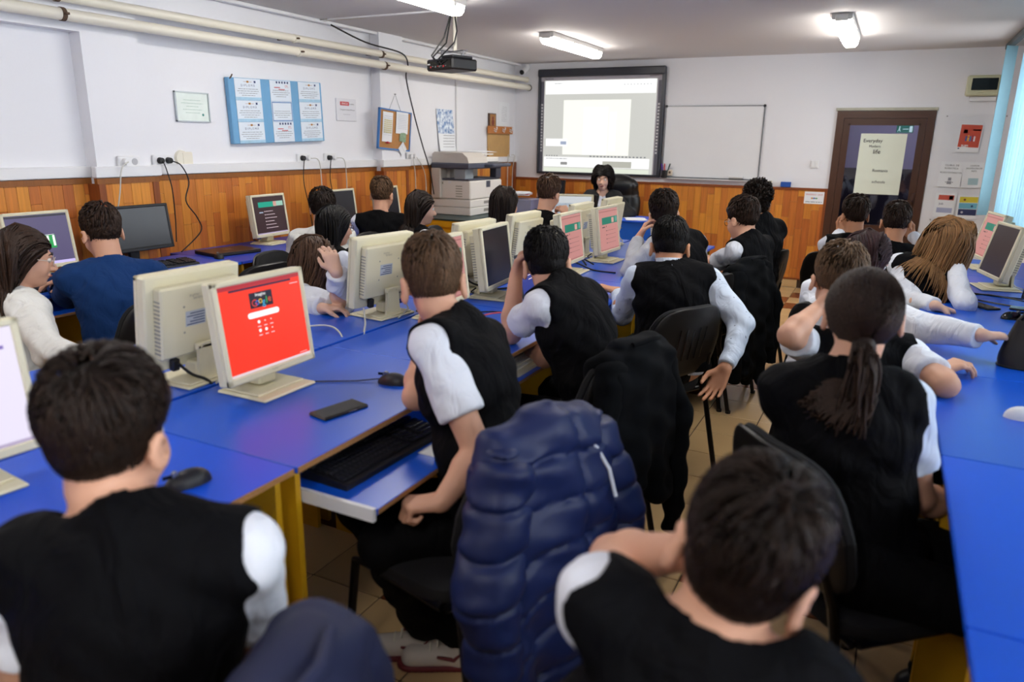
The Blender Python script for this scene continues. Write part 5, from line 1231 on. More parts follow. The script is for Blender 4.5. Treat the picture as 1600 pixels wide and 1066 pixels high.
nt.links.new(vt.outputs['Distance'], rp_.inputs[0]); nt.links.new(rp_.outputs[0], nt.nodes['Principled BSDF'].inputs['Base Color'])
M_knit = cloth('white_knit', '#d8d8d4', 0.95)
M_greyk = cloth('grey_knit', '#b4b6bc', 0.95)
M_bluej = cloth('blue_blazer_cloth', '#0d3468', 0.9)
M_navyj = mat('navy_jumper', '#101a33', rough=0.9, bump=0.3, bscale=350, bdist=0.001)
M_blkj = mat('black_blazer_cloth', '#101014', rough=0.8, bump=0.2, bscale=350, bdist=0.001)
M_trous = cloth('black_trousers', '#050507', 0.85, 0.15)
M_eye = mat('eye_white', '#e8e4e0', rough=0.2); M_iris = mat('iris_brown', '#2a1a12', rough=0.15); M_lip = mat('lip', '#a8574f', rough=0.4); M_lipr = mat('red_lip', '#a02838', rough=0.35)
def hair_mat(nm, c): return mat('hair_' + nm, c, rough=0.5, spec=0.25, attr=('rnd', 0.8), noise=0.25, nscale=90, bump=0.7, bscale=170, bdist=0.004)
HAIR = {k: hair_mat(k, c) for k, c in dict(black='#100c0b', dark='#22160f', darkbrown='#2f1f16', brown='#523a2a', midbrown='#5e4632', fairbrown='#7d5c3c', golden='#8a6440', burgundy='#2c1416', ash='#6a523c').items()}
SHOE = mat('white_sneaker', '#cfc6bc', rough=0.6); SHOEB = mat('black_shoe', '#121214', rough=0.4)
M_frame = mat('spectacle_frame', '#26221f', rough=0.3); M_framel = mat('spectacle_frame_clear', '#c9bdb4', rough=0.2)

CHAIR_OF = {}
def head_frame(hy, hp, hr):
    f = V3(math.cos(R(hy)), math.sin(R(hy)), 0); up = V3(0, 0, 1); r = np.cross(f, up)
    p = R(hp); f2 = f * math.cos(p) - up * math.sin(p); u2 = up * math.cos(p) + f * math.sin(p)
    q = R(hr); r3 = r * math.cos(q) - u2 * math.sin(q); u3 = u2 * math.cos(q) + r * math.sin(q)
    return np.stack([r3, f2, u3], 1)          # columns right, forward, up

def hand_prims(v, Wp, d, pn, curl, side, s, spread=0.12):
    """palm, four fingers and thumb; d points to the fingers, pn out of the palm"""
    d = unit(d); pn = unit(pn - d * (pn @ d)); lat = np.cross(d, pn) * side      # lat points to the thumb side
    k = 0.005
    kn = []
    for i in range(4):
        off = (0.030 - 0.0195 * i) * s; ln = (0.088, 0.092, 0.086, 0.076)[i] * s
        kp = Wp + d * ln + lat * off - pn * (0.004 * s); kn.append(kp)
        v.cap(Wp + lat * off * 0.55 + d * 0.01 * s, kp, 0.016 * s, 0.0115 * s, k=0.012)
    L = ((0.040, 0.025, 0.020), (0.045, 0.028, 0.021), (0.041, 0.026, 0.020), (0.031, 0.020, 0.018))
    for i in range(4):
        p = kn[i]; ang = 0.0; dd = unit(d + lat * spread * (1.2 - 0.8 * i)); rr_ = (0.0092, 0.0094, 0.009, 0.008)[i] * s
        for j in range(3):
            ang += curl * (0.95, 1.15, 0.75)[j] * (1 + 0.05 * i)
            dr = dd * math.cos(ang) + pn * math.sin(ang); q = p + dr * L[i][j] * s
            v.cap(p, q, rr_ * (1 - 0.08 * j), rr_ * (0.94 - 0.08 * j), k=k if j else 0.009); p = q
    a = Wp + d * 0.022 * s + lat * 0.020 * s; b = a + unit(d * 0.75 + lat * 0.75 + pn * 0.35) * 0.045 * s
    c = b + unit(d * 0.95 + lat * 0.15 + pn * (0.3 + 0.5 * curl)) * 0.033 * s; e = c + unit(d * 0.9 - lat * 0.25 * curl + pn * (0.3 + 0.8 * curl)) * 0.026 * s
    v.cap(a, b, 0.0165 * s, 0.0125 * s, k=0.01); v.cap(b, c, 0.0112 * s, 0.0098 * s, k=k); v.cap(c, e, 0.0098 * s, 0.0082 * s, k=k)

def tubes_np(P, w, m, name, parent, off, rnd):
    """P (strands, points, 3); w (strands, points) half widths -> three-sided tapering locks"""
    S, n, _ = P.shape
    T = np.gradient(P, axis=1); T /= np.linalg.norm(T, axis=2, keepdims=True) + 1e-9
    ref = np.where(np.abs(T[..., 2:3]) < 0.9, np.array([0, 0, 1.0]), np.array([1.0, 0, 0]))
    A = np.cross(T, ref); A /= np.linalg.norm(A, axis=2, keepdims=True) + 1e-9; B = np.cross(T, A)
    V = np.stack([P + (A * math.cos(2.0944 * k) + B * math.sin(2.0944 * k)) * w[..., None] for k in range(3)], 2)
    base = (np.arange(S)[:, None] * n + np.arange(n - 1)[None, :]) * 3
    q = [np.stack([base + k, base + (k + 1) % 3, base + 3 + (k + 1) % 3, base + 3 + k], -1).reshape(-1, 4) for k in range(3)]
    return mesh_np(name, V.reshape(-1, 3) - off, np.concatenate(q), m, parent, attr=np.repeat(rnd, n * 3))

def strands(rs, Hc, M, s, style, n, L, bodies, thick):
    """grow locks over the scalp; returns world points (n, k, 3)"""
    sh_ = style in ('short', 'curly', 'crop'); zc_ = 0.041 if sh_ else 0.032
    c = Hc + M @ (V3(0, -0.0155 if sh_ else -0.014, zc_) * s); r = (V3(0.0765, 0.0975, 0.0955) if sh_ else V3(0.079, 0.099, 0.091)) * s
    a = V3(*rs.normal(size=(3,))); pts = rs.normal(size=(n * 6, 3)); pts /= np.linalg.norm(pts, axis=1, keepdims=True)
    loc = pts * (r / s)
    y, z = loc[:, 1] - 0.014, loc[:, 2] + zc_
    hl = -0.004 + 0.80 * y if style in ('short', 'curly', 'crop') else -0.004 + 0.62 * y
    ok = (z > hl) & (z > -0.085)
    if style == 'pony': ok = (z > 0.0 + 0.6 * y) & (z > -0.075)
    pts = pts[ok][:n]; n = len(pts); K = 9 if L > 0.2 else 6
    crown = unit(V3(0.15, -0.62, 0.78)); P = np.zeros((n, K, 3)); cur = pts.copy(); ln = L * rs.uniform(0.65, 1.1, n)
    world = lambda u, o: c + (u * (r + o[:, None])) @ M.T
    if style in ('short', 'curly', 'crop'):
        fwd = np.clip(pts[:, 1] + 0.25, 0, 1)[:, None]; ln = ln * np.clip(0.5 + 0.9 * (pts[:, 2] + 0.1), 0.42, 1.1)
        for j in range(K):
            t = j / (K - 1); lift = thick * (0.25 + 0.75 * math.sin(math.pi * min(1, t * 0.9 + 0.15))) * np.clip(0.12 + 1.2 * (cur[:, 2] + 0.12), 0.05, 1.3)
            wob = 0
            if style == 'curly':
                ph = rs.uniform(0, 6.28, n) if j == 0 else ph
                lift = lift + thick * 0.35 * np.sin(ph + j * 2.0)
            P[:, j] = world(cur, lift)
            fl = cur - crown[None]; fl = fl + V3(0.25, 0.9, -0.1)[None] * fwd + V3(0, 0, -0.55)[None] * (1 - fwd)
            fl += rs.normal(size=(n, 3)) * (0.75 if style == 'curly' else 0.22) + (np.array([math.sin(j * 2.1), math.cos(j * 1.7), 0])[None] * 0.9 if style == 'curly' else 0)
            fl -= cur * (fl * cur).sum(1, keepdims=True); fl /= np.linalg.norm(fl, axis=1, keepdims=True) + 1e-9
            cur = cur + fl * (ln / (K - 1) / (r.mean()))[:, None]; cur /= np.linalg.norm(cur, axis=1, keepdims=True)
        return P
    if style == 'pony':
        tie = Hc + M @ (V3(0, -0.105, -0.062) * s); tu = unit(np.linalg.inv(M) @ (tie - c) / r)
        for j in range(K):
            t = j / (K - 1); u = pts * (1 - t) + tu[None] * t * 1.05; u /= np.linalg.norm(u, axis=1, keepdims=True)
            P[:, j] = world(u, np.full(n, thick * 0.6) + 0.012 * s * t ** 3)
        return P
    # long or bob: run sideways from the parting, then hang
    side = np.sign(pts[:, 0] + 1e-4); p = world(pts, np.full(n, thick * 0.4)); vel = None; ds = ln / (K - 1)
    g = V3(0, 0, -1)
    drift = np.zeros(3) if not isinstance(bodies, dict) else np.asarray(bodies.get('drift', (0, 0, 0)), float)
    els = bodies['els'] if isinstance(bodies, dict) else bodies
    for j in range(K):
        P[:, j] = p
        rel = (p - c) @ M / r; nrm = rel / (np.linalg.norm(rel, axis=1, keepdims=True) + 1e-9)
        out = np.stack([side * 0.75, -0.25 * np.ones(n), 0.1 * np.ones(n)], 1) @ M.T
        gf = np.where(rel[:, 1:2] > 0.05, np.clip((np.abs(rel[:, 0:1]) - 0.45) / 0.4, 0.0, 1), 1.0)
        d = out * np.maximum(np.clip(rel[:, 2:3] + 0.2, 0, 1), 1 - gf) + g[None] * gf * (0.55 + 0.9 * (1 - np.clip(rel[:, 2:3] + 0.2, 0, 1))) + rs.normal(size=(n, 3)) * (0.05 if style == 'long' else 0.15) + drift[None] * min(1.0, j / 3)
        tk = bodies.get('tuck', 0)
        if tk: d = d - M[:, 1][None] * tk * np.clip(rel[:, 1:2] + 0.55, 0, 1)
        if style == 'wavy': d = d + np.array([math.sin(j * 1.9), math.cos(j * 1.9), 0])[None] * 0.35 * min(1.0, max(0, j - 2) / 3)
        d /= np.linalg.norm(d, axis=1, keepdims=True); p = p + d * ds[:, None]
        q = (p - c) @ M / (r + thick); k0 = np.linalg.norm(q, axis=1, keepdims=True)
        p = np.where((k0 > 1.06) & (q[:, 2:3] > -0.15), c + ((q / k0) * 1.06 * (r + thick)) @ M.T, p)
        for (ec, er, eM) in [(c, r + thick * (0.6 + 0.5 * (j / K)), M)] + list(els):
            q = (p - ec) @ eM / er; k0 = np.linalg.norm(q, axis=1, keepdims=True)
            p = np.where(k0 < 1.0, ec + ((q / (k0 + 1e-9)) * er) @ eM.T, p)
    return P

def person(D):
    s = D.get('s', 1.0); Hc = V3(*D['head']); hip = V3(*D['hip']); fem = D.get('fem', False)
    M = head_frame(D['hy'], D.get('hp', 8), D.get('hr', 0))
    Nk = V3(*D['neck']) if 'neck' in D else Hc + M @ (V3(0, -0.03, -0.125) * s) + V3(0, 0, -0.035 * s)
    u = unit(Nk - hip); Lt = np.linalg.norm(Nk - hip)
    f = V3(math.cos(R(D['ty'])), math.sin(R(D['ty'])), 0); f = unit(f - u * (f @ u)); r = np.cross(f, u)
    sr = R(D.get('sr', 0)); r = unit(r * math.cos(sr) - u * math.sin(sr))
    MT = np.stack([r, f, u], 1); P = lambda t: hip + u * (Lt * t)
    bw = D.get('bw', 1.0 if fem else 1.07); sw = (0.150 if fem else 0.168) * s * D.get('sw', 1.0)
    S = {1: P(0.885) + r * sw, -1: P(0.885) - r * sw}          # +1 the right shoulder
    arms = {1: D.get('R'), -1: D.get('L')}
    off = V3(hip[0], hip[1], 0)
    res = D.get('res', 0.008)
    E, Wr = {}, {}
    for sd in (1, -1):
        a = arms[sd]
        if a is None:
            E[sd] = S[sd] - u * 0.24 * s + r * sd * 0.05 + f * 0.08; Wr[sd] = E[sd] + unit(f * 0.9 - r * sd * 0.25 - V3(0, 0, 0.25)) * 0.23 * s
        else: E[sd] = V3(*a[0]); Wr[sd] = V3(*a[1])
    t = empty('person', (hip[0], hip[1], 0), 0, D['label'], 'person')
    skin = SKIN[D.get('skin', 'fair')]
    def torso(v, e, k=0.03, low=-0.02):
        v.ell(P(0.02), (V3(0.15, 0.108, 0.11)) * s * V3(bw, 1, 1) + e, MT, k=k); v.ell(P(0.32), V3(0.128 if not fem else 0.115, 0.092, 0.15) * s * V3(bw, bw, 1) + e, MT, k=k)
        v.ell(P(0.66), V3(0.148 if not fem else 0.132, 0.102, 0.165) * s * V3(bw, bw, 1) + e, MT, k=k)
        if fem: v.ell(P(0.68) + f * 0.06 * s, V3(0.12, 0.06, 0.07) * s + e, MT, k=k)
        v.cap(S[1] - r * 0.02, S[-1] + r * 0.02, 0.052 * s + e, 0.052 * s + e, k=0.04)
        for sd in (1, -1): v.cap(P(0.99), S[sd] - u * 0.0, 0.042 * s + e, 0.046 * s + e, k=0.035)
    allp = [Hc + V3(0.14, 0.14, 0.16) * s, Hc - V3(0.14, 0.14, 0.16) * s, hip - 0.17, hip + 0.17, S[1] + 0.09, S[1] - 0.09, S[-1] + 0.09, S[-1] - 0.09]
    for sd in (1, -1): allp += [E[sd] + 0.08, E[sd] - 0.08, Wr[sd] + 0.20 * s, Wr[sd] - 0.20 * s]
    lo = np.min(allp, 0); hi = np.max(allp, 0); lo[2] = max(lo[2], hip[2] - 0.12) if min(Wr[1][2], Wr[-1][2]) > hip[2] + 0.05 else lo[2]
    # ---- skin
    v = Vol(lo, hi, res)
    torso(v, 0.0)
    hb = Hc + M @ (V3(0, -0.03, -0.055) * s)
    v.cap(P(0.97), hb, 0.060 * s if not fem else 0.05 * s, 0.053 * s if not fem else 0.046 * s, k=0.03)
    H = lambda x, y, z: Hc + M @ (V3(x, y, z) * s)
    v.ell(H(0, -0.012, 0.030), V3(0.074, 0.094, 0.086) * s, M, k=0.02); v.ell(H(0, 0.024, -0.028), V3(0.060, 0.068, 0.086) * s, M, k=0.025)
    v.ell(H(0, 0.052, -0.088), V3(0.032, 0.034, 0.026) * s, M, k=0.02)
    for sx in (-1, 1):
        v.ell(H(sx * 0.036, 0.060, -0.030), V3(0.024, 0.024, 0.030) * s, M, k=0.02)
        v.ell(H(sx * 0.030, 0.103, 0.004), V3(0.019, 0.016, 0.012) * s, M, mode='sub', k=0.012)
    v.ell(H(0, 0.082, 0.022), V3(0.05, 0.014, 0.010) * s, M, k=0.012)
    v.cap(H(0, 0.086, 0.006), H(0, 0.110, -0.032), 0.0075 * s, 0.0125 * s, k=0.012)
    for sx in (-1, 1): v.ell(H(sx * 0.012, 0.097, -0.036), V3(0.009, 0.01, 0.008) * s, M, k=0.008)
    v.ell(H(0, 0.090, -0.060), V3(0.022, 0.010, 0.006) * s, M, k=0.006); v.ell(H(0, 0.087, -0.070), V3(0.018, 0.010, 0.006) * s, M, k=0.006)
    eo = D.get('ear', 1.0)
    if eo:
        for sx in (-1, 1):
            a = R(22); Me = M @ np.array([[math.cos(a), math.sin(a) * sx, 0], [-math.sin(a) * sx, math.cos(a), 0], [0, 0, 1]])
            v.cap(H(sx * 0.070, -0.004, -0.004), H(sx * 0.084, -0.008, -0.004), 0.012 * s, 0.010 * s, k=0.008); v.ell(H(sx * 0.0885, -0.014, -0.002), V3(0.0085, 0.020, 0.033) * s * eo, Me, k=0.006)
            v.ell(H(sx * 0.097, -0.008, 0.0), V3(0.008, 0.011, 0.019) * s * eo, Me, mode='sub', k=0.005)
    for sd in (1, -1):
        mid = E[sd] + (Wr[sd] - E[sd]) * 0.3
        v.cap(S[sd], E[sd], 0.046 * s, 0.040 * s, k=0.03); v.cap(E[sd], mid, 0.0395 * s, 0.041 * s, k=0.015); v.cap(mid, Wr[sd], 0.041 * s, 0.027 * s, k=0.02)
        a = arms[sd]; d = Wr[sd] - E[sd]
        hd, pn, cl = d, V3(0, 0, -1) if abs(unit(d)[2]) < 0.8 else -r * sd, 0.35
        if a is not None and len(a) > 2:
            hd, pn, cl = V3(*a[2]), V3(*a[3]), a[4]
        hand_prims(v, Wr[sd], hd, pn, cl, sd, s * (0.9 if fem else 1.0))
    body = vol_obj('body', v, skin, t, off)
    # ---- eyes, brows, lips
    for sx in (-1, 1):
        c = H(sx * 0.030, 0.079, 0.004) - off
        g = MB(); q = 0.0125 * s
        g.lathe([(0.0001, -q)] + [(q * math.sin(math.pi * i / 8), -q * math.cos(math.pi * i / 8)) for i in range(1, 8)] + [(0.0001, q)], n=12)
        o = g.build('eye', M_eye, t, smooth=True); o.matrix_local = Matrix.Translation(c) @ Matrix(M.tolist()).to_4x4() @ Matrix.Rotation(-math.pi / 2, 4, 'X')
        MB().lathe([(0.0001, q * 0.93), (0.006 * s, q * 0.90), (0.0062 * s, q * 0.84)], n=12).build('iris', M_iris, o, smooth=True)
        g = MB(); g.tube([H(sx * 0.016, 0.094, 0.026) - off, H(sx * 0.03, 0.091, 0.031) - off, H(sx * 0.047, 0.078, 0.026) - off], [0.003 * s, 0.0035 * s, 0.0018 * s], 6).build('eyebrow', HAIR[D['hc']], t, smooth=True)
    if fem or D.get('lips'):
        g = MB(); g.tube([H(-0.022, 0.088, -0.065) - off, H(-0.010, 0.0975, -0.062) - off, H(0, 0.0985, -0.0635) - off, H(0.010, 0.0975, -0.062) - off, H(0.022, 0.088, -0.065) - off], [0.0015 * s, 0.005 * s, 0.0045 * s, 0.005 * s, 0.0015 * s], 8).build('lips', M_lipr if D.get('lips') else M_lip, t, smooth=True)
    # ---- upper garments
    gl = lambda sd, tt: S[sd] + (E[sd] - S[sd]) * tt
    def garment(name, m, e, sleeve, neck, hem=-0.02, noise=0.0035, arm=False, seed=0, extra=None):
        lo2 = np.minimum(lo, hip - 0.22); hi2 = hi.copy()
        lo2[2] = hip[2] - 0.13; zt = max(P(1.05)[2] + 0.09, S[1][2] + 0.13, S[-1][2] + 0.13)
        if sleeve == 'long':
            zt = max(zt, Wr[1][2] + 0.08, Wr[-1][2] + 0.08, E[1][2] + 0.08, E[-1][2] + 0.08); lo2[2] = min(lo2[2], Wr[1][2] - 0.08, Wr[-1][2] - 0.08, E[1][2] - 0.09, E[-1][2] - 0.09)
        if sleeve == 'short':
            for sd in (1, -1): zt = max(zt, gl(sd, 0.7)[2] + 0.09)
        hi2[2] = zt
        w = Vol(lo2 - 0.03, hi2 + 0.03, max(res, 0.008))
        torso(w, e)
        w.cap(P(0.95), P(1.0) + (hb - P(1.0)) * 0.35, 0.062 * s + e, 0.052 * s + e * 0.6, k=0.03)
        if extra: extra(w)
        if sleeve == 'none':
            for sd in D.get('vcut', (1, -1)):
                o = r * sd
                w.cap(S[sd] + o * 0.078 * s + u * 0.015 * s, S[sd] + o * 0.28 - u * 0.02, 0.082 * s, 0.12 * s, mode='sub', k=0.012)
                w.cap(S[sd] + o * 0.066 * s - u * 0.07 * s, S[sd] + o * 0.22 - u * 0.075, 0.060 * s, 0.1 * s, mode='sub', k=0.03)
        for sd in (1, -1):
            if sleeve == 'short':
                q = gl(sd, D.get('sl', 0.66)); w.cap(S[sd], q + unit(q - S[sd]) * 0.05, 0.055 * s + e * 0.5, 0.061 * s + e * 0.5, k=0.025)
            if sleeve == 'long':
                w.cap(S[sd], E[sd], 0.056 * s + e * 0.6, 0.050 * s + e * 0.5, k=0.025); w.cap(E[sd], Wr[sd], 0.050 * s + e * 0.5, 0.036 * s + e * 0.5, k=0.02)
        if noise: w.wrinkle(noise, seed=seed)
        for sd in (1, -1):
            if sleeve == 'short': q = gl(sd, D.get('sl', 0.66)); w.plane(q, q - S[sd], near=q, rad=0.16)
            if sleeve == 'long': q = Wr[sd] - unit(Wr[sd] - E[sd]) * 0.012; w.plane(q, Wr[sd] - E[sd], near=Wr[sd], rad=0.075)
        # neck opening and hem
        nb = P(1.0) + f * 0.01
        w.cap(P(0.96) + f * 0.02, nb + (hb - P(1.0)) * 1.2 + f * 0.02, 0.058 * s + (0.012 if neck == 'v' else 0.0), 0.10 * s, mode='sub', k=0.008)
        if neck == 'v': w.ell(P(0.90) + f * 0.13 * s, V3(0.055, 0.09, 0.17) * s, MT, mode='sub', k=0.012)
        if neck == 'deep': w.ell(P(0.80) + f * 0.15 * s, V3(0.05, 0.10, 0.30) * s, MT, mode='sub', k=0.012)
        w.plane(P(hem), -u, k=0.01)
        return vol_obj(name, w, m, t, off)
    top = D['top']; sd_ = D.get('seed', 1)
    if top in ('vest_short', 'vest_long'):
        garment('shirt', D.get('shirt', M_shirt), 0.007, 'short' if top == 'vest_short' else 'long', 'round', hem=-0.10, noise=0.0042, seed=sd_)
        garment('vest', M_vest, 0.021, 'none', 'v', hem=D.get('hem', -0.06), noise=0.0042, seed=sd_)
    elif top == 'sweater': garment('sweater', D.get('shirt', M_knit), 0.020, 'long', 'round', hem=-0.08, noise=0.005, seed=sd_)
    elif top == 'hoodie':
        def hood(w): w.ell(P(1.0) - f * 0.085 * s - u * 0.01, V3(0.11, 0.055, 0.06) * s, MT, k=0.03); w.cap(P(1.02) + r * 0.075 * s, P(1.0) + f * 0.07 * s + r * 0.03, 0.03, 0.025, k=0.02); w.cap(P(1.02) - r * 0.075 * s, P(1.0) + f * 0.07 * s - r * 0.03, 0.03, 0.025, k=0.02)
        garment('hoodie', D.get('shirt', M_knit), 0.022, 'long', 'round', hem=-0.08, noise=0.005, seed=sd_, extra=hood)
    elif top == 'blazer':
        garment('shirt', D.get('shirt', M_shirt), 0.010, 'none', 'round', hem=-0.05, noise=0.002)
        garment('blazer', D['jacket'], 0.022, 'long', D.get('neckline', 'v'), hem=-0.12, noise=0.004, seed=sd_)
    if D.get('collar'):
        g = MB(); n = 14; cc = P(1.03) + f * 0.008
        ring = [cc + (r * math.sin(a) * 0.066 + f * math.cos(a) * 0.070) * s + (hb - P(1.0)) * 0.22 for a in np.linspace(0.5, 2 * math.pi - 0.5, n)]
        for k in range(n - 1):
            a, b = ring[k] - off, ring[k + 1] - off; ct = cc - off
            oa = unit(a - ct) * 0.012; ob = unit(b - ct) * 0.012; up = unit(hb - P(1.0)) * 0.03
            g.add([a + up, b + up, b + ob, a + oa, b + ob - up * 0.5 + unit(b - ct) * 0.006, a + oa - up * 0.5 + unit(a - ct) * 0.006], [(0, 1, 2, 3), (3, 2, 4, 5)])
        g.build('collar', D.get('shirt', M_shirt), t, smooth=True)
    # ---- legs and shoes
    py = D.get('py', D['ty']); lf = V3(math.cos(R(py)), math.sin(R(py)), 0); lr = V3(math.sin(R(py)), -math.cos(R(py)), 0)
    knees, ank = {}, {}
    for sd in (1, -1):
        h0 = V3(hip[0], hip[1], min(hip[2], 0.56) - 0.02) + lr * sd * 0.085 * s
        lg = D.get('legR' if sd > 0 else 'legL')
        knees[sd] = V3(*lg[0]) if lg else V3(h0[0], h0[1], 0.50) + (lf * 0.40 + lr * sd * 0.06) * s
        ank[sd] = V3(*lg[1]) if lg else V3(knees[sd][0], knees[sd][1], 0.085) - lf * 0.10 + lr * sd * 0.02
    if D.get('legs', True):
        ap = [hip + 0.2, hip - 0.2] + [knees[q] + 0.1 for q in (1, -1)] + [knees[q] - 0.1 for q in (1, -1)] + [ank[q] + 0.1 for q in (1, -1)] + [ank[q] - 0.1 for q in (1, -1)]
        w = Vol(np.min(ap, 0), np.max(ap, 0), 0.013)
        hz = V3(hip[0], hip[1], min(hip[2], 0.56))
        w.ell(hz, V3(0.165, 0.125, 0.115) * s, np.stack([lr, lf, V3(0, 0, 1)], 1), k=0.03)
        for sd in (1, -1):
            w.cap(hz + lr * sd * 0.085 * s - V3(0, 0, 0.02), knees[sd], 0.092 * s, 0.066 * s, k=0.03); w.cap(knees[sd], ank[sd], 0.066 * s, 0.054 * s, k=0.02)
        w.wrinkle(0.004, seed=sd_)
        for sd in (1, -1): w.plane(ank[sd], V3(0, 0, -1), near=ank[sd], rad=0.12)
        vol_obj('trousers', w, M_trous, t, off)
        for sd in (1, -1):
            a = ank[sd]; fd = lf if 'foot' not in D else unit(V3(*D['foot'])); toe = V3(a[0], a[1], 0) + fd * 0.155
            w = Vol(np.minimum(a, toe) - V3(0.09, 0.09, 0.10), np.maximum(a, toe) + V3(0.09, 0.09, 0.08), 0.008)
            w.cap(a + V3(0, 0, 0.03), V3(a[0], a[1], 0.045), 0.040, 0.042, k=0.02); w.cap(V3(a[0], a[1], 0.04) - fd * 0.04, V3(toe[0], toe[1], 0.032), 0.042, 0.036, k=0.03)
            w.plane(V3(0, 0, 0.002), V3(0, 0, -1))
            sh = vol_obj('shoe', w, D.get('shoes', SHOEB), t, off)
            if D.get('shoes') is SHOE and sh:
                w = Vol(np.minimum(a, toe) - V3(0.1, 0.1, 0.1), np.maximum(a, toe) + V3(0.1, 0.1, 0.0), 0.008)
                w.cap(V3(a[0], a[1], 0.014) - fd * 0.045, V3(toe[0], toe[1], 0.014) + fd * 0.008, 0.046, 0.041, k=0.01); w.plane(V3(0, 0, 0.022), V3(0, 0, 1), k=0.003); w.plane(V3(0, 0, 0.001), V3(0, 0, -1), k=0.003)
                vol_obj('sole', w, mat('dark_red_rubber', '#6a1a22', rough=0.6), sh, V3(0, 0, 0) + off)
                g = MB(); la = np.cross(fd, V3(0, 0, 1))
                for k in range(4):
                    c0 = V3(a[0], a[1], 0) + fd * (0.035 + 0.022 * k) + V3(0, 0, 0.108 - 0.012 * k) - off
                    g.tube([c0 - la * 0.022 - V3(0, 0, 0.008), c0 + V3(0, 0, 0.004), c0 + la * 0.022 - V3(0, 0, 0.008)], 0.0035, 5)
                g.build('laces', M_cream, sh)
                for q in (-1, 1):
                    g = MB(); c0 = V3(a[0], a[1], 0.055) + fd * 0.03 + la * q * 0.043 - off
                    g.tube([c0 + fd * -0.04 + V3(0, 0, 0.03), c0 + V3(0, 0, -0.008), c0 + fd * 0.05 + V3(0, 0, 0.004)], [0.002, 0.007, 0.004], 6).build('side_mark', mat('dark_red_rubber', '#6a1a22'), sh)
    # ---- hair
    st = D['hair']; rs = np.random.RandomState(sd_ * 13 + 5); hm = HAIR[D['hc']]; th = D.get('thick', 0.018) * s * 1.2
    near = D.get('near', False)
    v = Vol(Hc - 0.17 * s, Hc + 0.17 * s, 0.006 if near else 0.008)
    if st in ('short', 'crop', 'curly'):
        v.ell(H(0, -0.0155, 0.041), V3(0.0765, 0.0975, 0.0955) * s + th * 0.10, M, k=0.01)
    else: v.ell(H(0, -0.014, 0.032), V3(0.0775 if st == 'pony' else 0.0795, 0.0985, 0.0905) * s + th * (0.15 if st == 'pony' else 0.35), M, k=0.01)
    if st in ('short', 'crop', 'curly'):
        v.ell(H(0, 0.008, 0.072), V3(0.068, 0.088, 0.046) * s + th * 0.55, M, k=0.025)
        n1 = unit(M @ V3(0, 0.70, -1)); v.plane(H(0, 0, D.get('line', 0.008)), n1, k=0.016)
        v.plane(H(0, 0.075 + th * 0.4, 0), M @ V3(0, 1, 0), k=0.012)
    elif st == 'pony':
        n1 = unit(M @ V3(0, 0.62, -1)); v.plane(H(0, 0, 0.0), n1, k=0.012)
        v.ell(H(0, -0.100, -0.058), V3(0.028, 0.024, 0.028) * s, M, k=0.02)
    else:
        n1 = unit(M @ V3(0, 0.75, -1)); v.plane(H(0, 0, -0.012), n1, k=0.012)
    hair = vol_obj('hair', v, hm, t, off)
    els = [(P(0.66), V3(0.152, 0.11, 0.17) * s + 0.03, MT), (S[1], V3(0.07, 0.07, 0.07) * s, MT), (S[-1], V3(0.07, 0.07, 0.07) * s, MT), (P(1.0), V3(0.075, 0.075, 0.09) * s, MT)]
    nst = int(D.get('nst', 1000 if near else 480) * 1.3)
    L = D.get('hl', 0.07) * s
    Pp = strands(rs, Hc, M, s, st, nst, L, dict(els=els, drift=D.get('drift', (0, 0, 0)), tuck=D.get('tuck', 0)), th)
    n, K = Pp.shape[:2]; tt = np.linspace(0, 1, K)[None]
    w0 = D.get('sw0', 0.0027 if near else 0.0042) * s * (1.25 if st in ('long', 'wavy', 'bob') else 1)
    wid = w0 * rs.uniform(0.6, 1.3, (n, 1)) * (0.55 + 0.45 * np.sin(np.pi * np.clip(tt * 0.8 + 0.15, 0, 1))) * np.where(tt > 0.95, 0.35, 1)
    tubes_np(Pp, wid, hm, 'hair_locks', t, off, rs.uniform(0, 1, n))
    if st == 'pony':
        tie = H(0, -0.118, -0.07); n = 420; K = 10; Pp = np.zeros((n, K, 3)); p = tie + (rs.normal(size=(n, 3)) * 0.011); d = np.repeat((M @ V3(0, -0.75, -0.35))[None], n, 0) + rs.normal(size=(n, 3)) * 0.13
        ln = D.get('tail', 0.24) * rs.uniform(0.5, 1.1, n)
        for j in range(K):
            Pp[:, j] = p; d = d * 0.72 + V3(0, 0, -0.42)[None] + rs.normal(size=(n, 3)) * 0.10 + np.stack([np.sin(j * 1.3 + rs.uniform(0, 0.8, n)), np.cos(j * 1.3 + rs.uniform(0, 0.8, n)), np.zeros(n)], 1) * 0.04
            p = p + d / np.linalg.norm(d, axis=1, keepdims=True) * (ln / (K - 1))[:, None]
            for (ec, er, eM) in els:
                q = (p - ec) @ eM / er; k0 = np.linalg.norm(q, axis=1, keepdims=True); p = np.where(k0 < 1.0, ec + ((q / (k0 + 1e-9)) * er) @ eM.T, p)
        tl = tubes_np(Pp, np.full((n, K), 0.0046) * np.where(np.linspace(0, 1, K)[None] > 0.9, 0.4, 1), hm, 'ponytail', t, off, rs.uniform(0, 1, n))
        MB().tube([tie - M[:, 1] * 0.012 - off, tie + M[:, 1] * 0.004 - off], 0.021, 12).build('hair_tie', M_dark, t, smooth=True)
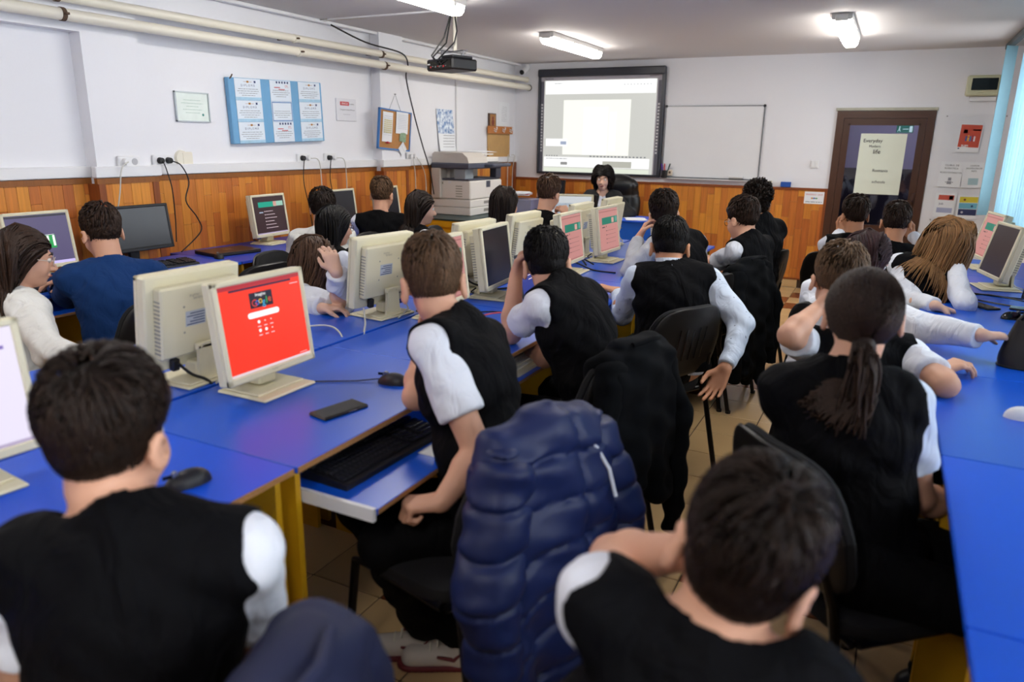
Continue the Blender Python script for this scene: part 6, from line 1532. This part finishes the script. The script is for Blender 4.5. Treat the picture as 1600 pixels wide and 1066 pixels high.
    # ---- spectacles
    if D.get('glasses'):
        fm = M_framel if D['glasses'] == 'clear' else M_frame
        g = empty('spectacles', (0, 0, 0)); g.parent = t
        for sx in (-1, 1):
            cx, cy, cz = 0.032 * sx, 0.103, 0.0
            MB().tube([H(cx + 0.024 * math.cos(a), cy - 0.006 * abs(math.cos(a) * (1 if sx * math.cos(a) > 0 else 0)), cz + 0.019 * math.sin(a)) - off for a in np.linspace(0, 2 * math.pi, 17)], 0.0018, 5, cap=False).build('rim', fm, g)
            MB().tube([H(sx * 0.055, 0.098, 0.006) - off, H(sx * 0.078, 0.07, 0.006) - off, H(sx * 0.082, 0.0, 0.008) - off, H(sx * 0.082, -0.02, -0.008) - off], 0.0018, 5).build('temple', fm, g)
        MB().tube([H(-0.009, 0.106, 0.004) - off, H(0.009, 0.106, 0.004) - off], 0.0018, 5).build('bridge', fm, g)
    if D.get('chair', True):
        cx, cy = hip[0] - lf[0] * 0.06, hip[1] - lf[1] * 0.06
        cd = D.get('chairat')
        CHAIR_OF[D['key']] = (cd[0] if cd else cx, cd[1] if cd else cy, cd[2] if cd else py)
        chair(cd[0] if cd else cx, cd[1] if cd else cy, cd[2] if cd else py, D['chair_label'])
    return t
PEOPLE = [
    dict(key='P10', label='dark-haired boy in black vest and white short sleeves, nearest the camera on the left', chair_label='chair of the big boy in the lower left foreground', hy=113, hp=6, hr=0, ty=122, s=1.02, near=True, hair='short', hc='dark', thick=0.024, hl=0.075, skin='fair', top='vest_short', seed=1, py=165, res=0.006, nst=1300, head=(-1.087, 0.693, 1.057), neck=(-1.012, 0.660, 0.939), hip=(-0.975, 0.601, 0.540), R=[(-0.942, 0.820, 0.635), (-0.991, 0.947, 0.426)], chairat=[-0.9, 0.46, 198]),
    dict(key='P11', label='brown-haired boy in black vest leaning on his elbow at the desk with the phone', chair_label='chair under the brown-haired boy with white sneakers', bw=1.14, ear=1.25, hy=126, hp=14, hr=-4, ty=182, s=1.0, near=True, hair='short', hc='midbrown', thick=0.022, hl=0.085, skin='fair', top='vest_short', seed=2, py=165, res=0.006, shoes=SHOE, nst=1300, foot=[-0.86, -0.5, 0], head=(-1.167, 1.790, 1.128), neck=(-1.073, 1.773, 1.030), hip=(-0.900, 1.665, 0.540), R=[(-1.188, 1.716, 0.805), (-1.292, 1.916, 0.902), (0.117, 0.345, 0.931), (0.435, -0.439, 0.786), 0.9], L=[(-0.881, 1.557, 0.750), (-0.928, 1.446, 0.645), (-0.870, -0.477, -0.121), (0.000, 0.000, -1.000), 1.15], legL=[(-1.087, 1.405, 0.500), (-1.095, 1.618, 0.085)], legR=[(-1.283, 1.543, 0.500), (-0.973, 1.632, 0.085)], chairat=[-0.96, 1.58, 166]),
    dict(key='P12', label='black-haired boy in black vest holding his ear, third seat along the aisle', chair_label='chair with a black jacket hung on it, under the black-haired boy', bw=1.14, ear=1.2, hy=112, hp=16, hr=-5, ty=168, s=1.0, near=True, hair='short', hc='black', thick=0.024, hl=0.07, skin='fair', top='vest_short', seed=3, py=160, res=0.006, head=(-1.167, 2.608, 1.067), neck=(-1.086, 2.573, 1.009), hip=(-0.859, 2.491, 0.540), R=[(-1.161, 2.588, 0.703), (-1.349, 2.744, 0.707), (0.705, 0.143, -0.695), (0.000, 0.000, -1.000), 0.5], L=[(-1.271, 2.503, 0.810), (-1.312, 2.622, 1.020), (0.302, 0.416, 0.858), (0.948, -0.090, 0.305), 0.8], chairat=[-1.0, 2.42, 164]),
    dict(key='P13', label='dark-haired boy in black vest with pale patterned sleeves, arm hanging behind his chair', chair_label='chair with a ribbed shell behind the boy with patterned sleeves', bw=1.14, ear=1.1, hy=108, hp=20, hr=0, ty=112, s=1.0, near=True, hair='short', hc='black', thick=0.02, hl=0.06, skin='warm', top='vest_long', shirt=M_pattern, collar=True, seed=4, py=150, res=0.006, head=(-0.901, 3.437, 1.061), neck=(-0.863, 3.386, 0.982), hip=(-0.828, 3.299, 0.540), R=[(-0.514, 3.329, 0.765), (-0.540, 3.142, 0.608), (-0.279, -0.408, -0.869), (-0.102, -0.973, 0.205), 0.3], L=[(-1.123, 3.452, 0.720), (-1.197, 3.594, 0.800), (-0.896, -0.386, 0.219), (0.000, 0.000, -1.000), 0.3], chairat=[-0.95, 3.28, 150]),
    dict(key='P14', label='dark-haired boy with light grey sleeves resting his cheek on his hand', chair_label='chair of the grey-sleeved boy', hy=112, hp=10, hr=-4, ty=150, s=1.0, hair='short', hc='dark', thick=0.026, hl=0.07, skin='fair', top='vest_long', shirt=M_greyk, seed=5, py=160, head=(-1.224, 4.476, 1.116), neck=(-1.134, 4.434, 1.020), hip=(-0.966, 4.337, 0.540), L=[(-1.341, 4.223, 0.810), (-1.350, 4.395, 0.985), (0.362, 0.436, 0.824), (0.634, 0.408, 0.658), 0.5], chairat=[-1.05, 4.12, 160]),
    dict(key='P15', label='brown-haired boy with dark glasses and short white sleeves, his black jacket behind him', chair_label='chair with a long black jacket on its back, under the boy with glasses', hy=146, hp=10, hr=0, ty=160, s=1.0, hair='short', hc='darkbrown', thick=0.022, hl=0.07, skin='fair', glasses='dark', top='vest_short', seed=6, py=165, sl=0.72, head=(-0.805, 4.795, 1.086), neck=(-0.737, 4.736, 0.972), hip=(-0.708, 4.726, 0.540), L=[(-0.963, 4.753, 0.801), (-1.122, 4.938, 0.831)], chairat=[-0.97, 4.55, 165]),
    dict(key='P16', label='curly-haired boy in black vest, farthest seat along the aisle', chair_label='chair of the curly-haired boy', hy=112, hp=4, hr=3, ty=150, s=1.0, hair='curly', hc='dark', thick=0.03, hl=0.06, skin='warm', top='vest_short', seed=7, py=160, head=(-0.797, 5.215, 1.154), neck=(-0.744, 5.186, 1.052), hip=(-0.729, 5.178, 0.540), L=[(-0.909, 5.262, 0.852), (-0.985, 5.473, 0.755)], chairat=[-0.9, 5.32, 160]),
    dict(key='P17', label='dark-haired boy with red ears, nearest the camera at the bottom, hand behind his head', chair_label='chair of the boy at the bottom of the photo', sw=0.95, hy=93, hp=10, hr=16, ty=95, s=1.0, near=True, hair='short', hc='dark', thick=0.026, hl=0.085, skin='fair', top='vest_short', seed=8, py=85, res=0.006, ear=1.2, sl=0.3, sr=24, nst=1300, head=(-0.115, 0.915, 0.993), neck=(-0.143, 0.856, 0.903), hip=(-0.136, 0.766, 0.540), L=[(-0.350, 1.103, 0.841), (-0.199, 0.963, 0.974), (0.820, 0.500, 0.279), (0.856, -0.480, 0.193), 0.6]),
    dict(key='P18', label='student with dark ponytail in black vest, nearest on the right', chair_label='chair under the ponytailed student', sw=0.84, vcut=[1], hy=97, hp=8, hr=0, ty=105, s=1.0, near=True, hair='pony', hc='darkbrown', thick=0.014, hl=0.1, skin='fair', top='vest_short', shirt=M_shirtb, seed=9, py=15, res=0.006, sr=8, tail=0.19, head=(-0.019, 1.988, 1.131), neck=(-0.041, 1.923, 0.994), hip=(0.033, 1.893, 0.540), R=[(0.167, 2.010, 0.680), (0.292, 2.194, 0.578)], L=[(-0.102, 2.073, 0.752), (0.009, 2.239, 0.610)], chairat=[0.05, 1.94, 42]),
    dict(key='P19', label='fair-haired boy with white short sleeves leaning on the right desk, behind the ponytailed student', chair_label='chair of the fair-haired boy at the right desks', hy=100, hp=16, hr=6, ty=100, s=1.0, near=True, hair='short', hc='ash', thick=0.024, hl=0.07, skin='fair', top='vest_short', seed=10, py=30, res=0.007, head=(-0.125, 2.865, 1.059), neck=(-0.033, 2.833, 0.881), hip=(-0.009, 2.698, 0.540), R=[(0.245, 2.637, 0.810), (0.230, 2.880, 0.788), (0.820, 0.500, 0.279), (0.000, 0.000, -1.000), 0.5], L=[(-0.242, 2.611, 0.918), (-0.177, 2.759, 0.987), (0.267, 0.775, 0.573), (0.376, 0.770, 0.516), 0.6], chairat=[0.02, 2.72, 75]),
    dict(key='P20', label='girl with dark red hair looking down at the right desk, one white sleeve stretched out', chair_label='chair of the dark-red-haired girl', tuck=0.9, hy=38, hp=24, hr=6, ty=50, s=0.98, fem=True, ear=0, hair='long', hc='burgundy', thick=0.016, hl=0.34, skin='pale', top='sweater', shirt=M_shirt, seed=11, py=50, res=0.007, head=(-0.057, 3.598, 1.065), hip=(-0.192, 3.481, 0.540), R=[(0.187, 3.289, 0.852), (0.380, 3.148, 0.878), (0.898, 0.435, -0.062), (0.000, 0.000, -1.000), 0.4], chairat=[-0.05, 3.74, 65]),
    dict(key='P21', label='boy with glasses sitting before the brown door, hand at his chin', chair_label='chair of the boy with glasses before the door', hy=112, hp=6, hr=0, ty=100, s=1.0, hair='short', hc='darkbrown', thick=0.022, hl=0.07, skin='warm', glasses='clear', top='vest_long', seed=12, py=70, head=(-0.198, 5.724, 1.070), hip=(-0.168, 5.606, 0.540), L=[(-0.325, 5.911, 0.801), (-0.301, 6.121, 0.924), (0.326, 0.424, 0.845), (0.235, -0.913, 0.334), 0.7]),
    dict(key='P22', label='short-haired boy sitting before the door with his hand on his cheek', chair_label='chair of the short-haired boy before the door', hy=84, hp=8, hr=0, ty=84, s=1.0, hair='crop', hc='darkbrown', thick=0.014, hl=0.045, skin='warm', top='vest_long', seed=13, py=60, head=(0.064, 5.345, 1.071), hip=(0.051, 5.219, 0.540), R=[(0.278, 5.541, 0.894), (0.177, 5.752, 0.967), (-0.724, -0.160, 0.671), (-0.260, -0.935, 0.240), 0.7], L=[(-0.263, 5.085, 0.923), (-0.155, 5.231, 0.759)]),
    dict(key='P23', label='girl with long golden-brown hair leaning on the right desk', chair_label='chair of the long-haired girl at the right desks', hy=62, hp=22, hr=14, ty=70, s=0.98, fem=True, ear=0, hair='long', hc='golden', thick=0.024, hl=0.42, skin='pale', top='vest_long', seed=14, py=25, drift=[-0.45, -0.25, 0], nst=900, head=(0.316, 4.542, 1.067), hip=(0.087, 4.359, 0.540), R=[(0.412, 4.232, 0.800), (0.351, 4.470, 0.963), (-0.345, 0.112, 0.932), (-0.268, 0.548, 0.792), 0.7], L=[(0.181, 4.322, 0.771), (0.277, 4.082, 0.800), (0.885, 0.354, -0.303), (0.000, 0.000, -1.000), 0.8]),
    dict(key='P1', label='girl with glasses and white jumper in profile at the left edge', chair_label='chair of the girl in the white jumper', tuck=1.3, hy=66, hp=12, hr=0, ty=80, s=1.0, fem=True, ear=0, hair='long', hc='darkbrown', thick=0.014, hl=0.4, skin='fair', glasses='clear', top='sweater', seed=15, py=20, res=0.007, nst=700, head=(-3.141, 1.747, 1.058), hip=(-3.175, 1.632, 0.540), R=[(-2.779, 1.583, 0.753), (-2.534, 1.580, 0.760)]),
    dict(key='P2', label='short-haired boy in a blue blazer working at the card-game monitor', chair_label='chair with a paper label behind the boy in blue', hy=168, hp=14, hr=0, ty=145, s=1.0, hair='crop', hc='darkbrown', thick=0.018, hl=0.05, skin='fair', top='blazer', jacket=M_bluej, neckline='round', seed=16, py=180, res=0.007, nst=600, head=(-3.345, 2.233, 1.085), hip=(-3.155, 2.129, 0.540), R=[(-3.433, 2.415, 0.823), (-3.596, 2.233, 0.836)], L=[(-3.595, 2.174, 0.774), (-3.823, 2.256, 0.810)]),
    dict(key='P3', label='dark-haired boy in a white hoodie at the left wall', chair_label='chair of the boy in the white hoodie', hy=105, hp=6, hr=0, ty=140, s=1.0, hair='short', hc='dark', thick=0.022, hl=0.06, skin='fair', top='hoodie', seed=17, py=180, head=(-3.546, 4.029, 1.061), hip=(-3.486, 3.946, 0.540)),
    dict(key='P4', label='black-haired girl with glasses behind the girl resting her head', chair_label='chair of the black-haired girl with glasses', tuck=1.0, hy=70, hp=8, hr=0, ty=70, s=0.98, fem=True, ear=0, hair='long', hc='black', thick=0.016, hl=0.3, skin='fair', glasses='dark', top='vest_long', seed=18, py=10, head=(-2.991, 3.500, 1.034), hip=(-3.032, 3.388, 0.540)),
    dict(key='P5', label='brown-haired girl in a white shirt resting her head on her hand', chair_label='chair of the girl resting her head', hy=74, hp=28, hr=14, ty=60, s=0.98, fem=True, ear=0, hair='wavy', hc='brown', thick=0.018, hl=0.34, skin='pale', top='sweater', shirt=M_shirt, seed=19, py=10, nst=800, drift=[-0.25, -0.2, 0], res=0.007, head=(-2.571, 2.815, 0.949), hip=(-2.721, 2.572, 0.540), R=[(-2.227, 2.615, 0.800), (-2.134, 2.490, 0.982), (-0.431, 0.058, 0.900), (-0.801, 0.595, -0.060), 0.45], L=[(-2.552, 2.632, 0.754), (-2.242, 2.512, 0.800), (0.891, 0.455, 0.015), (0.000, 0.000, -1.000), 0.6]),
    dict(key='P6', label='fair-brown-haired boy in black vest at the left wall, seen from behind', chair_label='chair of the vested boy at the left wall', hy=104, hp=6, hr=0, ty=130, s=1.02, hair='crop', hc='midbrown', thick=0.018, hl=0.05, skin='fair', top='vest_long', seed=20, py=180, head=(-3.623, 4.819, 1.111), hip=(-3.566, 4.720, 0.540), L=[(-3.887, 4.845, 0.756), (-4.033, 5.004, 0.629)]),
    dict(key='P7', label='girl with long straight black hair in profile in front of the copier', chair_label='chair of the girl in profile', tuck=1.2, hy=48, hp=6, hr=0, ty=60, s=1.0, fem=True, ear=0, hair='long', hc='dark', thick=0.016, hl=0.4, skin='pale', top='vest_long', seed=21, py=10, head=(-3.080, 4.567, 1.061), hip=(-3.135, 4.490, 0.540)),
    dict(key='P8', label='girl with long dark hair and navy jumper right of the copier', chair_label='chair of the girl in navy', tuck=0.7, hy=72, hp=8, hr=0, ty=75, s=0.98, fem=True, ear=0, hair='long', hc='dark', thick=0.016, hl=0.34, skin='fair', top='sweater', shirt=M_navyj, seed=22, py=10, head=(-2.527, 4.859, 1.103), hip=(-2.567, 4.716, 0.540)),
    dict(key='P9', label='brown-haired boy with his fist at his cheek, looking to the teacher', chair_label='chair of the boy with his fist at his cheek', hy=84, hp=6, hr=4, ty=62, s=1.0, hair='crop', hc='brown', thick=0.02, hl=0.06, skin='fair', top='vest_short', seed=23, py=10, head=(-2.335, 5.205, 1.158), hip=(-2.427, 5.015, 0.540), R=[(-2.104, 5.079, 0.810), (-2.158, 5.215, 1.006), (-0.687, -0.127, 0.716), (-0.759, -0.045, 0.649), 0.9]),
    dict(key='T', label="woman with black bobbed hair and dark blazer sitting at the teacher's desk", chair_label='x', tuck=0.75, hy=285, hp=10, hr=0, ty=290, s=1.0, fem=True, ear=0, hair='wavy', hc='black', thick=0.028, hl=0.17, skin='pale', top='blazer', jacket=M_blkj, neckline='deep', seed=24, py=290, lips=True, chair=False, legs=True, nst=900, sw0=0.006, head=(-2.828, 7.749, 1.175), hip=(-2.870, 7.879, 0.540), R=[(-3.072, 7.569, 0.785), (-2.882, 7.420, 0.739)], L=[(-2.500, 7.777, 0.801), (-2.606, 7.564, 0.743)]),
]
for D_ in PEOPLE: person(D_)
if not chair_used[0]: bpy.data.objects.remove(CHAIR0)
# ------------------------------------------------------------------ jackets hung over chair backs (built in the chair's own frame, -y behind the chair)
M_puff = mat('navy_puffer_nylon', '#0e1d4c', rough=0.5, spec=0.4, bump=0.2, bscale=60, bdist=0.003)
M_navyc = mat('navy_jacket_cloth', '#131a3c', rough=0.7, bump=0.25, bscale=200, bdist=0.001)
M_blkc = mat('black_jacket_cloth', '#05070b', rough=0.9, spec=0.15, bump=0.25, bscale=300, bdist=0.001)
M_refl = mat('reflective_piping', '#d8dce8', rough=0.4)
def jacket(key, m, label, kind='puffer', hang=0.25, w=0.27, shift=0.0, tip=None, seed=1, name='jacket', top=0.885):
    cx, cy, face = CHAIR_OF[key]
    t = empty(name, (cx, cy, 0), R(face - 90), label, 'jacket')
    v = Vol((-0.50, -0.66, max(0.02, hang - 0.14)), (0.50, -0.02, 1.02), 0.010)
    yb = -0.285
    # collar roll along the top of the backrest, sheet behind it, short flap in front
    v.cap((-w * 0.72 + shift, yb, top - 0.03), (w * 0.72 + shift, yb, top - 0.03), 0.055 if kind == 'puffer' else 0.036, 0.055 if kind == 'puffer' else 0.036, k=0.02)
    n = 7
    for i in range(n):
        a = -1 + 2 * i / (n - 1); x = a * w + shift
        zb = hang + 0.06 * math.sin(3 * a + seed) + (0.0 if abs(a) < 0.8 else 0.05)
        v.cap((x * 0.78, yb - 0.03 - 0.02 * math.cos(a * 9 + seed), top - 0.06), (x * 1.06, yb - 0.085 - 0.035 * math.cos(a * 7 + seed), zb), 0.045 if kind == 'puffer' else 0.030, 0.062 if kind == 'puffer' else 0.034, k=0.05)
        v.cap((x * 0.75, yb + 0.045, top - 0.06), (x * 0.8, yb + 0.075, top - 0.26), 0.026, 0.024, k=0.04)
    v.ell((shift, yb - 0.06, (top + hang) / 2), (w * 1.0, 0.075 if kind == 'puffer' else 0.042, (top - hang) * 0.52), k=0.05)
    v.ell((shift, yb - 0.02, top + 0.005), (w * 0.55, 0.065, 0.055) if kind == 'puffer' else (w * 0.5, 0.045, 0.02), k=0.04)
    x, y, z = v.ax[0][:, None, None], v.ax[1][None, :, None], v.ax[2][None, None, :]
    v.wrinkle(0.007, 0.8, seed)
    if kind == 'puffer':
        q = (z - 0.10 * x + 0.02 * np.sin(14 * x)) / 0.105; v.F += (0.016 * (1 - np.abs(np.sin(np.pi * q))) ** 5 - 0.004 + 0 * y).astype(np.float32)
        v.F += (0.010 * np.exp(-((x - shift - 0.03) / 0.010) ** 2) + 0 * y + 0 * z).astype(np.float32)
    vol_obj('shell', v, m, t, V3(0, 0, 0))
    for sd in (-1, 1):
        u = Vol((-0.55, -0.66, 0.02), (0.55, -0.05, 0.98), 0.010)
        zb = hang + (0.10 if sd > 0 else 0.02) if tip is None else tip[0 if sd < 0 else 1]
        a = V3(sd * w * 0.78 + shift, yb - 0.03, top - 0.07); b = V3(sd * (w + 0.05) + shift, yb - 0.07, 0.58); c = V3(sd * (w + 0.02) + shift, yb - 0.10, zb)
        r0 = 0.075 if kind == 'puffer' else 0.052
        u.cap(a, b, r0, r0 * 0.95, k=0.03); u.cap(b, c, r0 * 0.95, r0 * 0.72, k=0.03)
        zz = u.ax[2][None, None, :]; u.wrinkle(0.006, 0.9, seed + sd + 3)
        if kind == 'puffer': u.F += (0.016 * (1 - np.abs(np.sin(np.pi * (zz + 0.03) / 0.10))) ** 5 - 0.004 + 0 * u.ax[0][:, None, None] + 0 * u.ax[1][None, :, None]).astype(np.float32)
        u.plane(c, V3(0, 0, -1))
        vol_obj('sleeve', u, m, t, V3(0, 0, 0))
    if kind == 'puffer':
        MB().tube([(0.06 + shift, yb - 0.085, top - 0.02), (0.10 + shift, yb - 0.10, top - 0.06), (0.125 + shift, yb - 0.125, top - 0.12), (0.13 + shift, yb - 0.145, top - 0.19)], 0.005, 6).build('reflective_piping', M_refl, t, smooth=True)
        MB().tube([(-0.02 + shift, yb - 0.17, hang + 0.02), (-0.02 + shift, yb - 0.172, hang - 0.05)], 0.004, 6).build('zip_pull', M_chrome, t)
    else:
        MB().tube([(-w * 0.4 + shift, yb - 0.06, top + 0.02), (shift, yb - 0.085, top + 0.035), (w * 0.4 + shift, yb - 0.06, top + 0.02)], 0.010, 8).build('collar_edge', m, t, smooth=True)
    return t
jacket('P11', M_puff, 'navy blue quilted puffer jacket hung over the chair of the leaning boy', 'puffer', hang=0.20, w=0.215, seed=1, name='puffer_jacket')
jacket('P10', M_navyc, 'navy blue jacket over a chair back at the photo\'s bottom edge', 'cloth', hang=0.30, w=0.22, seed=2, top=0.885)
jacket('P12', M_blkc, 'black jacket hanging from the chair of the black-haired boy down to the floor', 'cloth', hang=0.38, w=0.19, tip=(0.40, 0.12), seed=3)
jacket('P15', M_blkc, 'long black jacket hung over the chair of the boy with dark glasses', 'cloth', hang=0.20, w=0.23, tip=(0.2, 0.22), seed=4)

# two empty chairs and the teacher's leather chair
chair(-3.36, 3.02, 178, 'empty black chair between the closed laptop and the monitor backs')
chair(-3.05, 5.20, 20, 'empty black chair behind the girl in profile')
t = empty('leather_armchair', (-2.72, 8.05, 0), R(205), 'black leather office armchair behind the teacher', 'chair')
M_leat = mat('chair_leather', '#0e0d0f', rough=0.35, bump=0.25, bscale=90, bdist=0.002)
v = Vol((-0.32, -0.45, 0.45), (0.32, -0.02, 1.28), 0.014)
v.ell((0, -0.25, 0.85), (0.27, 0.075, 0.36), k=0.03); v.ell((0, -0.24, 1.08), (0.23, 0.085, 0.11), k=0.04); v.ell((0, -0.2, 0.72), (0.2, 0.06, 0.14), k=0.04)
x, z = v.ax[0][:, None, None], v.ax[2][None, None, :]
v.F += (0.008 * np.exp(-((z - 0.97) / 0.012) ** 2) + 0.006 * np.exp(-((np.abs(x) - 0.15) / 0.012) ** 2) + 0 * v.ax[1][None, :, None]).astype(np.float32)
vol_obj('backrest', v, M_leat, t, V3(0, 0, 0))
v = Vol((-0.34, -0.3, 0.36), (0.34, 0.32, 0.56), 0.014); v.ell((0, 0.0, 0.45), (0.28, 0.27, 0.075), k=0.03); vol_obj('seat', v, M_leat, t, V3(0, 0, 0))
for s in (-1, 1): MB().tube([(s * 0.29, -0.2, 0.48), (s * 0.31, -0.15, 0.66), (s * 0.31, 0.12, 0.67), (s * 0.29, 0.16, 0.48)], 0.025, 8).build('armrest', M_leat, t, smooth=True)
MB().tube([(0, 0, 0.38), (0, 0, 0.08)], 0.03, 10).build('gas_lift', M_dark, t)
for k in range(5):
    a = k * 2 * math.pi / 5; MB().tube([(0, 0, 0.09), (0.28 * math.cos(a), 0.28 * math.sin(a), 0.06)], [0.028, 0.018], 8).build('base_arm', M_dark, t); MB().lathe([(0.02, 0), (0.026, 0.012), (0.026, 0.04), (0.02, 0.05)], (0.28 * math.cos(a), 0.28 * math.sin(a), 0), 10).build('castor', M_dark, t)
